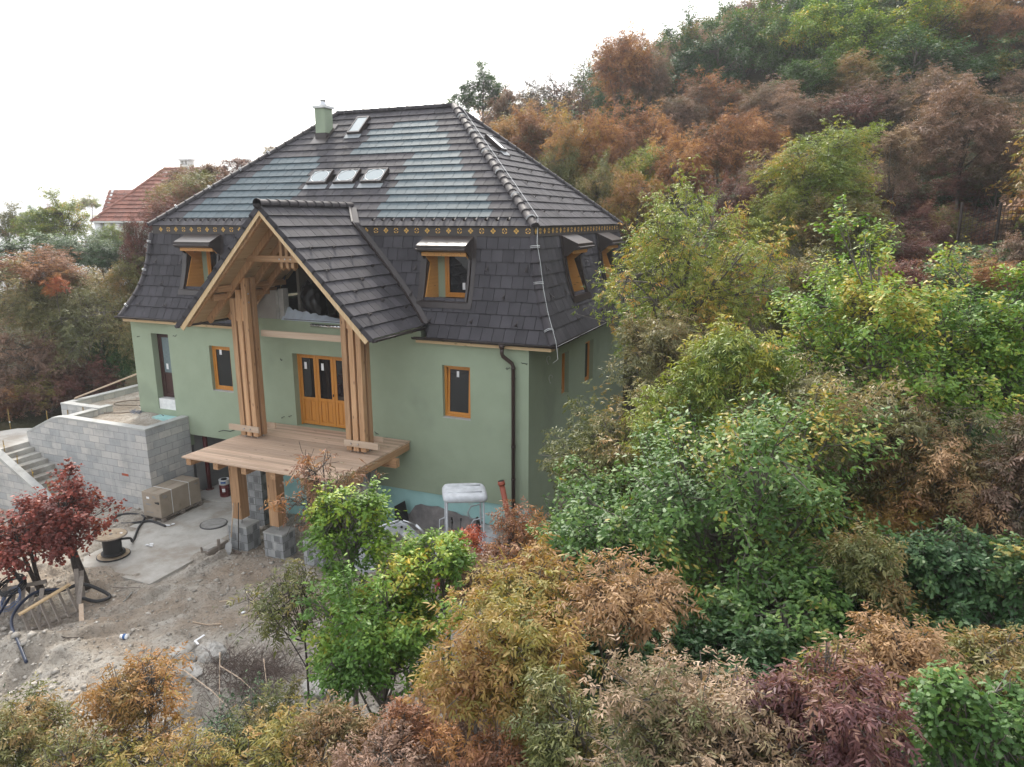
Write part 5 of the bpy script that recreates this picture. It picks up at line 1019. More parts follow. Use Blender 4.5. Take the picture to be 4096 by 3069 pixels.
for (x0_, x1_, z_) in ((-11.86, -11.76, -5.42), (-11.88, -11.70, -5.46), (-12.26, -12.15, -5.62), (-12.2, -11.95, -5.70), (-12.2, -12.0, -5.73), (-12.18, -11.9, -5.98)): lb.box((x0_, -3.006, z_), (x1_, -3.001, z_+0.018))
for y_, z_ in ((-2.9, -5.42), (-2.88, -5.48), (-1.6, -5.45)): lb.box((-11.559, y_, z_), (-11.553, y_+0.16, z_+0.025))
lb.build('carton_print', M['grey_ink'], ct_)
tr_ = MB(); tr_.add([(-11.80, -3.008, -5.60), (-11.63, -3.008, -5.57), (-11.553, -2.98, -5.60), (-11.62, -3.008, -5.66), (-11.78, -3.008, -5.64)], [(0, 1, 2, 3, 4)]); tr_.build('torn_patch', M['black'], ct_)
def text_plate(txt, loc, rot, size, mat, parent, name, ext=0.002):
    c_ = bpy.data.curves.new(name, 'FONT'); c_.body = txt; c_.size = size; c_.extrude = ext; c_.align_x = 'CENTER'; c_.align_y = 'CENTER'
    o = bpy.data.objects.new(name, c_); COL.objects.link(o); dg = bpy.context.evaluated_depsgraph_get(); me = bpy.data.meshes.new_from_object(o.evaluated_get(dg)); bpy.data.objects.remove(o)
    me.materials.clear(); me.materials.append(mat); o = bpy.data.objects.new(name, me); COL.objects.link(o); o.parent = parent; off = OFF.get(parent.name, Vector((0, 0, 0)))
    o.matrix_local = Matrix.Translation(Vector(loc)-off) @ rot.to_4x4(); return o
# paint drum
pd = thing('paint_drum', (-11.3, -0.55, -6.2), 'red and white metal drum standing in the garage opening', 'drum'); b = MB(); b.lathe((-11.3, -0.55, -6.2), [(0.17, 0), (0.175, 0.01), (0.17, 0.02), (0.17, 0.15), (0.178, 0.16), (0.17, 0.17), (0.17, 0.32), (0.178, 0.33), (0.17, 0.34), (0.17, 0.44)], 24); b.build('drum_body', M['redpaint'], pd, True)
b = MB(); b.lathe((-11.3, -0.55, -6.2), [(0.172, 0.44), (0.172, 0.60), (0.18, 0.61), (0.17, 0.62), (0.15, 0.6), (0.03, 0.6)], 24); b.build('white_band', M['white'], pd, True)
b = MB(); b.lathe((-11.3, -0.55, -6.2), [(0.10, 0.605), (0.10, 0.635), (0.0, 0.64)], 18); b.build('lid', M['black'], pd, True)
b = MB()
for a0, a1_, z0_, z1_ in ((-1.3, -0.7, 0.20, 0.32), (-1.9, -1.55, 0.48, 0.55)):
    nn_ = 5; vs_ = [(-11.3+0.1765*math.cos(a0+(a1_-a0)*k/nn_), -0.55+0.1765*math.sin(a0+(a1_-a0)*k/nn_), -6.2+z) for z in (z0_, z1_) for k in range(nn_+1)]; b.add(vs_, [(k, k+1, nn_+2+k, nn_+1+k) for k in range(nn_)])
b.build('drum_label', M['paper'], pd)
b = MB(); nn_ = 6; vs_ = [(-11.3+0.176*math.cos(-1.5+1.0*k/nn_), -0.55+0.176*math.sin(-1.5+1.0*k/nn_), -6.2+z) for z in (0.50, 0.57) for k in range(nn_+1)]; b.add(vs_, [(k, k+1, nn_+2+k, nn_+1+k) for k in range(nn_)]); b.build('blue_print', M['blue'], pd)
# cable drum
sx, sy, sz = -10.97, -5.24, -6.265
cd = thing('cable_drum', (sx, sy, sz), 'round wooden cable drum wound with black cable on the slab', 'cable drum')
for nm, z in (('bottom_flange', 0.0), ('top_flange', 0.62)):
    b = MB(); b.lathe((sx, sy, sz+z), [(0.40, 0), (0.41, 0.01), (0.41, 0.04), (0.40, 0.05), (0.045, 0.05)] if z else [(0.42, 0), (0.42, 0.05), (0.1, 0.05)], 40); fl = b.build(nm, mat_noise('worn_plywood_'+nm, (0.30, 0.22, 0.14), (0.44, 0.36, 0.26), 3, 0.85, 0.4, 30, (1, 8, 1)), cd)
    if z:
        h_ = MB(); h_.lathe((sx, sy, sz+z+0.051), [(0.05, 0), (0.05, 0.004), (0.0, 0.005)], 14)
        for a0 in (0.9, 4.0): h_.lathe((sx+0.14*math.cos(a0), sy+0.14*math.sin(a0), sz+z+0.051), [(0.022, 0), (0.022, 0.004), (0.0, 0.004)], 8)
        h_.build('drum_hole', M['black'], fl); q_ = MB(); q_.box((sx+0.17, sy+0.15, sz+z+0.051), (sx+0.25, sy+0.2, sz+z+0.055)); q_.build('paper_tag', M['paper'], fl)
    rg = MB(); rg.tube([(sx+0.425*math.cos(t), sy+0.425*math.sin(t), sz+z+0.025) for t in [k*math.pi/20 for k in range(40)]], 0.014 if z else 0.022, 6, closed=True); rg.build('rim', M['blackrub'] if not z else M['grey_x'], fl)
b = MB(); prof = []
for k in range(19): prof += [(0.235, 0.05+k*0.03), (0.25, 0.05+k*0.03+0.015)]
prof.append((0.235, 0.62)); b.lathe((sx, sy, sz), prof, 30); cbo = b.build('wound_cable', M['blackrub'], cd, True)
b = MB(); b.tube([(sx+(0.26+0.05*k/60)*math.cos(k*0.33), sy+(0.26+0.05*k/60)*math.sin(k*0.33), sz+0.08+0.05*abs(math.sin(k*0.11))) for k in range(62)], 0.02, 6); b.build('loose_turns', M['blackrub'], cbo, True)
hose('cable', [(sx+0.24, sy+0.10, -5.75), (sx+0.05, sy+0.55, -5.95), (-11.15, -4.45, -6.2), (-11.45, -4.1, -6.225), (-11.85, -3.65, -6.225), (-12.1, -3.3, -6.225), (-12.4, -2.95, -6.22), (-12.85, -2.85, -6.24), (-13.2, -2.95, -6.24), (-13.35, -3.2, -6.25), (-13.1, -3.5, -6.25), (-12.6, -3.55, -6.24), (-12.15, -3.25, -6.22), (-11.9, -3.1, -6.22), (-11.2, -3.2, -6.23)], 0.035, M['blackrub'], 'thick black cable looping on the ground between drum and block wall', 'cable')
mh = thing('manhole_cover', (-9.95, -2.45, -6.265), 'round grey manhole cover in the slab', 'manhole cover'); b = MB(); b.lathe((-9.95, -2.45, -6.27), [(0.42, 0), (0.42, 0.035), (0.40, 0.04), (0.40, 0.02), (0.0, 0.02)], 36); b.build('rim', plain('manhole_rim', (0.10, 0.10, 0.10)), mh)
b = MB(); b.lathe((-9.95, -2.45, -6.255), [(0.385, 0), (0.385, 0.03), (0.0, 0.03)], 36); b.build('lid', mat_noise('cast_grid_lid', (0.26, 0.25, 0.23), (0.36, 0.35, 0.33), 5, 0.9, 0.8, 40), mh)
# formwork kerb
fk = thing('formwork_kerb', (-8.55, -3.7, -6.3), 'short concrete kerb held by weathered formwork boards beside the low pier', 'formwork'); b = MB(); b.prism([(-8.72, -4.15, -6.45), (-8.45, -4.15, -6.45), (-8.38, -3.47, -6.45), (-8.65, -3.47, -6.45)], (0, 0, 0.36)); b.build('concrete_core', M['rock'], fk)
b = MB(); b.beam((-8.42, -4.28, -6.33), (-8.35, -3.50, -6.23), 0.03, 0.13); b.beam((-8.40, -4.22, -6.19), (-8.345, -3.50, -6.1), 0.03, 0.12); b.build('side_board', M['grey_y'], fk); b = MB(); b.box((-8.40, -3.86, -6.5), (-8.33, -3.80, -5.9)); b.box((-8.70, -4.2, -6.45), (-8.66, -4.16, -6.05)); b.build('stake', M['grey_z'], fk); b = MB(); b.box((-8.70, -4.185, -6.42), (-8.44, -4.155, -6.16)); b.build('end_board', M['grey_x'], fk)
# shovel and rake
sv = thing('shovel', (-8.05, -3.75, -6.33), 'grey shovel with pale handle leaning on the low pier', 'shovel'); b = MB(); b.tube([(-7.98, -3.50, -4.82), (-8.04, -3.66, -5.9)], 0.018, 8); b.build('handle', M['rough_z'], sv, True)
b = MB(); c0 = Vector((-8.05, -3.68, -5.98)); sh_ = [(-0.03, 0), (0.03, 0), (0.12, -0.08), (0.125, -0.28), (0.06, -0.36), (0, -0.38), (-0.06, -0.36), (-0.125, -0.28), (-0.12, -0.08)]; P_ = [c0+Vector((u-0.02, 0.28*v-abs(u)*0.25, v*0.96)) for u, v in sh_]; b.add(P_+[p+Vector((0, -0.008, 0)) for p in P_], [tuple(range(9)), tuple(range(17, 8, -1))]+[(i, 9+i, 9+(i+1) % 9, (i+1) % 9) for i in range(9)]); b.tube([(-8.035, -3.65, -5.85), (-8.05, -3.70, -6.05)], 0.022, 8); b.build('blade', plain('dusty_steel_blade', (0.38, 0.38, 0.37), 0.6, 0.3), sv)
rk = thing('rake', (-7.88, -3.62, -6.33), 'long thin steel rake leaning on the low pier', 'rake'); b = MB(); b.tube([(-7.81, -3.48, -4.8), (-7.88, -3.58, -6.28)], 0.014, 8); b.build('handle', M['barkdark'], rk, True)
b = MB(); b.beam((-8.02, -3.62, -6.3), (-7.74, -3.62, -6.31), 0.03, 0.025)
for k in range(8): b.beam((-8.0+k*0.035, -3.63, -6.3), (-8.0+k*0.035, -3.70, -6.34), 0.008, 0.008)
b.build('head', plain('rusty_steel', (0.14, 0.10, 0.08), 0.7), rk)
# orange drain pipe leaning beside the downpipe
dpz = thing('drain_pipe', (-0.02, -1.5, -5.6), 'brick-orange drain pipe leaning upright in front of the house wall beside the downpipe', 'drain pipe'); b = MB(); b.tube([(0.10, -1.45, -5.9), (-0.33, -1.5, -3.78)], 0.075, 18); b.build('pipe', M['kg'], dpz, True)
b = MB(); b.tube([(-0.315, -1.498, -3.86), (-0.338, -1.5, -3.74)], 0.095, 18); b.tube([(-0.322, -1.499, -3.83), (-0.328, -1.5, -3.80)], 0.103, 18); b.build('socket', M['kg'], dpz, True); b = MB(); b.tube([(-0.339, -1.501, -3.737), (-0.34, -1.501, -3.732)], 0.08, 16); b.build('pipe_opening', M['black'], dpz)
# ------------------------------------------------------------------ mini excavator
EC = Vector((-0.32, -3.75, 0)); GZ = -5.70
fwd = Vector((-0.86, -0.51, 0)).normalized(); lft = Vector((-fwd.y, fwd.x, 0))
ex = thing('mini_excavator', (EC.x, EC.y, GZ), 'small white and red tracked excavator with a canopy parked by the house corner', 'excavator')
def E3(f, l, z): return EC+fwd*f+lft*l+Vector((0, 0, z))
def ebox(mb, f0, f1, l0, l1, z0, z1, taper=0):
    c_ = [E3(f, l, z) for z in (z0, z1) for l in (l0, l1) for f in (f0+(taper if z == z1 else 0), f1-(taper if z == z1 else 0))]; mb.add(c_, [(0, 2, 3, 1), (4, 5, 7, 6), (0, 1, 5, 4), (1, 3, 7, 5), (3, 2, 6, 7), (2, 0, 4, 6)])
CZ = -3.22
b = MB(); ring = []
for (sc, z) in ((0.98, CZ-0.10), (1.0, CZ-0.07), (0.99, CZ-0.02), (0.92, CZ+0.04), (0.80, CZ+0.06)):
    rr_ = []
    for k in range(24):
        t = 2*math.pi*k/24; ce, se = math.cos(t), math.sin(t); f = math.copysign(abs(ce)**0.35, ce)*0.54*sc; l = math.copysign(abs(se)**0.35, se)*0.50*sc; rr_.append(E3(f, l, z+0.03*f))
    ring.append(rr_)
vs_ = [p for r_ in ring for p in r_]; b.add(vs_, [(i*24+k, i*24+(k+1) % 24, (i+1)*24+(k+1) % 24, (i+1)*24+k) for i in range(4) for k in range(24)]+[tuple(range(4*24, 5*24)), tuple(range(23, -1, -1))])
for l in (-0.22, 0.22): ebox(b, -0.40, 0.40, l-0.02, l+0.02, CZ+0.05, CZ+0.075)
b.build('canopy', M['canopy'], ex, True, bevel=0)
for f, l in ((0.45, 0.42), (0.45, -0.42), (-0.42, 0.42), (-0.42, -0.42)): b = MB(); b.tube([E3(f, l, CZ-0.08), E3(f*1.02, l, -4.4), E3(f*1.05, l, -5.0)], 0.026, 8); b.build('canopy_post', M['machine'], ex, True)
for l in (0.42, -0.42):
    b = MB(); b.tube([E3(-0.40, l, -3.75), E3(-0.18, l, -3.80), E3(-0.10, l, -3.95), E3(-0.16, l, -4.12), E3(-0.40, l, -4.15)], 0.018, 6); b.build('grab_rail', M['machine'], ex, True); b = MB(); b.tube([E3(0.47, l, -4.05), E3(0.60, l, -4.10), E3(0.62, l, -4.9)], 0.018, 6); b.build('grab_rail', M['machine'], ex, True)
b = MB(); ebox(b, -0.75, 0.50, -0.47, 0.47, -5.12, -4.98); ebox(b, 0.45, 0.62, -0.3, 0.3, -5.10, -4.85); b.build('deck_frame', M['machine'], ex, bevel=0.02)
b = MB(); ring = []
for (sc, z) in ((1, -5.0), (1.03, -4.75), (1.0, -4.45), (0.86, -4.28)):
    ring.append([E3(-0.42-0.42*sc*math.cos(t), 0.47*sc*math.sin(t), z) for t in [(-90+180*k/12)*math.pi/180 for k in range(13)]]+[E3(-0.28, 0.47*sc, z), E3(-0.28, -0.47*sc, z)])
n = 15; b.add([p for r_ in ring for p in r_], [(i*n+k, i*n+(k+1) % n, (i+1)*n+(k+1) % n, (i+1)*n+k) for i in range(3) for k in range(n)]+[tuple(range(3*n, 4*n)), tuple(range(n-1, -1, -1))]); hd = b.build('engine_hood', M['machine'], ex, True)
b = MB(); rg = []
for z in (-4.98, -4.62): rg.append([E3(-0.42-0.455*math.cos(t), 0.50*math.sin(t), z) for t in [(-80+160*k/12)*math.pi/180 for k in range(13)]])
b.add(rg[0]+rg[1], [(k, k+1, 14+k, 13+k) for k in range(12)]); b.build('red_rear_panel', M['machred'], hd, True)
b = MB(); ebox(b, -0.30, 0.10, -0.24, 0.24, -4.72, -4.55); ebox(b, -0.38, -0.26, -0.23, 0.23, -4.62, -3.98, 0.02); b.build('seat', M['black'], ex, True, bevel=0.04)
b = MB(); ebox(b, -0.25, 0.15, -0.24, 0.24, -5.0, -4.72); ebox(b, 0.26, 0.42, -0.22, 0.22, -5.0, -4.35); ebox(b, -0.1, 0.15, 0.27, 0.38, -4.98, -4.45); ebox(b, -0.1, 0.15, -0.38, -0.27, -4.98, -4.45); b.build('control_console', M['black'], ex, bevel=0.03)
b = MB()
for f, l, h in ((0.10, 0.32, -4.12), (0.10, -0.32, -4.12), (0.34, 0.07, -4.0), (0.34, -0.07, -3.98)): b.tube([E3(f, l, -4.5), E3(f-0.02, l, h)], 0.011, 6); b.tube([E3(f-0.02, l, h), E3(f-0.02, l, h+0.07)], 0.024, 8)
b.build('control_lever', M['black'], ex, True)
for l in (-0.42, 0.42):
    b = MB(); pts_ = [(0.62*math.cos(t)*1.0+(0.12 if math.cos(t) > 0 else -0.12), 0.17*math.sin(t)) for t in [k*math.pi/10 for k in range(20)]]
    P_ = [E3(f, l-0.12, GZ+0.2+z) for f, z in pts_]; b.add(P_+[p+lft*0.24 for p in P_], [tuple(range(19, -1, -1)), tuple(range(20, 40))]+[(i, (i+1) % 20, 20+(i+1) % 20, 20+i) for i in range(20)]); b.build('rubber_track', M['blackrub'], ex)
b = MB(); ebox(b, -0.4, 0.4, -0.3, 0.3, GZ+0.15, GZ+0.42); b.tube([E3(0, 0, GZ+0.4), E3(0, 0, -5.1)], 0.3, 20); b.build('undercarriage', M['machred'], ex)
b = MB(); P_ = [E3(0.78, -0.5, GZ+0.05), E3(0.72, -0.5, GZ+0.32), E3(0.72, 0.5, GZ+0.32), E3(0.78, 0.5, GZ+0.05)]; b.add(P_+[p-fwd*0.05 for p in P_], [(0, 1, 2, 3), (7, 6, 5, 4), (0, 4, 5, 1), (1, 5, 6, 2), (2, 6, 7, 3), (3, 7, 4, 0)]); b.build('dozer_blade', M['machred'], ex)
def boomseg(mb, poly, w): P_ = [E3(f, -w/2, z) for f, z in poly]; n_ = len(P_); mb.add(P_+[p+lft*w for p in P_], [tuple(range(n_)), tuple(range(2*n_-1, n_-1, -1))]+[(i, n_+i, n_+(i+1) % n_, (i+1) % n_) for i in range(n_)])
b = MB(); boomseg(b, [(0.58, -5.02), (0.62, -4.85), (0.95, -4.50), (1.40, -3.99), (1.52, -3.94), (1.64, -3.99), (1.62, -4.15), (1.5, -4.33), (1.17, -4.68), (0.78, -5.1)], 0.13); bm_ = b.build('boom', M['machine'], ex, bevel=0.012)
b = MB(); boomseg(b, [(1.42, -3.98), (1.55, -3.90), (1.90, -4.02), (2.55, -4.50), (2.50, -4.62), (1.95, -4.32), (1.62, -4.2), (1.46, -4.1)], 0.11); b.build('arm', M['machine'], ex, bevel=0.012)
b = MB(); boomseg(b, [(2.5, -4.5), (2.65, -4.6), (2.7, -4.95), (2.5, -5.15), (2.2, -5.1), (2.3, -4.85)], 0.34); b.build('bucket', M['machine'], ex, bevel=0.01)
b = MB(); b.tube([E3(0.85, 0, -4.42), E3(1.2, 0, -4.02)], 0.035, 8); b.tube([E3(1.2, 0, -4.02), E3(1.5, 0, -3.88)], 0.018, 8); b.tube([E3(1.6, 0, -3.88), E3(2.1, 0, -4.02)], 0.03, 8); b.build('hydraulic_cylinder', M['steel'], ex, True)
b = MB()
for f, z in ((1.54, -4.02), (1.44, -4.08), (1.34, -4.16)): b.tube([E3(f, -0.08, z), E3(f, 0.085, z)], 0.03, 10)
b.build('pivot_pin', M['black'], ex, True)
rm = Matrix(((-fwd.x, 0, lft.x), (-fwd.y, 0, lft.y), (0, 1, 0)))
tl = Matrix.Rotation(-0.82, 3, 'Z')
b = MB(); boomseg(b, [(1.18, -4.60), (1.11, -4.50), (1.46, -4.13), (1.54, -4.22)], 0.138); b.build('warning_sign', M['white'], bm_)
for i, t in enumerate(('A GÉP HATÓSUGARÁBAN', 'TARTÓZKODNI TILOS')): text_plate(t, E3(1.305+i*0.03, 0.0, -4.33-i*0.035)+lft*0.0705, rm @ tl, 0.036, M['redtext'], bm_, 'warning_text', 0.001)
# ------------------------------------------------------------------ fence of pallets, wires and hoses round the red bush
pf_ = thing('pallet_fence', (-9.6, -8.3, -6.35), 'weathered grey pallet leaning as a fence in front of the red bush', 'wooden fence')
a0, b0 = Vector((-9.62, -8.86, -5.98)), Vector((-9.0, -7.85, -5.98))
b = MB(); b.beam(Vector((-9.72, -8.75, -5.95)), Vector((-9.55, -7.55, -5.72)), 0.10, 0.04); tr0 = b.build('top_rail', M['pine_y'], pf_)
b = MB(); b.beam(Vector((-9.45, -9.0, -6.28)), Vector((-9.1, -7.75, -6.28)), 0.06, 0.05); b.build('bottom_rail', M['grey_y'], pf_)
for k in range(6): t = 0.06+k*0.175; p1 = Vector((-9.72, -8.75, -5.97)).lerp(Vector((-9.55, -7.55, -5.75)), t); p2 = p1+Vector((0.62, -0.22, -0.42)); b = MB(); b.beam(p1, p2, 0.10, 0.022, (0.4, 0.6, 0.7)); b.build('slat', M['grey_x'], pf_)
pg_ = thing('pallet_fence', (-10.6, -8.3, -6.35), 'dark old pallet standing upright behind the red bush on its left side', 'wooden fence')
b = MB(); b.beam((-11.3, -8.1, -5.95), (-10.2, -7.7, -5.7), 0.04, 0.10); b.beam((-11.1, -8.6, -6.1), (-9.9, -8.2, -6.25), 0.04, 0.10); b.build('rail', M['grey_x'], pg_)
for k in range(5): x = -11.1+k*0.26; b = MB(); b.beam((x, -8.15+k*0.06, -5.75), (x+0.35, -8.55+k*0.05, -6.35), 0.10, 0.022); b.build('slat', M['grey_z'], pg_)
for i, (p, q) in enumerate((((-9.35, -7.35, -5.55), (-9.0, -7.85, -6.4)), ((-9.75, -7.2, -5.5), (-9.35, -7.55, -6.4)), ((-10.0, -6.9, -5.75), (-9.5, -7.3, -6.3)), ((-8.98, -7.72, -6.05), (-8.5, -8.1, -6.3)))):
    b = MB(); b.beam(p, q, 0.10, 0.025); o = b.build('fence_board', M['grey_z' if i < 3 else 'rough_x']); tagp(o, ['upright grey board right of the red bush trunks', 'upright grey board directly behind the red bush trunks', 'short grey board leaning behind the red bush', 'broken pale board lying in the dirt in front of the pallet fence'][i], 'board', 'loose boards around the red bush')
hose('hose', [(-9.9, -7.6, -5.9), (-10.2, -7.95, -5.85), (-10.15, -8.35, -5.9), (-9.85, -8.8, -5.95), (-9.27, -9.2, -5.9), (-8.6, -9.5, -5.95), (-8.0, -9.75, -6.15)], 0.035, M['bluehose'], 'dark blue hose arching from the pallet fence down the dirt slope')
hose('hose', [(-11.0, -7.7, -5.75), (-10.74, -8.24, -5.9), (-10.3, -8.84, -6.0), (-10.1, -9.2, -6.2)], 0.035, M['bluehose'], 'dark blue hose left of the pallets with a pale blue end cap')
hose('hose', [(-10.3, -8.1, -5.9), (-9.9, -7.6, -5.95), (-9.6, -7.2, -5.9), (-9.2, -6.95, -6.15), (-8.95, -6.98, -6.25), (-9.1, -7.25, -6.25), (-9.5, -7.3, -6.22)], 0.045, M['blackrub'], 'thick black hose curling out behind the red bush onto the dirt')
def coil(c_, r, n_, mat, label, name='wire_coil', tilt=0.5, seed=1, rad=0.008):
    rr = random.Random(seed); pts_ = []
    for k in range(n_*20): t = k*2*math.pi/20; ra = r*(1+0.08*math.sin(k*0.37+seed)); pts_.append(Vector(c_)+Vector((ra*math.cos(t), ra*math.sin(t)*0.8, 0.05*math.sin(k*0.21)+tilt*ra*math.sin(t)+0.002*k/4)))
    b = MB(); b.tube(pts_, rad, 4); tagp(b.build(name, mat, None, True), label, 'wire coil')
coil((-10.35, -9.15, -5.95), 0.36, 12, M['cablegrey'], 'tangled grey wire coil at the left edge beside the dark pallet', tilt=0.9, seed=3)
coil((-10.75, -8.2, -5.72), 0.33, 10, M['blackrub'], 'coil of black cable hung on top of the dark pallet', tilt=0.3, seed=5, rad=0.014)
coil((-10.45, -8.45, -5.9), 0.24, 8, plain('blue_grey_wire', (0.10, 0.14, 0.24), 0.5), 'small blue grey wire coil between the dark pallet and the bush', tilt=0.7, seed=7)
b = MB(); b.tube([(-9.15, -9.28, -6.24), (-8.95, -9.12, -6.2)], 0.08, 16, cap=False); b.tube([(-9.15, -9.28, -6.24), (-8.95, -9.12, -6.2)], 0.07, 16, cap=False); tagp(b.build('pipe_piece', M['kg'], None, True), 'short open orange pipe piece half buried below the pallet fence', 'pipe')
# stones
def rock(name, c_, s_, seed, label=None, group=None, mat='rock'):
    bm = bmesh.new(); bmesh.ops.create_icosphere(bm, subdivisions=4 if s_[0] > .3 else 2, radius=1)
    for v in bm.verts:
        p = v.co.copy(); q = p*1.3+Vector((seed*3.1, seed, 0)); f = 1+0.35*mn.noise(q)+0.14*mn.noise(q*2.7)+0.05*mn.noise(q*7); f = min(f, 1.12); v.co = Vector((p.x*s_[0]*f, p.y*s_[1]*f, p.z*s_[2]*f))
    me = bpy.data.meshes.new(name); bm.to_mesh(me); bm.free(); me.materials.append(M[mat]); o = bpy.data.objects.new(name, me); COL.objects.link(o); o.location = (c_[0], c_[1], tz(c_[0], c_[1])+s_[2]*c_[2]); o.rotation_euler = (0, 0, seed*1.7)
    tagp(o, label, 'boulder' if label else None, group); return o
G_ = 'boulders on the dirt bank'
rock('boulder', (-4.85, -8.45, 0.35), (0.44, 0.30, 0.24), 1.2, 'long pale boulder left of its two neighbours on the dirt bank', G_); rock('boulder', (-4.32, -8.12, 0.45), (0.36, 0.28, 0.28), 2.1, 'upright cream boulder, tallest of the three on the bank', G_); rock('boulder', (-4.35, -8.75, 0.2), (0.36, 0.20, 0.13), 3.7, 'flat slab-like stone in front of the two larger boulders', G_)
rock('boulder', (-1.95, -8.9, 0.35), (0.42, 0.30, 0.22), 4.4, 'pale rock ledge right of the dry brushwood', G_); rock('boulder', (-1.4, -8.2, 0.3), (0.35, 0.28, 0.2), 5.9, 'rock half hidden under the bright oak beside the dry brushwood', G_)
rngs = np.random.RandomState(4); n = 17000; px_ = rngs.uniform(-14.5, 2.5, n); py_ = rngs.uniform(-13, -1.2, n); keep = ~((px_ < -8.2) & (px_ > -12.5) & (py_ > -6.1)) | (rngs.rand(n) < 0.04); px_, py_ = px_[keep], py_[keep]; n = len(px_)
pz_ = terrain(px_, py_); sz_ = 0.010+0.028*rngs.rand(n)**3+0.07*rngs.rand(n)**22; zone = (py_ < -9.3) & (px_ > -9); sz_ = sz_*(1+0.9*zone*rngs.rand(n))
base_ = np.array([(1, 0, 0), (-1, 0, 0), (0, 1, 0), (0, -1, 0), (0, 0, 1), (0, 0, -1)], float); F8 = np.array([(0, 2, 4), (2, 1, 4), (1, 3, 4), (3, 0, 4), (2, 0, 5), (1, 2, 5), (3, 1, 5), (0, 3, 5)])
V_ = base_[None]*sz_[:, None, None]*rngs.uniform(0.6, 1.3, (n, 6, 1))*np.array([1.2, 1, 0.7]); an = rngs.uniform(0, 6.28, n); c_, s_ = np.cos(an), np.sin(an); V2 = V_.copy(); V2[..., 0] = V_[..., 0]*c_[:, None]-V_[..., 1]*s_[:, None]; V2[..., 1] = V_[..., 0]*s_[:, None]+V_[..., 1]*c_[:, None]
V2 += np.stack([px_, py_, pz_+sz_*0.2], -1)[:, None]; 
def raw_mesh(name, co, faces, mats, tint=None, smooth=False):
    k = faces.shape[1]; me = bpy.data.meshes.new(name); me.vertices.add(len(co)); me.vertices.foreach_set('co', np.ascontiguousarray(co, dtype=np.float32).ravel()); me.loops.add(faces.size); me.loops.foreach_set('vertex_index', faces.ravel().astype(np.int32)); me.polygons.add(len(faces)); me.polygons.foreach_set('loop_start', np.arange(0, faces.size, k, dtype=np.int32)); me.update(calc_edges=True)
    for m_ in (mats if isinstance(mats, list) else [mats]): me.materials.append(m_)
    if tint is not None: a = me.attributes.new('tint', 'FLOAT', 'POINT'); a.data.foreach_set('value', tint.astype(np.float32))
    if smooth: me.polygons.foreach_set('use_smooth', np.ones(len(faces), bool))
    return me
me = raw_mesh('loose_stones', V2.reshape(-1, 3), (F8[None]+6*np.arange(n)[:, None, None]).reshape(-1, 3), mat_noise('loose_stone', (0.32, 0.285, 0.24), (0.48, 0.445, 0.39), 9, 0.95, 0, island=0.35)); o = bpy.data.objects.new('loose_stones', me); COL.objects.link(o); tagp(o, 'scattered gravel and small stones over the building site dirt', 'gravel', kind='stuff')
# litter
for i, (x, y, lab) in enumerate(((-7.06, -8.12, 'crumpled white and blue cup lying on the dirt slope'), (-5.38, -7.48, 'bent white plastic strip lying on the dirt'), (-5.46, -6.23, 'small white scrap of paper on the brown dirt'), (-10.55, -4.4, 'white paper scraps lying on the slab beside the cable drum'), (-11.2, -3.05, 'white plastic scrap beside the pallet corner'))):
    b = MB(); z = tz(x, y)+0.02 if not (x < -8.2) else -6.26
    if i == 0: b.tube([(x-0.09, y, z+0.05), (x+0.09, y+0.04, z+0.06)], [0.05, 0.065], 12); o = b.build('paper_cup', M['paper'], None, True); q_ = MB(); q_.tube([(x-0.01, y+0.018, z+0.055), (x+0.05, y+0.031, z+0.058)], 0.066, 12); q_.build('blue_band', M['blue'], o); tagp(o, lab, 'cup'); continue
    if i == 1: b.beam((x-0.06, y+0.2, z+.04), (x-0.08, y-0.08, z+.03), 0.05, 0.015); b.beam((x-0.08, y-0.06, z+.03), (x+0.12, y-0.16, z+.05), 0.05, 0.015)
    else:
        rr = random.Random(i)
        for k in range(3 if i > 2 else 1): cx_, cy_ = x+rr.uniform(-.12, .12), y+rr.uniform(-.12, .12); P_ = [(cx_+0.09*math.cos(t)*rr.uniform(.5, 1), cy_+0.07*math.sin(t)*rr.uniform(.5, 1), z+0.015+0.02*rr.random()) for t in (0, 1.2, 2.4, 3.8, 5)]; b.add(P_+[(p[0], p[1], p[2]-0.01) for p in P_], [(0, 1, 2, 3, 4), (9, 8, 7, 6, 5)])
    tagp(b.build('litter', M['paper']), lab, 'litter')
for i, (p, q, r_, mt, lab) in enumerate((((-8.75, -6.5, 0), (-8.5, -6.95, 0), 0.018, 'steel', 'thin grey metal tube lying on the dirt near the slab corner'), ((-5.8, -5.55, 0), (-6.3, -5.95, 0), 0.012, 'rough_x', 'thin pale stick lying on the brown dirt below the piers'), ((-6.1, -7.0, 0), (-5.45, -6.75, 0), 0.014, 'rough_x', 'pale stick lying across the middle of the dirt slope'), ((-9.3, -6.6, 0), (-8.6, -6.35, 0), 0.015, 'grey_x', 'grey stick lying along the slab edge near the red bush'), ((-8.4, -9.0, 0), (-7.6, -8.7, 0), 0.012, 'barkdark', 'dark twig lying on the dirt below the pallet fence'), ((-9.6, -1.75, 0), (-8.95, -2.05, 0), 0.018, 'barkdark', 'dark rod lying on the slab in front of the garage step'))):
    P_ = [Vector(p).lerp(Vector(q), t) for t in (0, .5, 1)]; P_ = [(v.x, v.y, (tz(v.x, v.y)+0.03 if not (i == 5) else -6.245)) for v in P_]; b = MB(); b.tube(P_, r_, 6); tagp(b.build('stick', M[mt]), lab, 'stick')
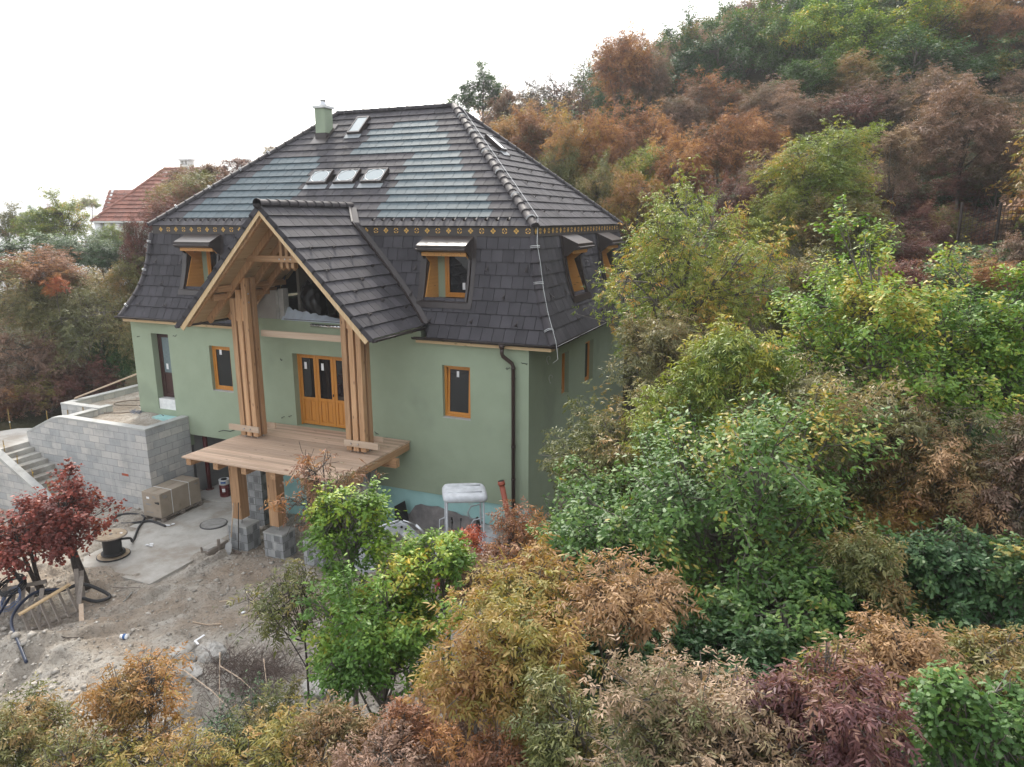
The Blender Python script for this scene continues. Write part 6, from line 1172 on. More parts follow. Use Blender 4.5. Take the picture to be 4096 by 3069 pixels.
# ------------------------------------------------------------------ neighbour house with the orange roof
nh = thing('neighbour_house', (-44, 32, -3.0), 'neighbouring white house with orange tiled roof and round white columns', 'house')
A = Vector((-46.3, 25.6, 0)); ux = Vector((0.78, 0.62, 0)).normalized(); uy = Vector((-0.62, 0.78, 0)).normalized()
def H3(u, v, z): return A+ux*u+uy*v+Vector((0, 0, z))
M['otile'] = mat_noise('orange_roof_tile', (0.20, 0.075, 0.05), (0.27, 0.105, 0.07), 2, 0.7, 0.3, 12, island=0.14)
hc = Vector((-49.2, 24.7, 3.1)); e1 = Vector((1.0, 0.42, 0)).normalized(); e2 = Vector((-0.42, 1.0, 0)).normalized()
def Q3(u, v, z): return hc+e1*u+e2*v+Vector((0, 0, z-3.1))
W_, D_ = 14.0, 10.0; rz = 7.65; i0 = 4.3
b = MB(); nr = 13
for k in range(nr):
    t0, t1 = k/nr, (k+1)/nr; z0_, z1_ = 3.1+4.55*t0, 3.1+4.55*t1
    course(b, Q3(i0*t0, 5*t0, z0_), Q3(W_-i0*t0, 5*t0, z0_), Q3(i0*t1, 5*t1, z1_), Q3(W_-i0*t1, 5*t1, z1_), 0.6, 0.3*(k % 2), thick=0.05, lift=0.09, gap=0.03)
    course(b, Q3(i0*t0, D_-5*t0, z0_), Q3(i0*t0, 5*t0, z0_), Q3(i0*t1, D_-5*t1, z1_), Q3(i0*t1, 5*t1, z1_), 0.6, 0.3*(k % 2), thick=0.05, lift=0.09, gap=0.03)
nr_ = b.build('roof', M['otile'], nh)
b = MB(); ridge_caps(b, Q3(0, 0, 3.1), Q3(i0, 5, rz), Q3(-1, -1, 4)-Q3(0, 0, 3.1), r=0.16, ln=0.5); ridge_caps(b, Q3(i0, 5, rz), Q3(W_-i0, 5, rz), (0, 0, 1), r=0.16, ln=0.5); b.build('hip_tiles', M['otile'], nr_)
b = MB(); b.box((0, 0, 0), (1, 1, 1)); b.v = [tuple(Q3(0.9+u*(W_-1.8), 1.6+v*(D_-3), -6+z*9.05)) for u, v, z in b.v]; b.build('wall', M['white'], nh)
b = MB(); b.box((0, 0, 0), (1, 1, 1)); b.v = [tuple(Q3(-0.05+u*(W_+.1), -0.05+v*(D_+.1), 2.98+z*0.12)) for u, v, z in b.v]; b.build('eaves_board', M['white'], nh)
for k in range(3): b = MB(); p = Q3(0.35+k*0.85, 0.4, 0); b.cyl((p.x, p.y, -2.5), (p.x, p.y, 2.98), 0.33, 20); b.build('column', M['white'], nh, True)
b = MB()
for z in (0.2, 0.5, 0.8): b.tube([Q3(-2.2, 1.5, z+0.6), Q3(-0.2, -0.8, z+0.6), Q3(2.5, -0.6, z+0.6)], 0.06, 6)
b.build('railing', M['rough_x'], nh)
# dormer gable of the neighbour
b = MB(); P_ = [Q3(-0.1, 2.6, 3.3), Q3(-0.1, 6.0, 3.3), Q3(-0.1, 4.3, 5.6)]; b.add(P_+[p+e1*0.1 for p in P_], [(0, 2, 1), (3, 4, 5)]); b.build('gable_window', M['glass'], nh)
b = MB()
for p, q in ((Q3(-0.15, 2.3, 3.2), Q3(-0.15, 4.3, 5.8)), (Q3(-0.15, 6.3, 3.2), Q3(-0.15, 4.3, 5.8)), (Q3(-0.15, 2.3, 3.2), Q3(-0.15, 6.3, 3.2))): b.beam(p, q, 0.2, 0.18)
b.build('gable_frame', M['white'], nh)
b = MB()
for k in range(7):
    t0, t1 = k/7, (k+1)/7
    course(b, Q3(-0.5, 2.2+2.1*t0, 3.3+2.5*t0), Q3(3.4-1.7*(1-t0)*0, 2.2+2.1*t0, 3.3+2.5*t0), Q3(-0.5, 2.2+2.1*t1, 3.3+2.5*t1), Q3(3.4, 2.2+2.1*t1, 3.3+2.5*t1), 0.6, 0.2, 0.05, 0.09, 0.03)
b.build('dormer_roof', M['otile'], nh)
for (u, nmx) in ((6.2, 'a'), (11.2, 'b')):
    p = Q3(u, 5.3, 0); c1 = MB(); c1.box((p.x-0.5, p.y-0.35, 6.8), (p.x+0.5, p.y+0.35, 7.95)); co_ = c1.build('chimney', M['white'], nh)
    c2 = MB()
    for dx in (-0.42, 0, 0.42): c2.box((p.x+dx-0.08, p.y-0.33, 7.95), (p.x+dx+0.08, p.y+0.33, 8.35))
    c2.box((p.x-0.62, p.y-0.45, 8.35), (p.x+0.62, p.y+0.45, 8.5)); c2.build('chimney_crown', M['white'], co_)
# wire mesh fence far right
fn = thing('mesh_fence', (12.6, 10.7, tz(12.6, 10.7)), 'dark wire mesh fence panel with posts on the wooded slope', 'fence'); 
for i, (x, y) in enumerate(((11.4, 10.0), (12.6, 10.6), (13.9, 11.1))):
    z = tz(x, y); b = MB(); b.cyl((x, y, z-0.2), (x, y, 3.75), 0.05, 8); b.build('post', M['metal_brown'], fn)
b = MB()
for k in range(12): z = 2.3+k*0.12; b.tube([(11.4, 10.0, z-0.4), (12.6, 10.6, z), (13.9, 11.1, z)], 0.012, 4)
for k in range(20): t = k/19; x = 11.4+2.5*t; b.tube([(x, 10.0+1.1*t, 1.9), (x, 10.0+1.1*t, 3.6)], 0.01, 4)
b.build('mesh_panel', M['metal_brown'], fn)
# a dark red roof glimpsed through the trees
gr = thing('garden_shed', (5.5, 13.0, tz(5.5, 13.0)), 'small building with red tiled roof glimpsed behind the olive tree', 'shed')
b = MB()
for k in range(8): t0, t1 = k/8, (k+1)/8; course(b, (3.2, 11.2+2*t0, -0.9+1.3*t0), (8.6, 11.2+2*t0, -0.9+1.3*t0), (3.2, 11.2+2*t1, -0.9+1.3*t1), (8.6, 11.2+2*t1, -0.9+1.3*t1), 0.33, 0.1, lift=0.05)
b.build('roof', M['otile'], gr); b = MB(); b.box((3.5, 11.5, -4.0), (8.3, 14.5, -1.0)); b.build('wall', M['ytong'], gr)

# ------------------------------------------------------------------ trees
def strip_tpl(st):     # flat leaf made of quads between stations (s, halfwidth)
    v = []; f = []
    for s, w_ in st: v += [(s, -w_, -0.12*s*s), (s, w_, -0.12*s*s)]
    for i in range(len(st)-1): f.append((2*i, 2*i+2, 2*i+3, 2*i+1))
    return np.array(v, float), np.array(f)
TPL = {}
TPL['oak'] = strip_tpl([(0, .03), (.16, .13), (.27, .09), (.42, .25), (.52, .14), (.68, .30), (.78, .17), (.9, .18), (1, .04)])
TPL['simple'] = (np.array([(0, 0, 0), (.45, .24, .03), (1, 0, -.1), (.45, -.24, .03)], float), np.array([(0, 1, 2, 3)]))
TPL['round'] = (np.array([(0, 0, 0), (.25, .36, .02), (.7, .4, 0), (1, .0, -.08), (.7, -.4, 0), (.25, -.36, .02)], float), np.array([(0, 1, 2, 3, 4, 5)]))
def pinnate(pairs, ll, lw, full, sd=0):
    v = []; f = []; rj = random.Random(sd)
    def leaflet(p, ang, L, tip):
        ang += rj.uniform(-.35, .35); L *= rj.uniform(.65, 1.2); tw_ = rj.uniform(-.8, .8); d = np.array([math.cos(ang), math.sin(ang), rj.uniform(-.75, .15)]); s_ = np.array([-math.sin(ang)*math.cos(tw_), math.cos(ang)*math.cos(tw_), math.sin(tw_)])
        n0 = len(v)
        if full: pts = [(0, 0, 0), (.3, lw, .02), (.68, lw*.75, -.02), (1, 0, -.12), (.68, -lw*.75, -.02), (.3, -lw, .02)]
        else: pts = [(0, 0, 0), (.45, lw, .02), (1, 0, -.1), (.45, -lw, .02)]
        for a, b, c_ in pts: v.append(np.array(p)+d*a*L+s_*b*L+np.array([0, 0, c_*L]))
        f.append(tuple(range(n0, len(v))))
    for i in range(pairs):
        s = 0.25+0.62*i/max(1, pairs-1)*0.95; z = -0.18*s*s; L = ll*(0.85+0.15*math.sin(i*2))
        leaflet((s, 0, z), 1.0-0.15*i, L, 0); leaflet((s, 0, z), -1.0+0.15*i, L, 0)
    leaflet((0.92, 0, -0.16), 0, ll, 0)
    return np.array(v), np.array(f)
VAR = {'ash': [pinnate(3, 0.50, 0.15, True, s_)[0] for s_ in range(7)], 'ash3': [pinnate(3, 0.50, 0.17, False, s_)[0] for s_ in range(7)]}
TPL['ash'] = pinnate(3, 0.50, 0.15, True); TPL['ash3'] = pinnate(3, 0.50, 0.17, False)
def cr_tube(segs, n):
    """segs: list of polylines [(pts, radii)] -> vertices, quad faces"""
    V = []; F = []; o = 0
    for pts, rs in segs:
        pts = np.asarray(pts, float); k = len(pts); d = np.gradient(pts, axis=0); d /= np.linalg.norm(d, axis=1)[:, None]+1e-9
        ref = np.array([0.31, 0.77, 0.2]); a = np.cross(d, ref); a /= np.linalg.norm(a, axis=1)[:, None]+1e-9; b = np.cross(d, a)
        t = np.arange(n)*2*math.pi/n; ring = pts[:, None]+(a[:, None]*np.cos(t)[None, :, None]+b[:, None]*np.sin(t)[None, :, None])*np.asarray(rs)[:, None, None]
        V.append(ring.reshape(-1, 3)); i = np.arange(k-1)[:, None]*n; j = np.arange(n)[None]; jn = (j+1) % n
        F.append(np.stack([i+j, i+jn, i+n+jn, i+n+j], -1).reshape(-1, 4)+o); o += k*n
    return np.concatenate(V), np.concatenate(F)
def bez(rng, a, b, k, sag, wob):
    a, b = np.asarray(a, float), np.asarray(b, float); L = np.linalg.norm(b-a); t = np.linspace(0, 1, k)[:, None]; m_ = (a+b)/2+np.array([0, 0, sag*L])+rng.normal(0, wob*L, 3)
    return a*(1-t)**2+2*m_*t*(1-t)+b*t*t
def crown_geo(seed, Rx, Rz, base_z, kind, nleaf, lsize, ncl=26, droop=0.35, sparse=False, hollow=0.5, multi=False, twign=5, trunk_r=None, spiky=0.0):
    """crown centred on the origin, trunk comes up from (0,0,base_z)"""
    rng = np.random.RandomState(seed); C_ = []
    while len(C_) < ncl:
        d = rng.normal(size=3); d /= np.linalg.norm(d)
        if d[2] < -0.75: continue
        r = (hollow+(1-hollow)*rng.rand())*0.80; lump = 1+0.20*math.sin(3.1*math.atan2(d[1], d[0])+seed)+0.14*math.sin(5*math.atan2(d[1], d[0])+4*d[2]+2*seed)+rng.normal(0, 0.13)
        C_.append([d[0]*r*Rx*lump, d[1]*r*Rx*lump, d[2]*r*Rz*(1+spiky*max(0, rng.normal(0, .5))*(d[2] > .3))*lump])
    C_ = np.array(C_); rc = Rx*rng.uniform(0.22, 0.44, ncl)*(26/ncl)**0.33
    w_ = rc**2; ntw = 16 if not sparse else 10; T = ncl*ntw; tc = np.repeat(np.arange(ncl), ntw)
    od = C_/(np.linalg.norm(C_/np.array([Rx, Rx, Rz]), axis=1)[:, None]*np.array([Rx, Rx, Rz])+1e-6)
    td = rng.normal(size=(T, 3))+0.55*od[tc]+np.array([0, 0, 0.25]); td /= np.linalg.norm(td, axis=1)[:, None]; tl_ = rc[tc]*(0.6+1.15*rng.rand(T)**1.8)
    tw = rng.choice(T, nleaf, p=(tl_*w_[tc])/(tl_*w_[tc]).sum()); cl = tc[tw]; tt = 0.25+0.8*rng.rand(nleaf)**0.7; d = td[tw]
    P = C_[cl]+d*(tl_[tw]*tt)[:, None]+rng.normal(0, 0.085, (nleaf, 3))*rc[cl][:, None]*1.6; P[:, 2] -= 0.18*rc[cl]*tt*tt
    out = d*0.7+rng.normal(0, 0.6, (nleaf, 3)); nrm = d*0.35+np.array([0, 0, 0.8])+rng.normal(0, 0.45, (nleaf, 3)); nrm /= np.linalg.norm(nrm, axis=1)[:, None]
    D = out+np.array([0, 0, -droop]); D -= nrm*(D*nrm).sum(1)[:, None]; D /= np.linalg.norm(D, axis=1)[:, None]+1e-9; S = np.cross(nrm, D)
    tv, tf_ = TPL[kind]; s = lsize*rng.uniform(0.7, 1.25, nleaf)
    tv = np.stack(VAR[kind])[rng.randint(0, 7, nleaf)] if kind in VAR else tv[None]
    V = P[:, None]+s[:, None, None]*(tv[..., 0:1]*D[:, None]+tv[..., 1:2]*S[:, None]+tv[..., 2:3]*nrm[:, None])
    k = tv.shape[1]; F = (tf_[None]+k*np.arange(nleaf)[:, None, None]).reshape(-1, tf_.shape[1])
    crand = rng.rand(ncl); trand = rng.rand(T); tint = 0.34*crand[cl]+0.22*trand[tw]+0.36*rng.rand(nleaf)+0.10*P[:, 2]/Rz+0.04; tint = np.repeat(np.clip(tint, 0, 1), k)
    # wood
    tr = trunk_r or 0.045*Rx+0.03; segs = []; stems = 3 if multi else 1; top = []
    for q in range(stems):
        end = np.array([rng.normal(0, .12 if not multi else .38)*Rx, rng.normal(0, .12 if not multi else .38)*Rx, 0.35*Rz]); st = np.array([0.06*q, 0.05*q, base_z]); t = bez(rng, st, end, 9, 0.0, 0.05); t += np.cumsum(rng.normal(0, 0.012*Rx, t.shape), 0)*np.array([1, 1, 0]); top.append(t); segs.append((t, np.linspace(tr, tr*0.35, 9)))
    for c in range(ncl):
        t = top[c % stems]; i = int(np.clip(np.searchsorted(t[:, 2], C_[c][2]-0.55*Rz)+rng.randint(-1, 2), 2, 8)); a = t[i]; b = bez(rng, a, C_[c], 6, -0.06, 0.08); r0 = tr*(0.55-0.045*i); segs.append((b, np.linspace(max(r0, 0.012), max(0.006, tr*0.10), 6)))
        for q in range(twign):
            j_ = c*ntw+q; e_ = C_[c]+td[j_]*tl_[j_]-np.array([0, 0, 0.16*rc[c]]); segs.append((bez(rng, b[rng.randint(3, 6)], e_, 4, -0.05, 0.06), np.linspace(max(0.005, tr*0.09), 0.003+0.02*tr, 4)))
    TV, TF = cr_tube(segs, 5); return V.reshape(-1, 3), F, tint, TV, TF
def add_tree(name, label, cat, x, y, zc, Rx, Rz, kind, mat, nleaf, lsize, seed, group=None, bark='bark', **kw):
    z0 = tz(x, y)-0.25; V, F, tint, TV, TF = crown_geo(seed, Rx, Rz, min(z0-zc, -Rz*0.8), kind, nleaf, lsize, **kw)
    root = thing(name, (x, y, zc+min(z0-zc, -Rz*0.8)), label, cat, group); off = Vector((0, 0, -min(z0-zc, -Rz*0.8)))
    for nm, me in (('crown', raw_mesh(name+'_crown', V, F, LM[mat], tint)), ('trunk', raw_mesh(name+'_trunk', TV, TF, M[bark], None, True))):
        o = bpy.data.objects.new(nm, me); COL.objects.link(o); o.parent = root; o.location = off
    return root
HERO = [
 ('oak_tree', 'big broad green oak in the middle right of the foreground', 'tree', 6.23, -8.22, -1.32, 2.33, 2.47, 'oak', 'oak', 25650, 0.0805, 11, None, dict(ncl=59, droop=0.2, twign=7)),
 ('oak_tree', 'green and yellow oak crown in front of the house corner, under the olive ash', 'tree', 3.96, -7.57, -1.59, 0.97, 1.05, 'oak', 'oak', 6080, 0.0735, 12, None, dict(ncl=26, droop=0.2, twign=7)),
 ('ash_tree', 'olive ash with browned tips touching the side wall of the house', 'tree', 3.63, -5.06, -1.20, 1.44, 1.01, 'ash', 'olive', 3105, 0.1768, 13, None, dict(ncl=33, twign=8)),
 ('ash_tree', 'yellow green ash top rising behind the big oak', 'tree', 5.92, -5.11, 0.55, 0.96, 0.96, 'ash', 'greenyel', 2430, 0.1768, 14, None, dict(ncl=23, spiky=0.5, twign=8)),
 ('walnut_tree', 'large drooping olive and yellow tree against the right roof edge', 'tree', 4.17, 0.57, 1.69, 2.80, 2.11, 'ash', 'greenyel', 7020, 0.1836, 15, None, dict(ncl=57, twign=8)),
 ('ash_tree', 'grey olive ash in front of the side wall windows', 'tree', 4.15, -2.06, 0.14, 1.39, 1.16, 'ash', 'olivegrey', 3780, 0.1836, 16, None, dict(ncl=36, twign=8)),
 ('oak_tree', 'bright green oak with spiky top shoots at the right', 'tree', 7.90, -4.19, 0.87, 1.66, 1.88, 'oak', 'oaklight', 21850, 0.0805, 17, None, dict(ncl=57, spiky=0.45, droop=0.0, twign=7)),
 ('oak_tree', 'tall green oak at the right edge with yellow green shoots', 'tree', 9.82, -3.94, 0.88, 1.47, 1.81, 'oak', 'oaklight', 19950, 0.0805, 18, None, dict(ncl=52, spiky=0.4, droop=0.0, twign=7)),
 ('ash_tree', 'low grey olive ash just below the two spiky oaks', 'tree', 7.98, -5.68, 0.12, 1.51, 0.59, 'ash', 'olivegrey', 3105, 0.17, 19, None, dict(ncl=33, twign=8)),
 ('ash_tree', 'brown leaved ash right of the big green oak', 'tree', 9.13, -6.31, -0.78, 1.18, 1.03, 'ash3', 'brown', 4320, 0.1564, 20, None, dict(ncl=39, twign=8)),
 ('ash_tree', 'dry mauve brown ash cut by the right edge of the picture', 'tree', 9.97, -7.00, -0.48, 0.47, 1.28, 'ash3', 'mauve', 2430, 0.1496, 21, None, dict(ncl=28, twign=8)),
 ('oak_tree', 'dark green oak in shade below the brown ash', 'tree', 8.54, -8.62, -1.45, 1.00, 1.00, 'oak', 'oakdark', 9880, 0.0735, 22, None, dict(ncl=41, twign=7)),
 ('oak_tree', 'dark green oak at the right edge above the pale blue green one', 'tree', 9.41, -8.75, -1.20, 0.71, 1.01, 'oak', 'oakdark', 7980, 0.0735, 23, None, dict(ncl=36, twign=7)),
 ('ash_tree', 'small olive and tan ash between big oak and dark oak', 'tree', 7.97, -9.29, -0.97, 0.47, 0.53, 'ash3', 'olive', 1620, 0.136, 24, None, dict(ncl=18, twign=8)),
 ('ash_tree', 'golden ash top in front of the orange drain pipe', 'tree', 4.24, -11.13, -1.14, 0.64, 0.64, 'ash', 'gold', 1485, 0.1564, 25, None, dict(ncl=20, twign=8)),
 ('ash_tree', 'tan ash branch reaching right over the green oak', 'tree', 5.43, -11.41, -0.69, 0.58, 0.26, 'ash', 'brown', 1012, 0.1496, 26, None, dict(ncl=18, twign=8)),
 ('ash_tree', 'brown and gold ash between bright oak and pale dry ash', 'tree', 4.51, -12.58, -1.16, 0.73, 0.80, 'ash', 'gold', 2565, 0.1428, 27, None, dict(ncl=31, twign=8)),
 ('ash_tree', 'pale dry beige ash filling the bottom middle', 'tree', 6.53, -13.40, -0.71, 0.88, 0.45, 'ash', 'beige', 4860, 0.10540000000000001, 28, None, dict(ncl=57, twign=8)),
 ('ash_tree', 'wine red and yellow ash at the bottom right of centre', 'tree', 7.46, -13.36, -0.34, 0.52, 0.52, 'ash', 'wine', 2025, 0.12240000000000001, 29, None, dict(ncl=28, droop=0.7, twign=8)),
 ('oak_tree', 'pale blue green oak in the bottom right corner', 'tree', 8.48, -12.93, -0.34, 0.44, 0.52, 'oak', 'oak', 3990, 0.0595, 30, None, dict(ncl=28, droop=0.1, twign=7)),
 ('ash_tree', 'olive brown ash between the two brown ashes at the bottom', 'tree', 5.52, -13.44, -0.99, 0.44, 0.44, 'ash', 'olive', 1215, 0.11560000000000002, 31, None, dict(ncl=18, twign=8)),
 ('oak_tree', 'slender bright green oak standing left of the golden ash', 'tree', 1.64, -10.40, -2.76, 1.18, 1.71, 'oak', 'oaklight', 19950, 0.0735, 32, None, dict(ncl=46, droop=0.1, twign=7)),
 ('oak_tree', 'yellow green oak top in front of the right deck pillar', 'tree', 0.64, -9.81, -1.40, 0.71, 0.71, 'oak', 'oakyel', 6080, 0.0735, 33, None, dict(ncl=23, droop=0.1, spiky=0.6, twign=7)),
 ('oak_tree', 'yellow green oak branch in front of the excavator boom', 'tree', 2.08, -9.53, -1.81, 0.59, 0.59, 'oak', 'oakyel', 4180, 0.0735, 34, None, dict(ncl=18, droop=0.1, spiky=0.4, twign=7)),
 ('ash_sapling', 'thin half bare brown ash sapling in front of the deck edge', 'sapling', -0.20, -9.31, -1.09, 0.60, 0.76, 'ash', 'rust', 230, 0.17, 35, None, dict(ncl=20, sparse=True, twign=8, trunk_r=0.03, bark='barkdark')),
 ('ash_sapling', 'thin olive leaved sapling over the brown dirt', 'sapling', -0.14, -10.14, -2.76, 0.73, 0.77, 'ash', 'olive', 420, 0.17, 36, None, dict(ncl=26, sparse=True, twign=7, trunk_r=0.03, bark='barkdark')),
 ('smoke_bush', 'small scarlet shrub in front of the excavator seat', 'shrub', 1.61, -7.48, -2.60, 0.34, 0.31, 'ash3', 'scarlet', 270, 0.136, 37, None, dict(ncl=13, twign=8)),
 ('dry_shrub', 'dry rusty shrub around the foot of the orange drain pipe', 'shrub', 2.41, -7.17, -2.73, 0.75, 0.67, 'ash3', 'rust', 900, 0.16, 38, None, dict(ncl=23, sparse=True)),
 ('dry_shrub', 'brown mauve shrub below the excavator', 'shrub', 2.53, -8.83, -2.45, 0.62, 0.55, 'ash3', 'mauve', 800, 0.15, 39, None, dict(ncl=20, sparse=True)),
 ('ash_tree', 'orange ash sapling at the bottom left', 'tree', -0.79, -12.57, -2.91, 0.61, 0.55, 'ash', 'orange', 1215, 0.136, 40, None, dict(ncl=28, twign=8)),
 ('ash_tree', 'golden yellow shrub mass under the orange ash', 'tree', -0.30, -13.24, -3.31, 0.78, 0.24, 'ash', 'gold', 810, 0.136, 41, None, dict(ncl=26, twign=8)),
 ('ash_tree', 'olive yellow ash in the bottom left corner', 'tree', -1.78, -13.51, -3.23, 0.59, 0.49, 'ash', 'olive', 1755, 0.1292, 42, None, dict(ncl=26, twign=8)),
 ('ash_tree', 'yellow and orange ash sprays at the bottom left of the bright oak', 'tree', 1.81, -12.79, -2.84, 0.56, 0.28, 'ash', 'gold', 742, 0.136, 43, None, dict(ncl=18, twign=8)),
 ('ash_tree', 'pinkish brown ash left of the bright oak trunk', 'tree', 2.46, -12.68, -2.59, 0.44, 0.44, 'ash', 'brown', 1012, 0.1292, 44, None, dict(ncl=18, twign=8)),
 ('ash_tree', 'small orange brown ash between orange ash and yellow sprays', 'tree', 0.85, -12.67, -3.41, 0.36, 0.21, 'ash', 'orange', 351, 0.1292, 45, None, dict(ncl=15, twign=8)),
 ('low_shrub', 'low dark green undergrowth on the bank behind the yellow sprays', 'shrub', 0.63, -12.09, -3.40, 0.71, 0.23, 'simple', 'darkgreen', 1700, 0.05, 46, None, dict(ncl=26)),
 ('ash_tree', 'rusty ash at the foot of the slender bright oak', 'tree', 3.44, -12.48, -2.55, 0.43, 0.48, 'ash', 'rust', 945, 0.1292, 47, None, dict(ncl=15, twign=8)),
 ('smoke_bush', 'red smoke bush, larger left crown at the left edge', 'tree', -10.90, -7.51, -4.44, 1.17, 1.11, 'round', 'red', 5980, 0.085, 48, None, dict(ncl=33, multi=True, bark='barkdark', trunk_r=0.07)),
 ('smoke_bush', 'red smoke bush right crown in front of the stairs', 'tree', -10.11, -6.80, -4.27, 0.90, 1.06, 'round', 'red', 4940, 0.085, 49, None, dict(ncl=28, multi=True, bark='barkdark', trunk_r=0.07)),
 ('ash_tree', 'olive brown ash between the large walnut and the spiky oaks', 'tree', 6.68, 2.06, 1.22, 1.15, 1.28, 'ash3', 'olive', 3375, 0.17, 50, None, dict(ncl=31, twign=8)),
 ('ash_tree', 'shaded grey olive ash behind the top of the big oak', 'tree', 6.51, -4.08, -0.81, 1.03, 0.85, 'ash3', 'olivegrey', 2970, 0.17, 51, None, dict(ncl=28, twign=8)),
 ('ash_tree', 'yellow green ash leaning over the top left of the big oak', 'tree', 5.17, -5.72, -0.68, 1.14, 0.96, 'ash', 'greenyel', 2970, 0.1768, 52, None, dict(ncl=28, twign=8)),
 ('ash_tree', 'dark green ash behind the brown ash at the right', 'tree', 9.08, -3.88, -0.75, 1.33, 0.98, 'ash3', 'oakdark', 3510, 0.17, 53, None, dict(ncl=31, twign=8)),
 ('oak_tree', 'smaller green oak growing against the right flank of the big oak', 'tree', 7.58, -5.52, -1.71, 0.92, 0.92, 'oak', 'oak', 5700, 0.077, 54, None, dict(ncl=28, twign=7)),
 ('ash_tree', 'olive gold ash between brown ash and dark oak', 'tree', 8.49, -7.16, -1.30, 0.64, 0.57, 'ash3', 'gold', 1755, 0.1496, 55, None, dict(ncl=20, twign=8)),
 ('oak_tree', 'dark green oak foot in shade above the pale dry ash', 'tree', 6.78, -10.65, -1.72, 0.83, 0.39, 'oak', 'oakdark', 6080, 0.077, 56, None, dict(ncl=28, twign=7)),
 ('ash_tree', 'tan dry ash behind the wine red one', 'tree', 8.18, -11.61, -0.80, 0.49, 0.31, 'ash3', 'brown', 1620, 0.1292, 57, None, dict(ncl=20, twign=8)),
 ('oak_tree', 'shaded dark oak behind the pale dry ash on the left', 'tree', 5.41, -10.99, -1.68, 0.68, 0.56, 'oak', 'oakdark', 5320, 0.077, 58, None, dict(ncl=26, twign=7)),
 ('oak_tree', 'green oak crown behind the two spiky oaks', 'tree', 10.27, 0.85, 1.48, 1.44, 0.78, 'oak', 'oak', 6840, 0.08399999999999999, 59, None, dict(ncl=31, twign=7)),
 ('ash_tree', 'maroon shrub between the shoots of the spiky oaks', 'tree', 8.98, 0.36, 1.69, 0.67, 0.67, 'ash3', 'maroon', 1350, 0.1632, 60, None, dict(ncl=18, twign=8)),
 ('ash_tree', 'olive tan ash in the gap above the pale blue green oak', 'tree', 9.09, -10.64, -1.12, 0.44, 0.34, 'ash3', 'olive', 1755, 0.136, 61, None, dict(ncl=20, twign=8)),
 ('oak_tree', 'dark oak foot filling the shade right of the tan dry ash', 'tree', 8.85, -9.52, -1.58, 0.51, 0.34, 'oak', 'oakdark', 4180, 0.077, 62, None, dict(ncl=20, twign=7)),
 ('ash_tree', 'olive yellow ash spray under the orange ash on its left', 'tree', -0.66, -13.68, -3.14, 0.52, 0.20, 'ash', 'olive', 472, 0.1292, 63, None, dict(ncl=15, twign=8)),
 ('ash_tree', 'golden spray at the bottom edge right of the orange ash', 'tree', 0.77, -13.27, -3.02, 0.45, 0.20, 'ash', 'gold', 405, 0.1292, 64, None, dict(ncl=15, twign=8)),
 ('ash_tree', 'dull olive undergrowth ash at the bottom edge left of the yellow sprays', 'tree', 1.02, -12.35, -3.30, 0.68, 0.37, 'ash3', 'olive', 1350, 0.11560000000000002, 65, None, dict(ncl=18, twign=8)),
 ('ash_tree', 'mauve brown ash at the bottom edge under the bright oak', 'tree', 3.32, -12.93, -2.36, 0.46, 0.31, 'ash3', 'mauve', 1215, 0.11560000000000002, 66, None, dict(ncl=15, twign=8)),
 ('ash_tree', 'rusty brown ash at the bottom edge left of the pale dry one', 'tree', 4.96, -13.18, -1.66, 0.49, 0.31, 'ash', 'rust', 1215, 0.12240000000000001, 67, None, dict(ncl=18, twign=8)),
 ('oak_tree', 'green oak crown left of the big oak and above the tan branch', 'tree', 4.89, -9.50, -1.07, 0.99, 0.72, 'oak', 'oak', 6840, 0.0805, 68, None, dict(ncl=31, twign=7)),
 ('oak_tree', 'green oak skirt below the big oak, above the wine red ash', 'tree', 7.09, -10.03, -1.53, 0.98, 0.64, 'oak', 'oak', 7980, 0.0805, 69, None, dict(ncl=33, twign=7))]
for h in HERO: add_tree(*h[:-1], **h[-1])
# shared crowns for the trees further away; one copy of crown and trunk per tree
PROTO = []
for i, (kind, n, ls, kw) in enumerate((('ash3', 6000, 0.10, dict(ncl=36)), ('simple', 17000, 0.066, dict(ncl=36)), ('ash3', 5600, 0.105, dict(ncl=44)), ('simple', 10000, 0.066, dict(ncl=26, hollow=0.6, sparse=True)), ('simple', 19000, 0.062, dict(ncl=52)), ('simple', 3500, 0.06, dict(ncl=26, hollow=0.7, sparse=True, twign=10)))):
    V, F, tint, TV, TF = crown_geo(100+i, 1.0, 1.0, -3.4, kind, n, ls, twign=kw.pop('twign', 6), trunk_r=0.045, **kw)
    PROTO.append((raw_mesh('far_crown', V, F, LM['olive'], tint), raw_mesh('far_trunk', TV, TF, M['bark'], None, True)))
def far_tree(name, label, cat, x, y, zc, Rx, Rz, mat, proto, rz, group):
    z0 = tz(x, y); root = thing(name, (x, y, z0), label, cat, group)
    for nm, me in zip(('crown', 'trunk'), PROTO[proto]):
        o = bpy.data.objects.new(nm, me); COL.objects.link(o); o.parent = root; o.location = (0, 0, zc-z0); o.scale = (Rx, Rx, Rz); o.rotation_euler = (0, 0, rz)
        if nm == 'crown': o.material_slots[0].link = 'OBJECT'; o.material_slots[0].material = LM[mat]
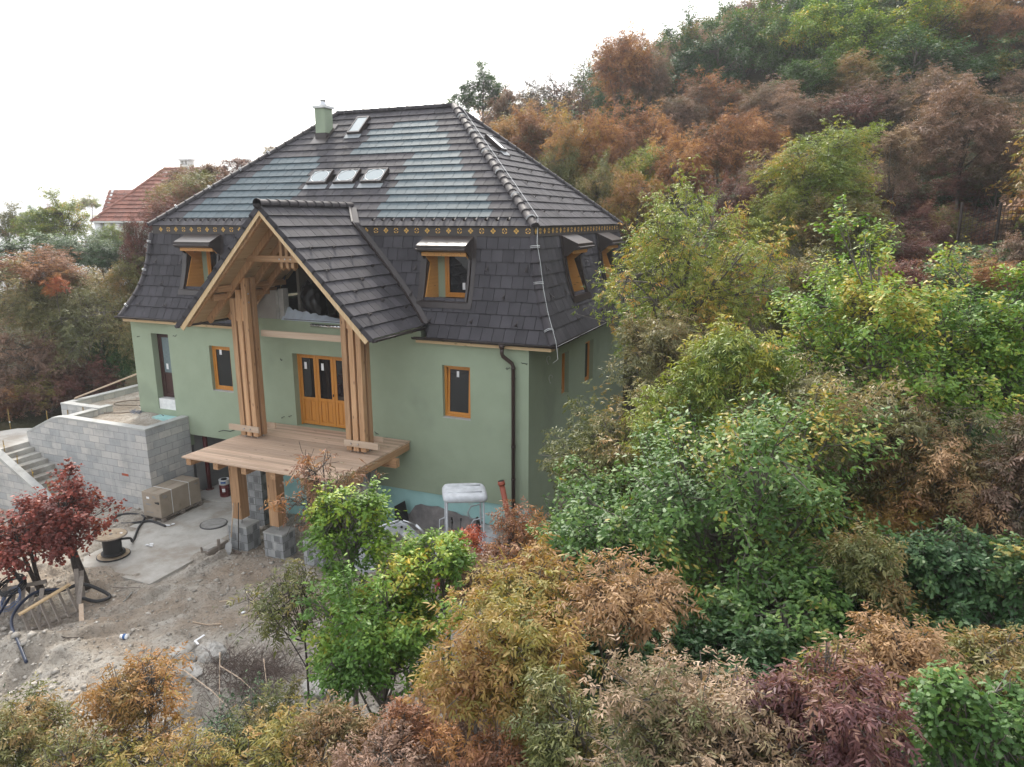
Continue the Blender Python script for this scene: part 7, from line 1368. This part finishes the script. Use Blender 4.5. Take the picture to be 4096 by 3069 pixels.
FART = [
 ('tree', 'olive brown tree left of the house below the orange red one', 'tree', -24.6, 2.9, -0.5, 2.48, 1.86, 'olivegrey', 0, 0.00, 'autumn trees on the wooded slope and around the houses'),
 ('tree', 'olive tree directly left of the house wall', 'tree', -21.3, 3.0, -1.4, 2.10, 2.20, 'olivegrey', 2, 2.40, 'autumn trees on the wooded slope and around the houses'),
 ('tree', 'reddish brown tree at the left edge above the landing', 'tree', -23.5, 1.2, -2.8, 2.17, 1.97, 'mauve', 0, 4.80, 'autumn trees on the wooded slope and around the houses'),
 ('tree', 'dark maroon shrub behind the terrace wall', 'tree', -21.1, 2.0, -3.6, 1.38, 1.18, 'maroon', 0, 0.92, 'autumn trees on the wooded slope and around the houses'),
 ('tree', 'low wine red shrub behind the landing', 'tree', -22.2, 0.9, -3.9, 1.36, 0.78, 'wine', 2, 3.32, 'autumn trees on the wooded slope and around the houses'),
 ('tree', 'rusty shrub at the left edge beside the landing', 'tree', -23.2, -0.1, -4.1, 0.95, 0.86, 'rust', 0, 5.72, 'autumn trees on the wooded slope and around the houses'),
 ('tree', 'orange red tree top left of the house', 'tree', -24.0, 2.5, 1.1, 1.90, 1.00, 'rust', 2, 1.84, 'autumn trees on the wooded slope and around the houses'),
 ('tree', 'dark red tree at the left picture edge', 'tree', -26.3, 2.6, 0.9, 0.62, 0.72, 'wine', 0, 4.24, 'autumn trees on the wooded slope and around the houses'),
 ('tree', 'bright orange red tuft in the trees left of the house', 'tree', -21.7, 1.7, 0.5, 0.50, 0.46, 'scarlet', 3, 0.36, 'autumn trees on the wooded slope and around the houses'),
 ('tree', 'dark maroon tree behind the left hip of the roof', 'tree', -20.4, 6.7, 3.1, 1.53, 1.66, 'maroon', 0, 2.76, 'autumn trees on the wooded slope and around the houses'),
 ('tree', 'dark maroon tree in front of the neighbouring house', 'tree', -20.9, 5.1, 1.9, 0.74, 1.45, 'maroon', 2, 5.16, 'autumn trees on the wooded slope and around the houses'),
 ('tree', 'olive tree between neighbouring house and roof', 'tree', -21.6, 8.8, 4.3, 1.70, 1.36, 'olive', 2, 1.28, 'autumn trees on the wooded slope and around the houses'),
 ('tree', 'brown tree top in front of the neighbouring chimneys', 'tree', -24.0, 11.3, 5.1, 1.47, 0.93, 'mauve', 0, 3.68, 'autumn trees on the wooded slope and around the houses'),
 ('tree', 'sparse brown tree above the left hip of the roof', 'tree', -23.0, 11.7, 5.2, 1.72, 0.86, 'mauve', 3, 6.08, 'autumn trees on the wooded slope and around the houses'),
 ('tree', 'thin dark tree crown rising over the left roof slope', 'tree', -23.2, 14.0, 5.9, 1.55, 0.67, 'maroon', 3, 2.20, 'autumn trees on the wooded slope and around the houses'),
 ('tree', 'small golden tree tip beside the chimney', 'tree', -24.2, 18.4, 7.2, 0.85, 0.40, 'gold', 3, 4.60, 'autumn trees on the wooded slope and around the houses'),
 ('tree', 'olive brown tree between the mansard and the maroon trees', 'tree', -21.0, 4.8, 0.7, 1.24, 1.24, 'olive', 2, 0.72, 'autumn trees on the wooded slope and around the houses'),
 ('tree', 'shaded olive tree touching the left wall of the house', 'tree', -20.8, 4.5, -0.9, 0.93, 1.76, 'olive', 0, 3.12, 'autumn trees on the wooded slope and around the houses'),
 ('tree', 'dark green tree right behind the terrace wall', 'tree', -21.1, 3.3, -2.6, 1.12, 1.32, 'oakdark', 1, 5.52, 'autumn trees on the wooded slope and around the houses'),
 ('juniper', 'dark juniper below the white columns', 'conifer', -26.0, 7.3, 1.4, 1.05, 0.81, 'darkgreen', 4, 1.64, 'autumn trees on the wooded slope and around the houses'),
 ('tree', 'yellow green tree beside the neighbouring house', 'tree', -39.8, 15.3, 3.1, 1.92, 1.61, 'greenyel', 1, 4.04, 'autumn trees on the wooded slope and around the houses'),
 ('hedge', 'wide grey green hedge at the left edge', 'hedge', -35.3, 10.0, 1.2, 2.98, 1.36, 'hedge', 4, 0.16, 'autumn trees on the wooded slope and around the houses'),
 ('hedge', 'grey green bush left of the white columns', 'hedge', -31.4, 10.6, 1.4, 1.85, 1.11, 'hedge', 4, 2.56, 'autumn trees on the wooded slope and around the houses'),
 ('shrub', 'round dark shrub above the hedge', 'shrub', -54.8, 24.4, 2.3, 1.40, 1.00, 'darkgreen', 4, 4.96, 'autumn trees on the wooded slope and around the houses'),
 ('tree', 'hazy olive tree at the far left', 'tree', -50.1, 18.6, 2.7, 1.78, 1.42, 'olive', 1, 1.08, 'autumn trees on the wooded slope and around the houses'),
 ('tree', 'hazy green tree top above the round dark shrub', 'tree', -104.2, 57.4, 3.7, 2.13, 1.28, 'oak', 1, 3.48, 'autumn trees on the wooded slope and around the houses'),
 ('tree', 'distant hazy tree left of the neighbouring roof', 'tree', -106.2, 68.2, 5.9, 1.94, 1.09, 'greenyel', 1, 5.88, 'autumn trees on the wooded slope and around the houses'),
 ('tree', 'smaller distant hazy tree left of the neighbouring roof', 'tree', -155.9, 103.0, 6.1, 1.98, 1.32, 'olive', 1, 2.00, 'autumn trees on the wooded slope and around the houses'),
 ('tree', 'distant purple hazy tree', 'tree', -181.2, 114.5, 5.6, 2.45, 1.47, 'maroon', 1, 4.40, 'autumn trees on the wooded slope and around the houses'),
 ('tree', 'pale tree seen between the white columns', 'tree', -51.8, 27.7, 1.8, 1.16, 1.49, 'greenyel', 3, 0.52, 'autumn trees on the wooded slope and around the houses'),
 ('tree', 'dark green tree on the skyline behind the roof ridge', 'tree', -15.2, 30.0, 11.7, 2.00, 1.78, 'oakdark', 1, 2.92, 'autumn trees on the wooded slope and around the houses'),
 ('tree', 'brown thin tree behind the end of the roof ridge', 'tree', -12.3, 27.5, 10.1, 1.52, 1.37, 'mauve', 3, 5.32, 'autumn trees on the wooded slope and around the houses'),
 ('tree', 'sparse leafless looking tree on the skyline', 'tree', -14.5, 37.2, 12.9, 1.45, 1.45, 'dry', 5, 1.44, 'autumn trees on the wooded slope and around the houses'),
 ('tree', 'second sparse tree on the skyline left of the orange brown one', 'tree', -12.5, 36.9, 12.5, 1.60, 1.78, 'dry', 5, 3.84, 'autumn trees on the wooded slope and around the houses'),
 ('tree', 'thin airy green tree beside the tall orange brown one', 'tree', -10.5, 37.0, 13.9, 1.22, 1.74, 'oak', 5, 6.24, 'autumn trees on the wooded slope and around the houses'),
 ('tree', 'tall orange brown tree standing out on the skyline', 'tree', -5.6, 29.9, 12.9, 2.23, 2.53, 'rust', 0, 2.36, 'autumn trees on the wooded slope and around the houses'),
 ('tree', 'brown tree leaning on the tall orange brown one', 'tree', -4.1, 31.4, 12.3, 1.67, 2.13, 'mauve', 0, 4.76, 'autumn trees on the wooded slope and around the houses'),
 ('tree', 'dark narrow green tree on the skyline', 'tree', -3.0, 38.2, 15.1, 1.68, 2.52, 'oakdark', 1, 0.88, 'autumn trees on the wooded slope and around the houses'),
 ('tree', 'broad dark green tree right of the narrow one', 'tree', -0.6, 36.6, 13.7, 2.42, 2.26, 'oakdark', 1, 3.28, 'autumn trees on the wooded slope and around the houses'),
 ('tree', 'green tree on the upper slope at the top edge', 'tree', 1.1, 42.4, 16.4, 3.14, 2.79, 'oak', 4, 5.68, 'autumn trees on the wooded slope and around the houses'),
 ('tree', 'mid green tree on the upper slope', 'tree', 4.0, 38.7, 14.6, 2.26, 2.26, 'oak', 4, 1.80, 'autumn trees on the wooded slope and around the houses'),
 ('tree', 'bright yellow green oak at the top of the slope', 'tree', 6.2, 37.7, 15.7, 2.79, 2.17, 'oakyel', 1, 4.20, 'autumn trees on the wooded slope and around the houses'),
 ('tree', 'broad sunlit yellow green tree high on the slope', 'tree', 9.1, 36.4, 14.3, 3.27, 2.38, 'oakyel', 4, 0.32, 'autumn trees on the wooded slope and around the houses'),
 ('tree', 'yellow green tree near the upper right corner', 'tree', 12.1, 39.0, 15.4, 3.04, 2.13, 'greenyel', 1, 2.72, 'autumn trees on the wooded slope and around the houses'),
 ('tree', 'orange tree near the upper right corner', 'tree', 15.3, 39.3, 15.7, 2.38, 1.78, 'orange', 0, 5.12, 'autumn trees on the wooded slope and around the houses'),
 ('tree', 'rust tree in the upper right corner', 'tree', 17.1, 37.6, 14.6, 1.71, 1.71, 'rust', 0, 1.24, 'autumn trees on the wooded slope and around the houses'),
 ('tree', 'dark green tree at the right edge of the upper slope', 'tree', 16.3, 34.3, 11.7, 2.17, 1.36, 'oakdark', 1, 3.64, 'autumn trees on the wooded slope and around the houses'),
 ('tree', 'green tree under the sunlit yellow green ones', 'tree', 5.6, 29.7, 11.2, 1.90, 1.36, 'oak', 4, 6.04, 'autumn trees on the wooded slope and around the houses'),
 ('tree', 'dark shaded tree in the middle of the upper slope', 'tree', 11.6, 30.1, 11.6, 2.84, 1.55, 'oakdark', 1, 2.16, 'autumn trees on the wooded slope and around the houses'),
 ('tree', 'olive tree below the sunlit crowns', 'tree', 8.1, 29.6, 11.0, 1.85, 1.32, 'olive', 2, 4.56, 'autumn trees on the wooded slope and around the houses'),
 ('tree', 'orange tree just behind the right hip, nearest the ridge end', 'tree', -8.7, 19.5, 7.7, 1.51, 1.39, 'orange', 0, 0.68, 'autumn trees on the wooded slope and around the houses'),
 ('tree', 'orange brown tree second from the roof hip', 'tree', -6.9, 19.0, 7.4, 1.60, 1.47, 'rust', 2, 3.08, 'autumn trees on the wooded slope and around the houses'),
 ('tree', 'orange tree behind the middle of the right hip', 'tree', -4.3, 16.5, 6.4, 1.58, 1.92, 'orange', 0, 5.48, 'autumn trees on the wooded slope and around the houses'),
 ('tree', 'olive based tree against the right hip', 'tree', -4.5, 15.1, 5.4, 1.10, 1.54, 'olive', 2, 1.60, 'autumn trees on the wooded slope and around the houses'),
 ('tree', 'reddish brown tree on the lower slope right of the orange ones', 'tree', -2.8, 17.2, 6.6, 1.47, 1.70, 'rust', 2, 4.00, 'autumn trees on the wooded slope and around the houses'),
 ('tree', 'olive and gold tree above the eaves corner', 'tree', -1.9, 12.6, 4.3, 1.10, 1.50, 'olive', 0, 0.12, 'autumn trees on the wooded slope and around the houses'),
 ('tree', 'golden brown tree behind the large olive walnut', 'tree', 0.1, 11.1, 4.0, 1.12, 1.31, 'gold', 2, 2.52, 'autumn trees on the wooded slope and around the houses'),
 ('tree', 'rusty tree in the middle of the slope', 'tree', -1.5, 20.2, 7.3, 1.79, 1.79, 'rust', 0, 4.92, 'autumn trees on the wooded slope and around the houses'),
 ('tree', 'gold green tree low on the slope', 'tree', -0.6, 15.6, 5.4, 1.28, 1.28, 'greenyel', 2, 1.04, 'autumn trees on the wooded slope and around the houses'),
 ('tree', 'dark red brown tree above the large olive walnut', 'tree', 1.5, 14.3, 5.4, 1.50, 1.60, 'rust', 0, 3.44, 'autumn trees on the wooded slope and around the houses'),
 ('tree', 'red brown tree with copper leaves on the slope', 'tree', 2.8, 16.2, 6.3, 1.55, 1.65, 'rust', 2, 5.84, 'autumn trees on the wooded slope and around the houses'),
 ('tree', 'mauve brown tree under the dark skyline trees', 'tree', -0.8, 25.3, 9.0, 1.85, 1.46, 'mauve', 0, 1.96, 'autumn trees on the wooded slope and around the houses'),
 ('tree', 'brown copper tree below the broad dark green one', 'tree', 1.2, 27.5, 9.9, 2.03, 1.63, 'rust', 0, 4.36, 'autumn trees on the wooded slope and around the houses'),
 ('tree', 'mauve tree on the middle slope', 'tree', 3.7, 26.2, 9.3, 1.94, 1.55, 'mauve', 2, 0.48, 'autumn trees on the wooded slope and around the houses'),
 ('tree', 'russet tree between the mauve ones', 'tree', 4.0, 20.2, 7.0, 1.58, 1.24, 'rust', 0, 2.88, 'autumn trees on the wooded slope and around the houses'),
 ('tree', 'dark mauve tree behind the yellow green walnut', 'tree', 5.9, 23.5, 8.3, 1.91, 1.20, 'mauve', 0, 5.28, 'autumn trees on the wooded slope and around the houses'),
 ('tree', 'maroon tree behind the yellow green walnut, right side', 'tree', 7.9, 23.3, 8.4, 1.74, 1.16, 'maroon', 2, 1.40, 'autumn trees on the wooded slope and around the houses'),
 ('tree', 'grey mauve tree on the right slope', 'tree', 9.7, 26.5, 9.3, 1.72, 1.23, 'mauve', 0, 3.80, 'autumn trees on the wooded slope and around the houses'),
 ('walnut_tree', 'bright yellow green walnut in the middle of the slope', 'tree', 6.9, 10.9, 4.9, 2.18, 1.68, 'greenyel', 2, 6.20, 'autumn trees on the wooded slope and around the houses'),
 ('walnut_tree', 'lower olive half of the walnut group on the slope', 'tree', 7.5, 9.6, 3.1, 1.94, 1.45, 'olive', 0, 2.32, 'autumn trees on the wooded slope and around the houses'),
 ('walnut_tree', 'yellow green walnut side crown leaning left', 'tree', 5.7, 9.4, 3.1, 1.15, 1.15, 'greenyel', 2, 4.72, 'autumn trees on the wooded slope and around the houses'),
 ('tree', 'brown tree left of the yellow green walnut', 'tree', 4.8, 12.1, 4.5, 0.99, 1.27, 'mauve', 0, 0.84, 'autumn trees on the wooded slope and around the houses'),
 ('tree', 'dark maroon shrub left of the walnut foot', 'tree', 4.1, 10.5, 3.8, 1.05, 1.05, 'maroon', 0, 3.24, 'autumn trees on the wooded slope and around the houses'),
 ('tree', 'tan branch crown right of the walnut', 'tree', 9.5, 14.5, 6.1, 0.99, 0.54, 'beige', 3, 5.64, 'autumn trees on the wooded slope and around the houses'),
 ('tree', 'tan brown crown right of the walnut, lower one', 'tree', 9.6, 14.8, 4.9, 0.83, 1.10, 'mauve', 3, 1.76, 'autumn trees on the wooded slope and around the houses'),
 ('tree', 'tall brown leaved tree with slim grey trunks', 'tree', 12.1, 16.9, 6.9, 2.25, 1.69, 'mauve', 2, 4.16, 'autumn trees on the wooded slope and around the houses'),
 ('tree', 'brown tree at the right edge beside the tall one', 'tree', 13.5, 16.0, 5.6, 1.27, 1.45, 'mauve', 0, 0.28, 'autumn trees on the wooded slope and around the houses'),
 ('tree', 'grey brown tree behind the tall slim trunked tree', 'tree', 11.6, 22.8, 9.1, 1.76, 1.32, 'mauve', 0, 2.68, 'autumn trees on the wooded slope and around the houses'),
 ('tree', 'dark maroon understorey beneath the tall brown tree', 'tree', 12.8, 17.7, 4.6, 1.74, 0.78, 'maroon', 0, 5.08, 'autumn trees on the wooded slope and around the houses'),
 ('tree', 'wine red shrub right of the walnut', 'tree', 9.5, 17.1, 3.3, 1.00, 1.00, 'wine', 2, 1.20, 'autumn trees on the wooded slope and around the houses'),
 ('tree', 'wine red shrub in the dark wood at the right', 'tree', 14.4, 21.7, 4.3, 1.28, 1.07, 'wine', 0, 3.60, 'autumn trees on the wooded slope and around the houses'),
 ('tree', 'dark maroon shrub on the bank left of the mesh fence', 'tree', 10.5, 13.0, 2.9, 1.05, 0.87, 'maroon', 0, 6.00, 'autumn trees on the wooded slope and around the houses'),
 ('tree', 'dry brown shrub at the right edge below the mesh fence', 'tree', 11.7, 3.3, 2.2, 0.70, 0.58, 'mauve', 3, 2.12, 'autumn trees on the wooded slope and around the houses'),
 ('shrub', 'orange red shrub between the right oaks', 'shrub', 10.8, 0.1, 2.0, 0.60, 0.40, 'rust', 0, 4.52, 'autumn trees on the wooded slope and around the houses'),
 ('shrub', 'rusty shrub above the large olive walnut', 'shrub', 4.1, 6.9, 2.5, 0.93, 0.93, 'rust', 3, 0.64, 'autumn trees on the wooded slope and around the houses'),
 ('tree', 'second rust tree in the upper right corner, a little lower', 'tree', 17.3, 44.5, 15.3, 2.42, 1.94, 'rust', 0, 3.04, 'autumn trees on the wooded slope and around the houses'),
 ('tree', 'maroon brown tree below the orange one in the upper right', 'tree', 14.4, 40.8, 14.2, 2.33, 1.86, 'maroon', 2, 5.44, 'autumn trees on the wooded slope and around the houses'),
 ('tree', 'mauve tree at the right edge under the dark green one', 'tree', 16.7, 31.8, 10.1, 1.55, 1.55, 'mauve', 0, 1.56, 'autumn trees on the wooded slope and around the houses'),
 ('tree', 'green tree crown cut by the top edge', 'tree', 12.0, 54.6, 20.3, 3.49, 1.94, 'oak', 4, 3.96, 'autumn trees on the wooded slope and around the houses'),
 ('tree', 'brown tree crown cut by the top edge', 'tree', 17.2, 59.4, 21.7, 3.60, 2.00, 'mauve', 2, 0.08, 'autumn trees on the wooded slope and around the houses'),
 ('tree', 'orange brown tree crown cut by the top right corner', 'tree', 20.2, 58.2, 20.7, 2.71, 1.94, 'orange', 0, 2.48, 'autumn trees on the wooded slope and around the houses'),
 ('tree', 'dark green crown cut by the top edge', 'tree', 8.4, 58.1, 22.3, 3.72, 2.07, 'oakdark', 1, 4.88, 'autumn trees on the wooded slope and around the houses'),
 ('tree', 'green crown cut by the top edge, left of the others', 'tree', 3.8, 58.4, 22.5, 3.84, 2.13, 'oak', 1, 1.00, 'autumn trees on the wooded slope and around the houses'),
 ('tree', 'dark maroon shrub behind the mesh fence', 'tree', 13.1, 16.4, 3.1, 1.50, 0.84, 'maroon', 0, 3.40, 'autumn trees on the wooded slope and around the houses'),
 ('tree', 'dark green understorey tree in the gap beneath the tall brown tree', 'tree', 12.3, 19.6, 4.1, 1.65, 1.14, 'oakdark', 1, 5.80, 'autumn trees on the wooded slope and around the houses'),
 ('tree', 'brown shrub at the right edge beside the mesh fence', 'tree', 13.5, 12.1, 3.1, 0.81, 0.97, 'mauve', 2, 1.92, 'autumn trees on the wooded slope and around the houses'),
 ('tree', 'low maroon shrub below the mesh fence', 'tree', 10.3, 9.3, 1.9, 1.40, 0.62, 'maroon', 2, 4.32, 'autumn trees on the wooded slope and around the houses'),
 ('shrub', 'grey green scrub below the mesh fence', 'shrub', 11.4, 6.5, 2.1, 1.09, 0.47, 'hedge', 4, 0.44, 'autumn trees on the wooded slope and around the houses'),
 ('shrub', 'maroon understorey tree left of the slim grey trunks', 'shrub', 10.4, 16.6, 4.0, 1.16, 1.07, 'maroon', 0, 2.84, 'autumn trees on the wooded slope and around the houses'),
 ('shrub', 'mauve understorey tree among the slim grey trunks', 'shrub', 11.9, 21.0, 5.8, 1.28, 1.17, 'mauve', 2, 5.24, 'autumn trees on the wooded slope and around the houses'),
 ('shrub', 'maroon scrub just right of the mesh fence', 'shrub', 13.2, 14.0, 2.4, 1.05, 0.96, 'maroon', 0, 1.36, 'autumn trees on the wooded slope and around the houses'),
 ('shrub', 'olive scrub just left of the mesh fence', 'shrub', 11.9, 14.7, 2.7, 1.09, 0.99, 'olive', 2, 3.76, 'autumn trees on the wooded slope and around the houses'),
 ('shrub', 'olive scrub above the spiky oaks', 'shrub', 8.7, 8.7, 2.2, 0.93, 0.85, 'olive', 0, 6.16, 'autumn trees on the wooded slope and around the houses'),
 ('shrub', 'mauve shrub under the tan crowns beside the walnut', 'shrub', 9.3, 17.4, 4.6, 1.20, 1.10, 'mauve', 2, 2.28, 'autumn trees on the wooded slope and around the houses'),
 ('shrub', 'dark green shrub at the right edge of the dark wood', 'shrub', 14.5, 18.3, 4.2, 1.16, 1.07, 'oakdark', 0, 4.68, 'autumn trees on the wooded slope and around the houses'),
 ('shrub', 'wine red scrub above the right spiky oak', 'shrub', 10.7, 11.8, 2.4, 1.01, 0.92, 'wine', 2, 0.80, 'autumn trees on the wooded slope and around the houses'),
 ('tree', 'olive shrub below the grey green hedge', 'tree', -29.1, 7.9, 0.2, 1.47, 0.74, 'olive', 2, 3.20, 'autumn trees on the wooded slope and around the houses'),
 ('tree', 'yellow green shrub behind the white columns', 'tree', -45.7, 23.6, 1.8, 1.12, 1.12, 'greenyel', 2, 5.60, 'autumn trees on the wooded slope and around the houses')]
for f in FART: far_tree(*f)
# random infill between the named trees of the slope
rf = random.Random(21); cnt = 0; MX = ['rust', 'mauve', 'maroon', 'olive', 'mauve', 'rust', 'oakdark', 'olive', 'gold', 'maroon']
LBL = {'rust': 'rusty autumn tree filling in the wooded slope', 'mauve': 'mauve brown autumn tree filling in the wooded slope', 'maroon': 'dark maroon autumn tree filling in the wooded slope', 'olive': 'olive autumn tree filling in the wooded slope', 'oakdark': 'dark green tree filling in the wooded slope', 'gold': 'golden autumn tree filling in the wooded slope'}
USED = set()
def infill_label(c, x, y):
    f = min(FART, key=lambda f: abs(math.atan2(f[3]-7.09, f[4]+18.41)-math.atan2(x-7.09, y+18.41))*60+abs(math.hypot(f[3]-x, f[4]-y))*0.3)
    w = {'rust': 'rusty', 'mauve': 'mauve brown', 'maroon': 'dark maroon', 'olive': 'olive', 'oakdark': 'dark green', 'gold': 'golden'}[c]
    return ' '.join((w+' infill tree next to the '+f[1]).split()[:16])
for k in range(1000):
    az = R(rf.uniform(-36, 22)); r = 24+62*rf.random()**0.8; x = 7.09+r*math.sin(az); y = -18.41+r*math.cos(az)
    if y < 12.5 and x < 3.5: continue
    if cnt >= 150: break
    zt0 = tz(x, y)
    if any(abs(math.degrees(math.atan2(f[3]-7.09, f[4]+18.41)-az)) < math.degrees((f[6]+2.6)/r)*0.75 and r < math.hypot(f[3]-7.09, f[4]+18.41)+1.5 for f in FART if f[5]-1.2*f[7] < zt0+5): continue
    mc = next((MX[(cnt+q) % 10] for q in range(10) if infill_label(MX[(cnt+q) % 10], x, y) not in USED), None)
    if mc is None: continue
    USED.add(infill_label(mc, x, y)); h = rf.uniform(2.6, 3.9); far_tree('tree', infill_label(mc, x, y), 'tree', x, y, tz(x, y)+h*rf.uniform(0.55, 0.85), rf.uniform(2.4, 3.4), h*0.9, mc, rf.choice([0, 1, 2, 2, 4]), rf.uniform(0, 6), 'infill trees on the wooded slope'); cnt += 1
# low undergrowth in the near wood
cnt = 0
for k in range(600):
    x = rf.uniform(1.4, 17); y = rf.uniform(-14, 10)
    r = math.hypot(x-7.09, y+18.41); az = math.degrees(math.atan2(x-7.09, y+18.41))
    if r < 5.5 or not (-32 < az < 22) or (x < 1.6 and y > -5): continue
    if x < 3 and y > -1.5: continue
    if cnt >= 40: break
    mt = ['olive', 'hedge', 'mauve', 'oakdark'][cnt % 4]; lb_ = ' '.join(({'olive': 'olive', 'hedge': 'grey green', 'mauve': 'brown', 'oakdark': 'dark green'}[mt]+' undergrowth below the '+min(HERO, key=lambda h: math.hypot(h[3]-x, h[4]-y))[1]).split()[:16])
    if lb_ in USED: continue
    USED.add(lb_); far_tree('shrub', lb_, 'shrub', x, y, tz(x, y)+0.7, rf.uniform(0.8, 1.2), rf.uniform(0.7, 1.1), mt, rf.choice([1, 4]), rf.uniform(0, 6), 'undergrowth shrubs in the near wood'); cnt += 1
# dry brushwood on the dirt bank
rb = random.Random(9); b = MB()
for k in range(420):
    x0 = -3.1+rb.gauss(0, 0.55); y0 = -8.35+rb.gauss(0, 0.42)
    if x0 < -4.15: continue
    z0 = tz(x0, y0); d = Vector((rb.gauss(0, 1), rb.gauss(0, 1), rb.uniform(0.2, 1.1))).normalized(); L = rb.uniform(0.2, 0.75); p = Vector((x0, y0, z0)); m1 = p+d*L*0.5+Vector((0, 0, 0.05)); e1_ = p+d*L+Vector((rb.gauss(0, .06), rb.gauss(0, .06), -0.05)); b.tube([p, m1, e1_], [0.007, 0.005, 0.003], 3, cap=False)
    for q in range(2): d2 = (d+Vector((rb.gauss(0, .7), rb.gauss(0, .7), rb.gauss(0, .4)))).normalized(); b.tube([m1, m1+d2*L*0.45], [0.004, 0.002], 3, cap=False)
tagp(b.build('brushwood', M['twig']), 'tangled heap of dry grey brown brushwood beside the boulders', 'brushwood', kind='stuff')
b = MB()
for (p, q) in (((-4.3, -8.9, .45), (-2.4, -9.3, .35)), ((-3.6, -8.6, .5), (-2.2, -8.9, .4)), ((-3.9, -8.3, .6), (-2.9, -9.4, .3)), ((-2.9, -8.1, .7), (-2.3, -8.7, .4))):
    p = Vector((p[0], p[1], tz(p[0], p[1])+p[2]*.5)); q = Vector((q[0], q[1], tz(q[0], q[1])+q[2]*.5)); b.tube([p, (p+q)/2+Vector((0, 0, .1)), q], [0.014, 0.01, 0.006], 5)
tagp(b.build('fallen_branch', M['rough_x']), 'pale bent branches lying over the brushwood heap', 'branches')
# low grass and weeds on the near bank and forest floor
rg_ = np.random.RandomState(5); n = 26000; gx0 = rg_.uniform(-9, 14, n); gy0 = rg_.uniform(-14.5, 2, n); kp = ((gy0 < -10.2+1.2*fbm(gx0, gy0, 0.6, 2)) | (gx0 > 1.2)) & (fbm(gx0, gy0, 1.1, 3) > -0.15); kp |= (rg_.rand(n) < 0.03) & (gy0 < -8) & (gx0 > -4.5); gx0, gy0 = gx0[kp], gy0[kp]; n = len(gx0); gz0 = terrain(gx0, gy0)
tv, tfq = TPL['simple']; an = rg_.uniform(0, 6.28, n); D_v = np.stack([np.cos(an)*.6, np.sin(an)*.6, np.full(n, .8)], -1); S_v = np.stack([-np.sin(an), np.cos(an), np.zeros(n)], -1); s = rg_.uniform(.06, .17, n)
V = np.stack([gx0, gy0, gz0], -1)[:, None]+s[:, None, None]*(tv[None, :, 0:1]*D_v[:, None]+tv[None, :, 1:2]*0.5*S_v[:, None]); me = raw_mesh('ground_plants', V.reshape(-1, 3), (tfq[None]+4*np.arange(n)[:, None, None]).reshape(-1, 4), LM['hedge'], np.repeat(rg_.rand(n), 4))
o = bpy.data.objects.new('ground_plants', me); COL.objects.link(o); tagp(o, 'low weeds and grass covering the wooded ground', 'ground cover', kind='stuff')

# autumn haze
hz = MB(); hz.box((-7200, -7200, -120), (7200, 7200, 75)); ho = hz.build('haze', M['white'])
hm = bpy.data.materials.new('thin_autumn_haze'); hm.use_nodes = True; hn = hm.node_tree; hn.nodes.remove(hn.nodes['Principled BSDF']); pv = hn.nodes.new('ShaderNodeVolumePrincipled')
pv.inputs['Color'].default_value = (0.95, 0.97, 1.0, 1); pv.inputs['Density'].default_value = 0.0006; pv.inputs['Anisotropy'].default_value = 0.3; hn.links.new(pv.outputs[0], hn.nodes['Material Output'].inputs['Volume'])
ho.data.materials.clear(); ho.data.materials.append(hm); tagp(ho, 'thin pale autumn haze over the valley', 'haze', kind='stuff'); ho.display_type = 'WIRE'
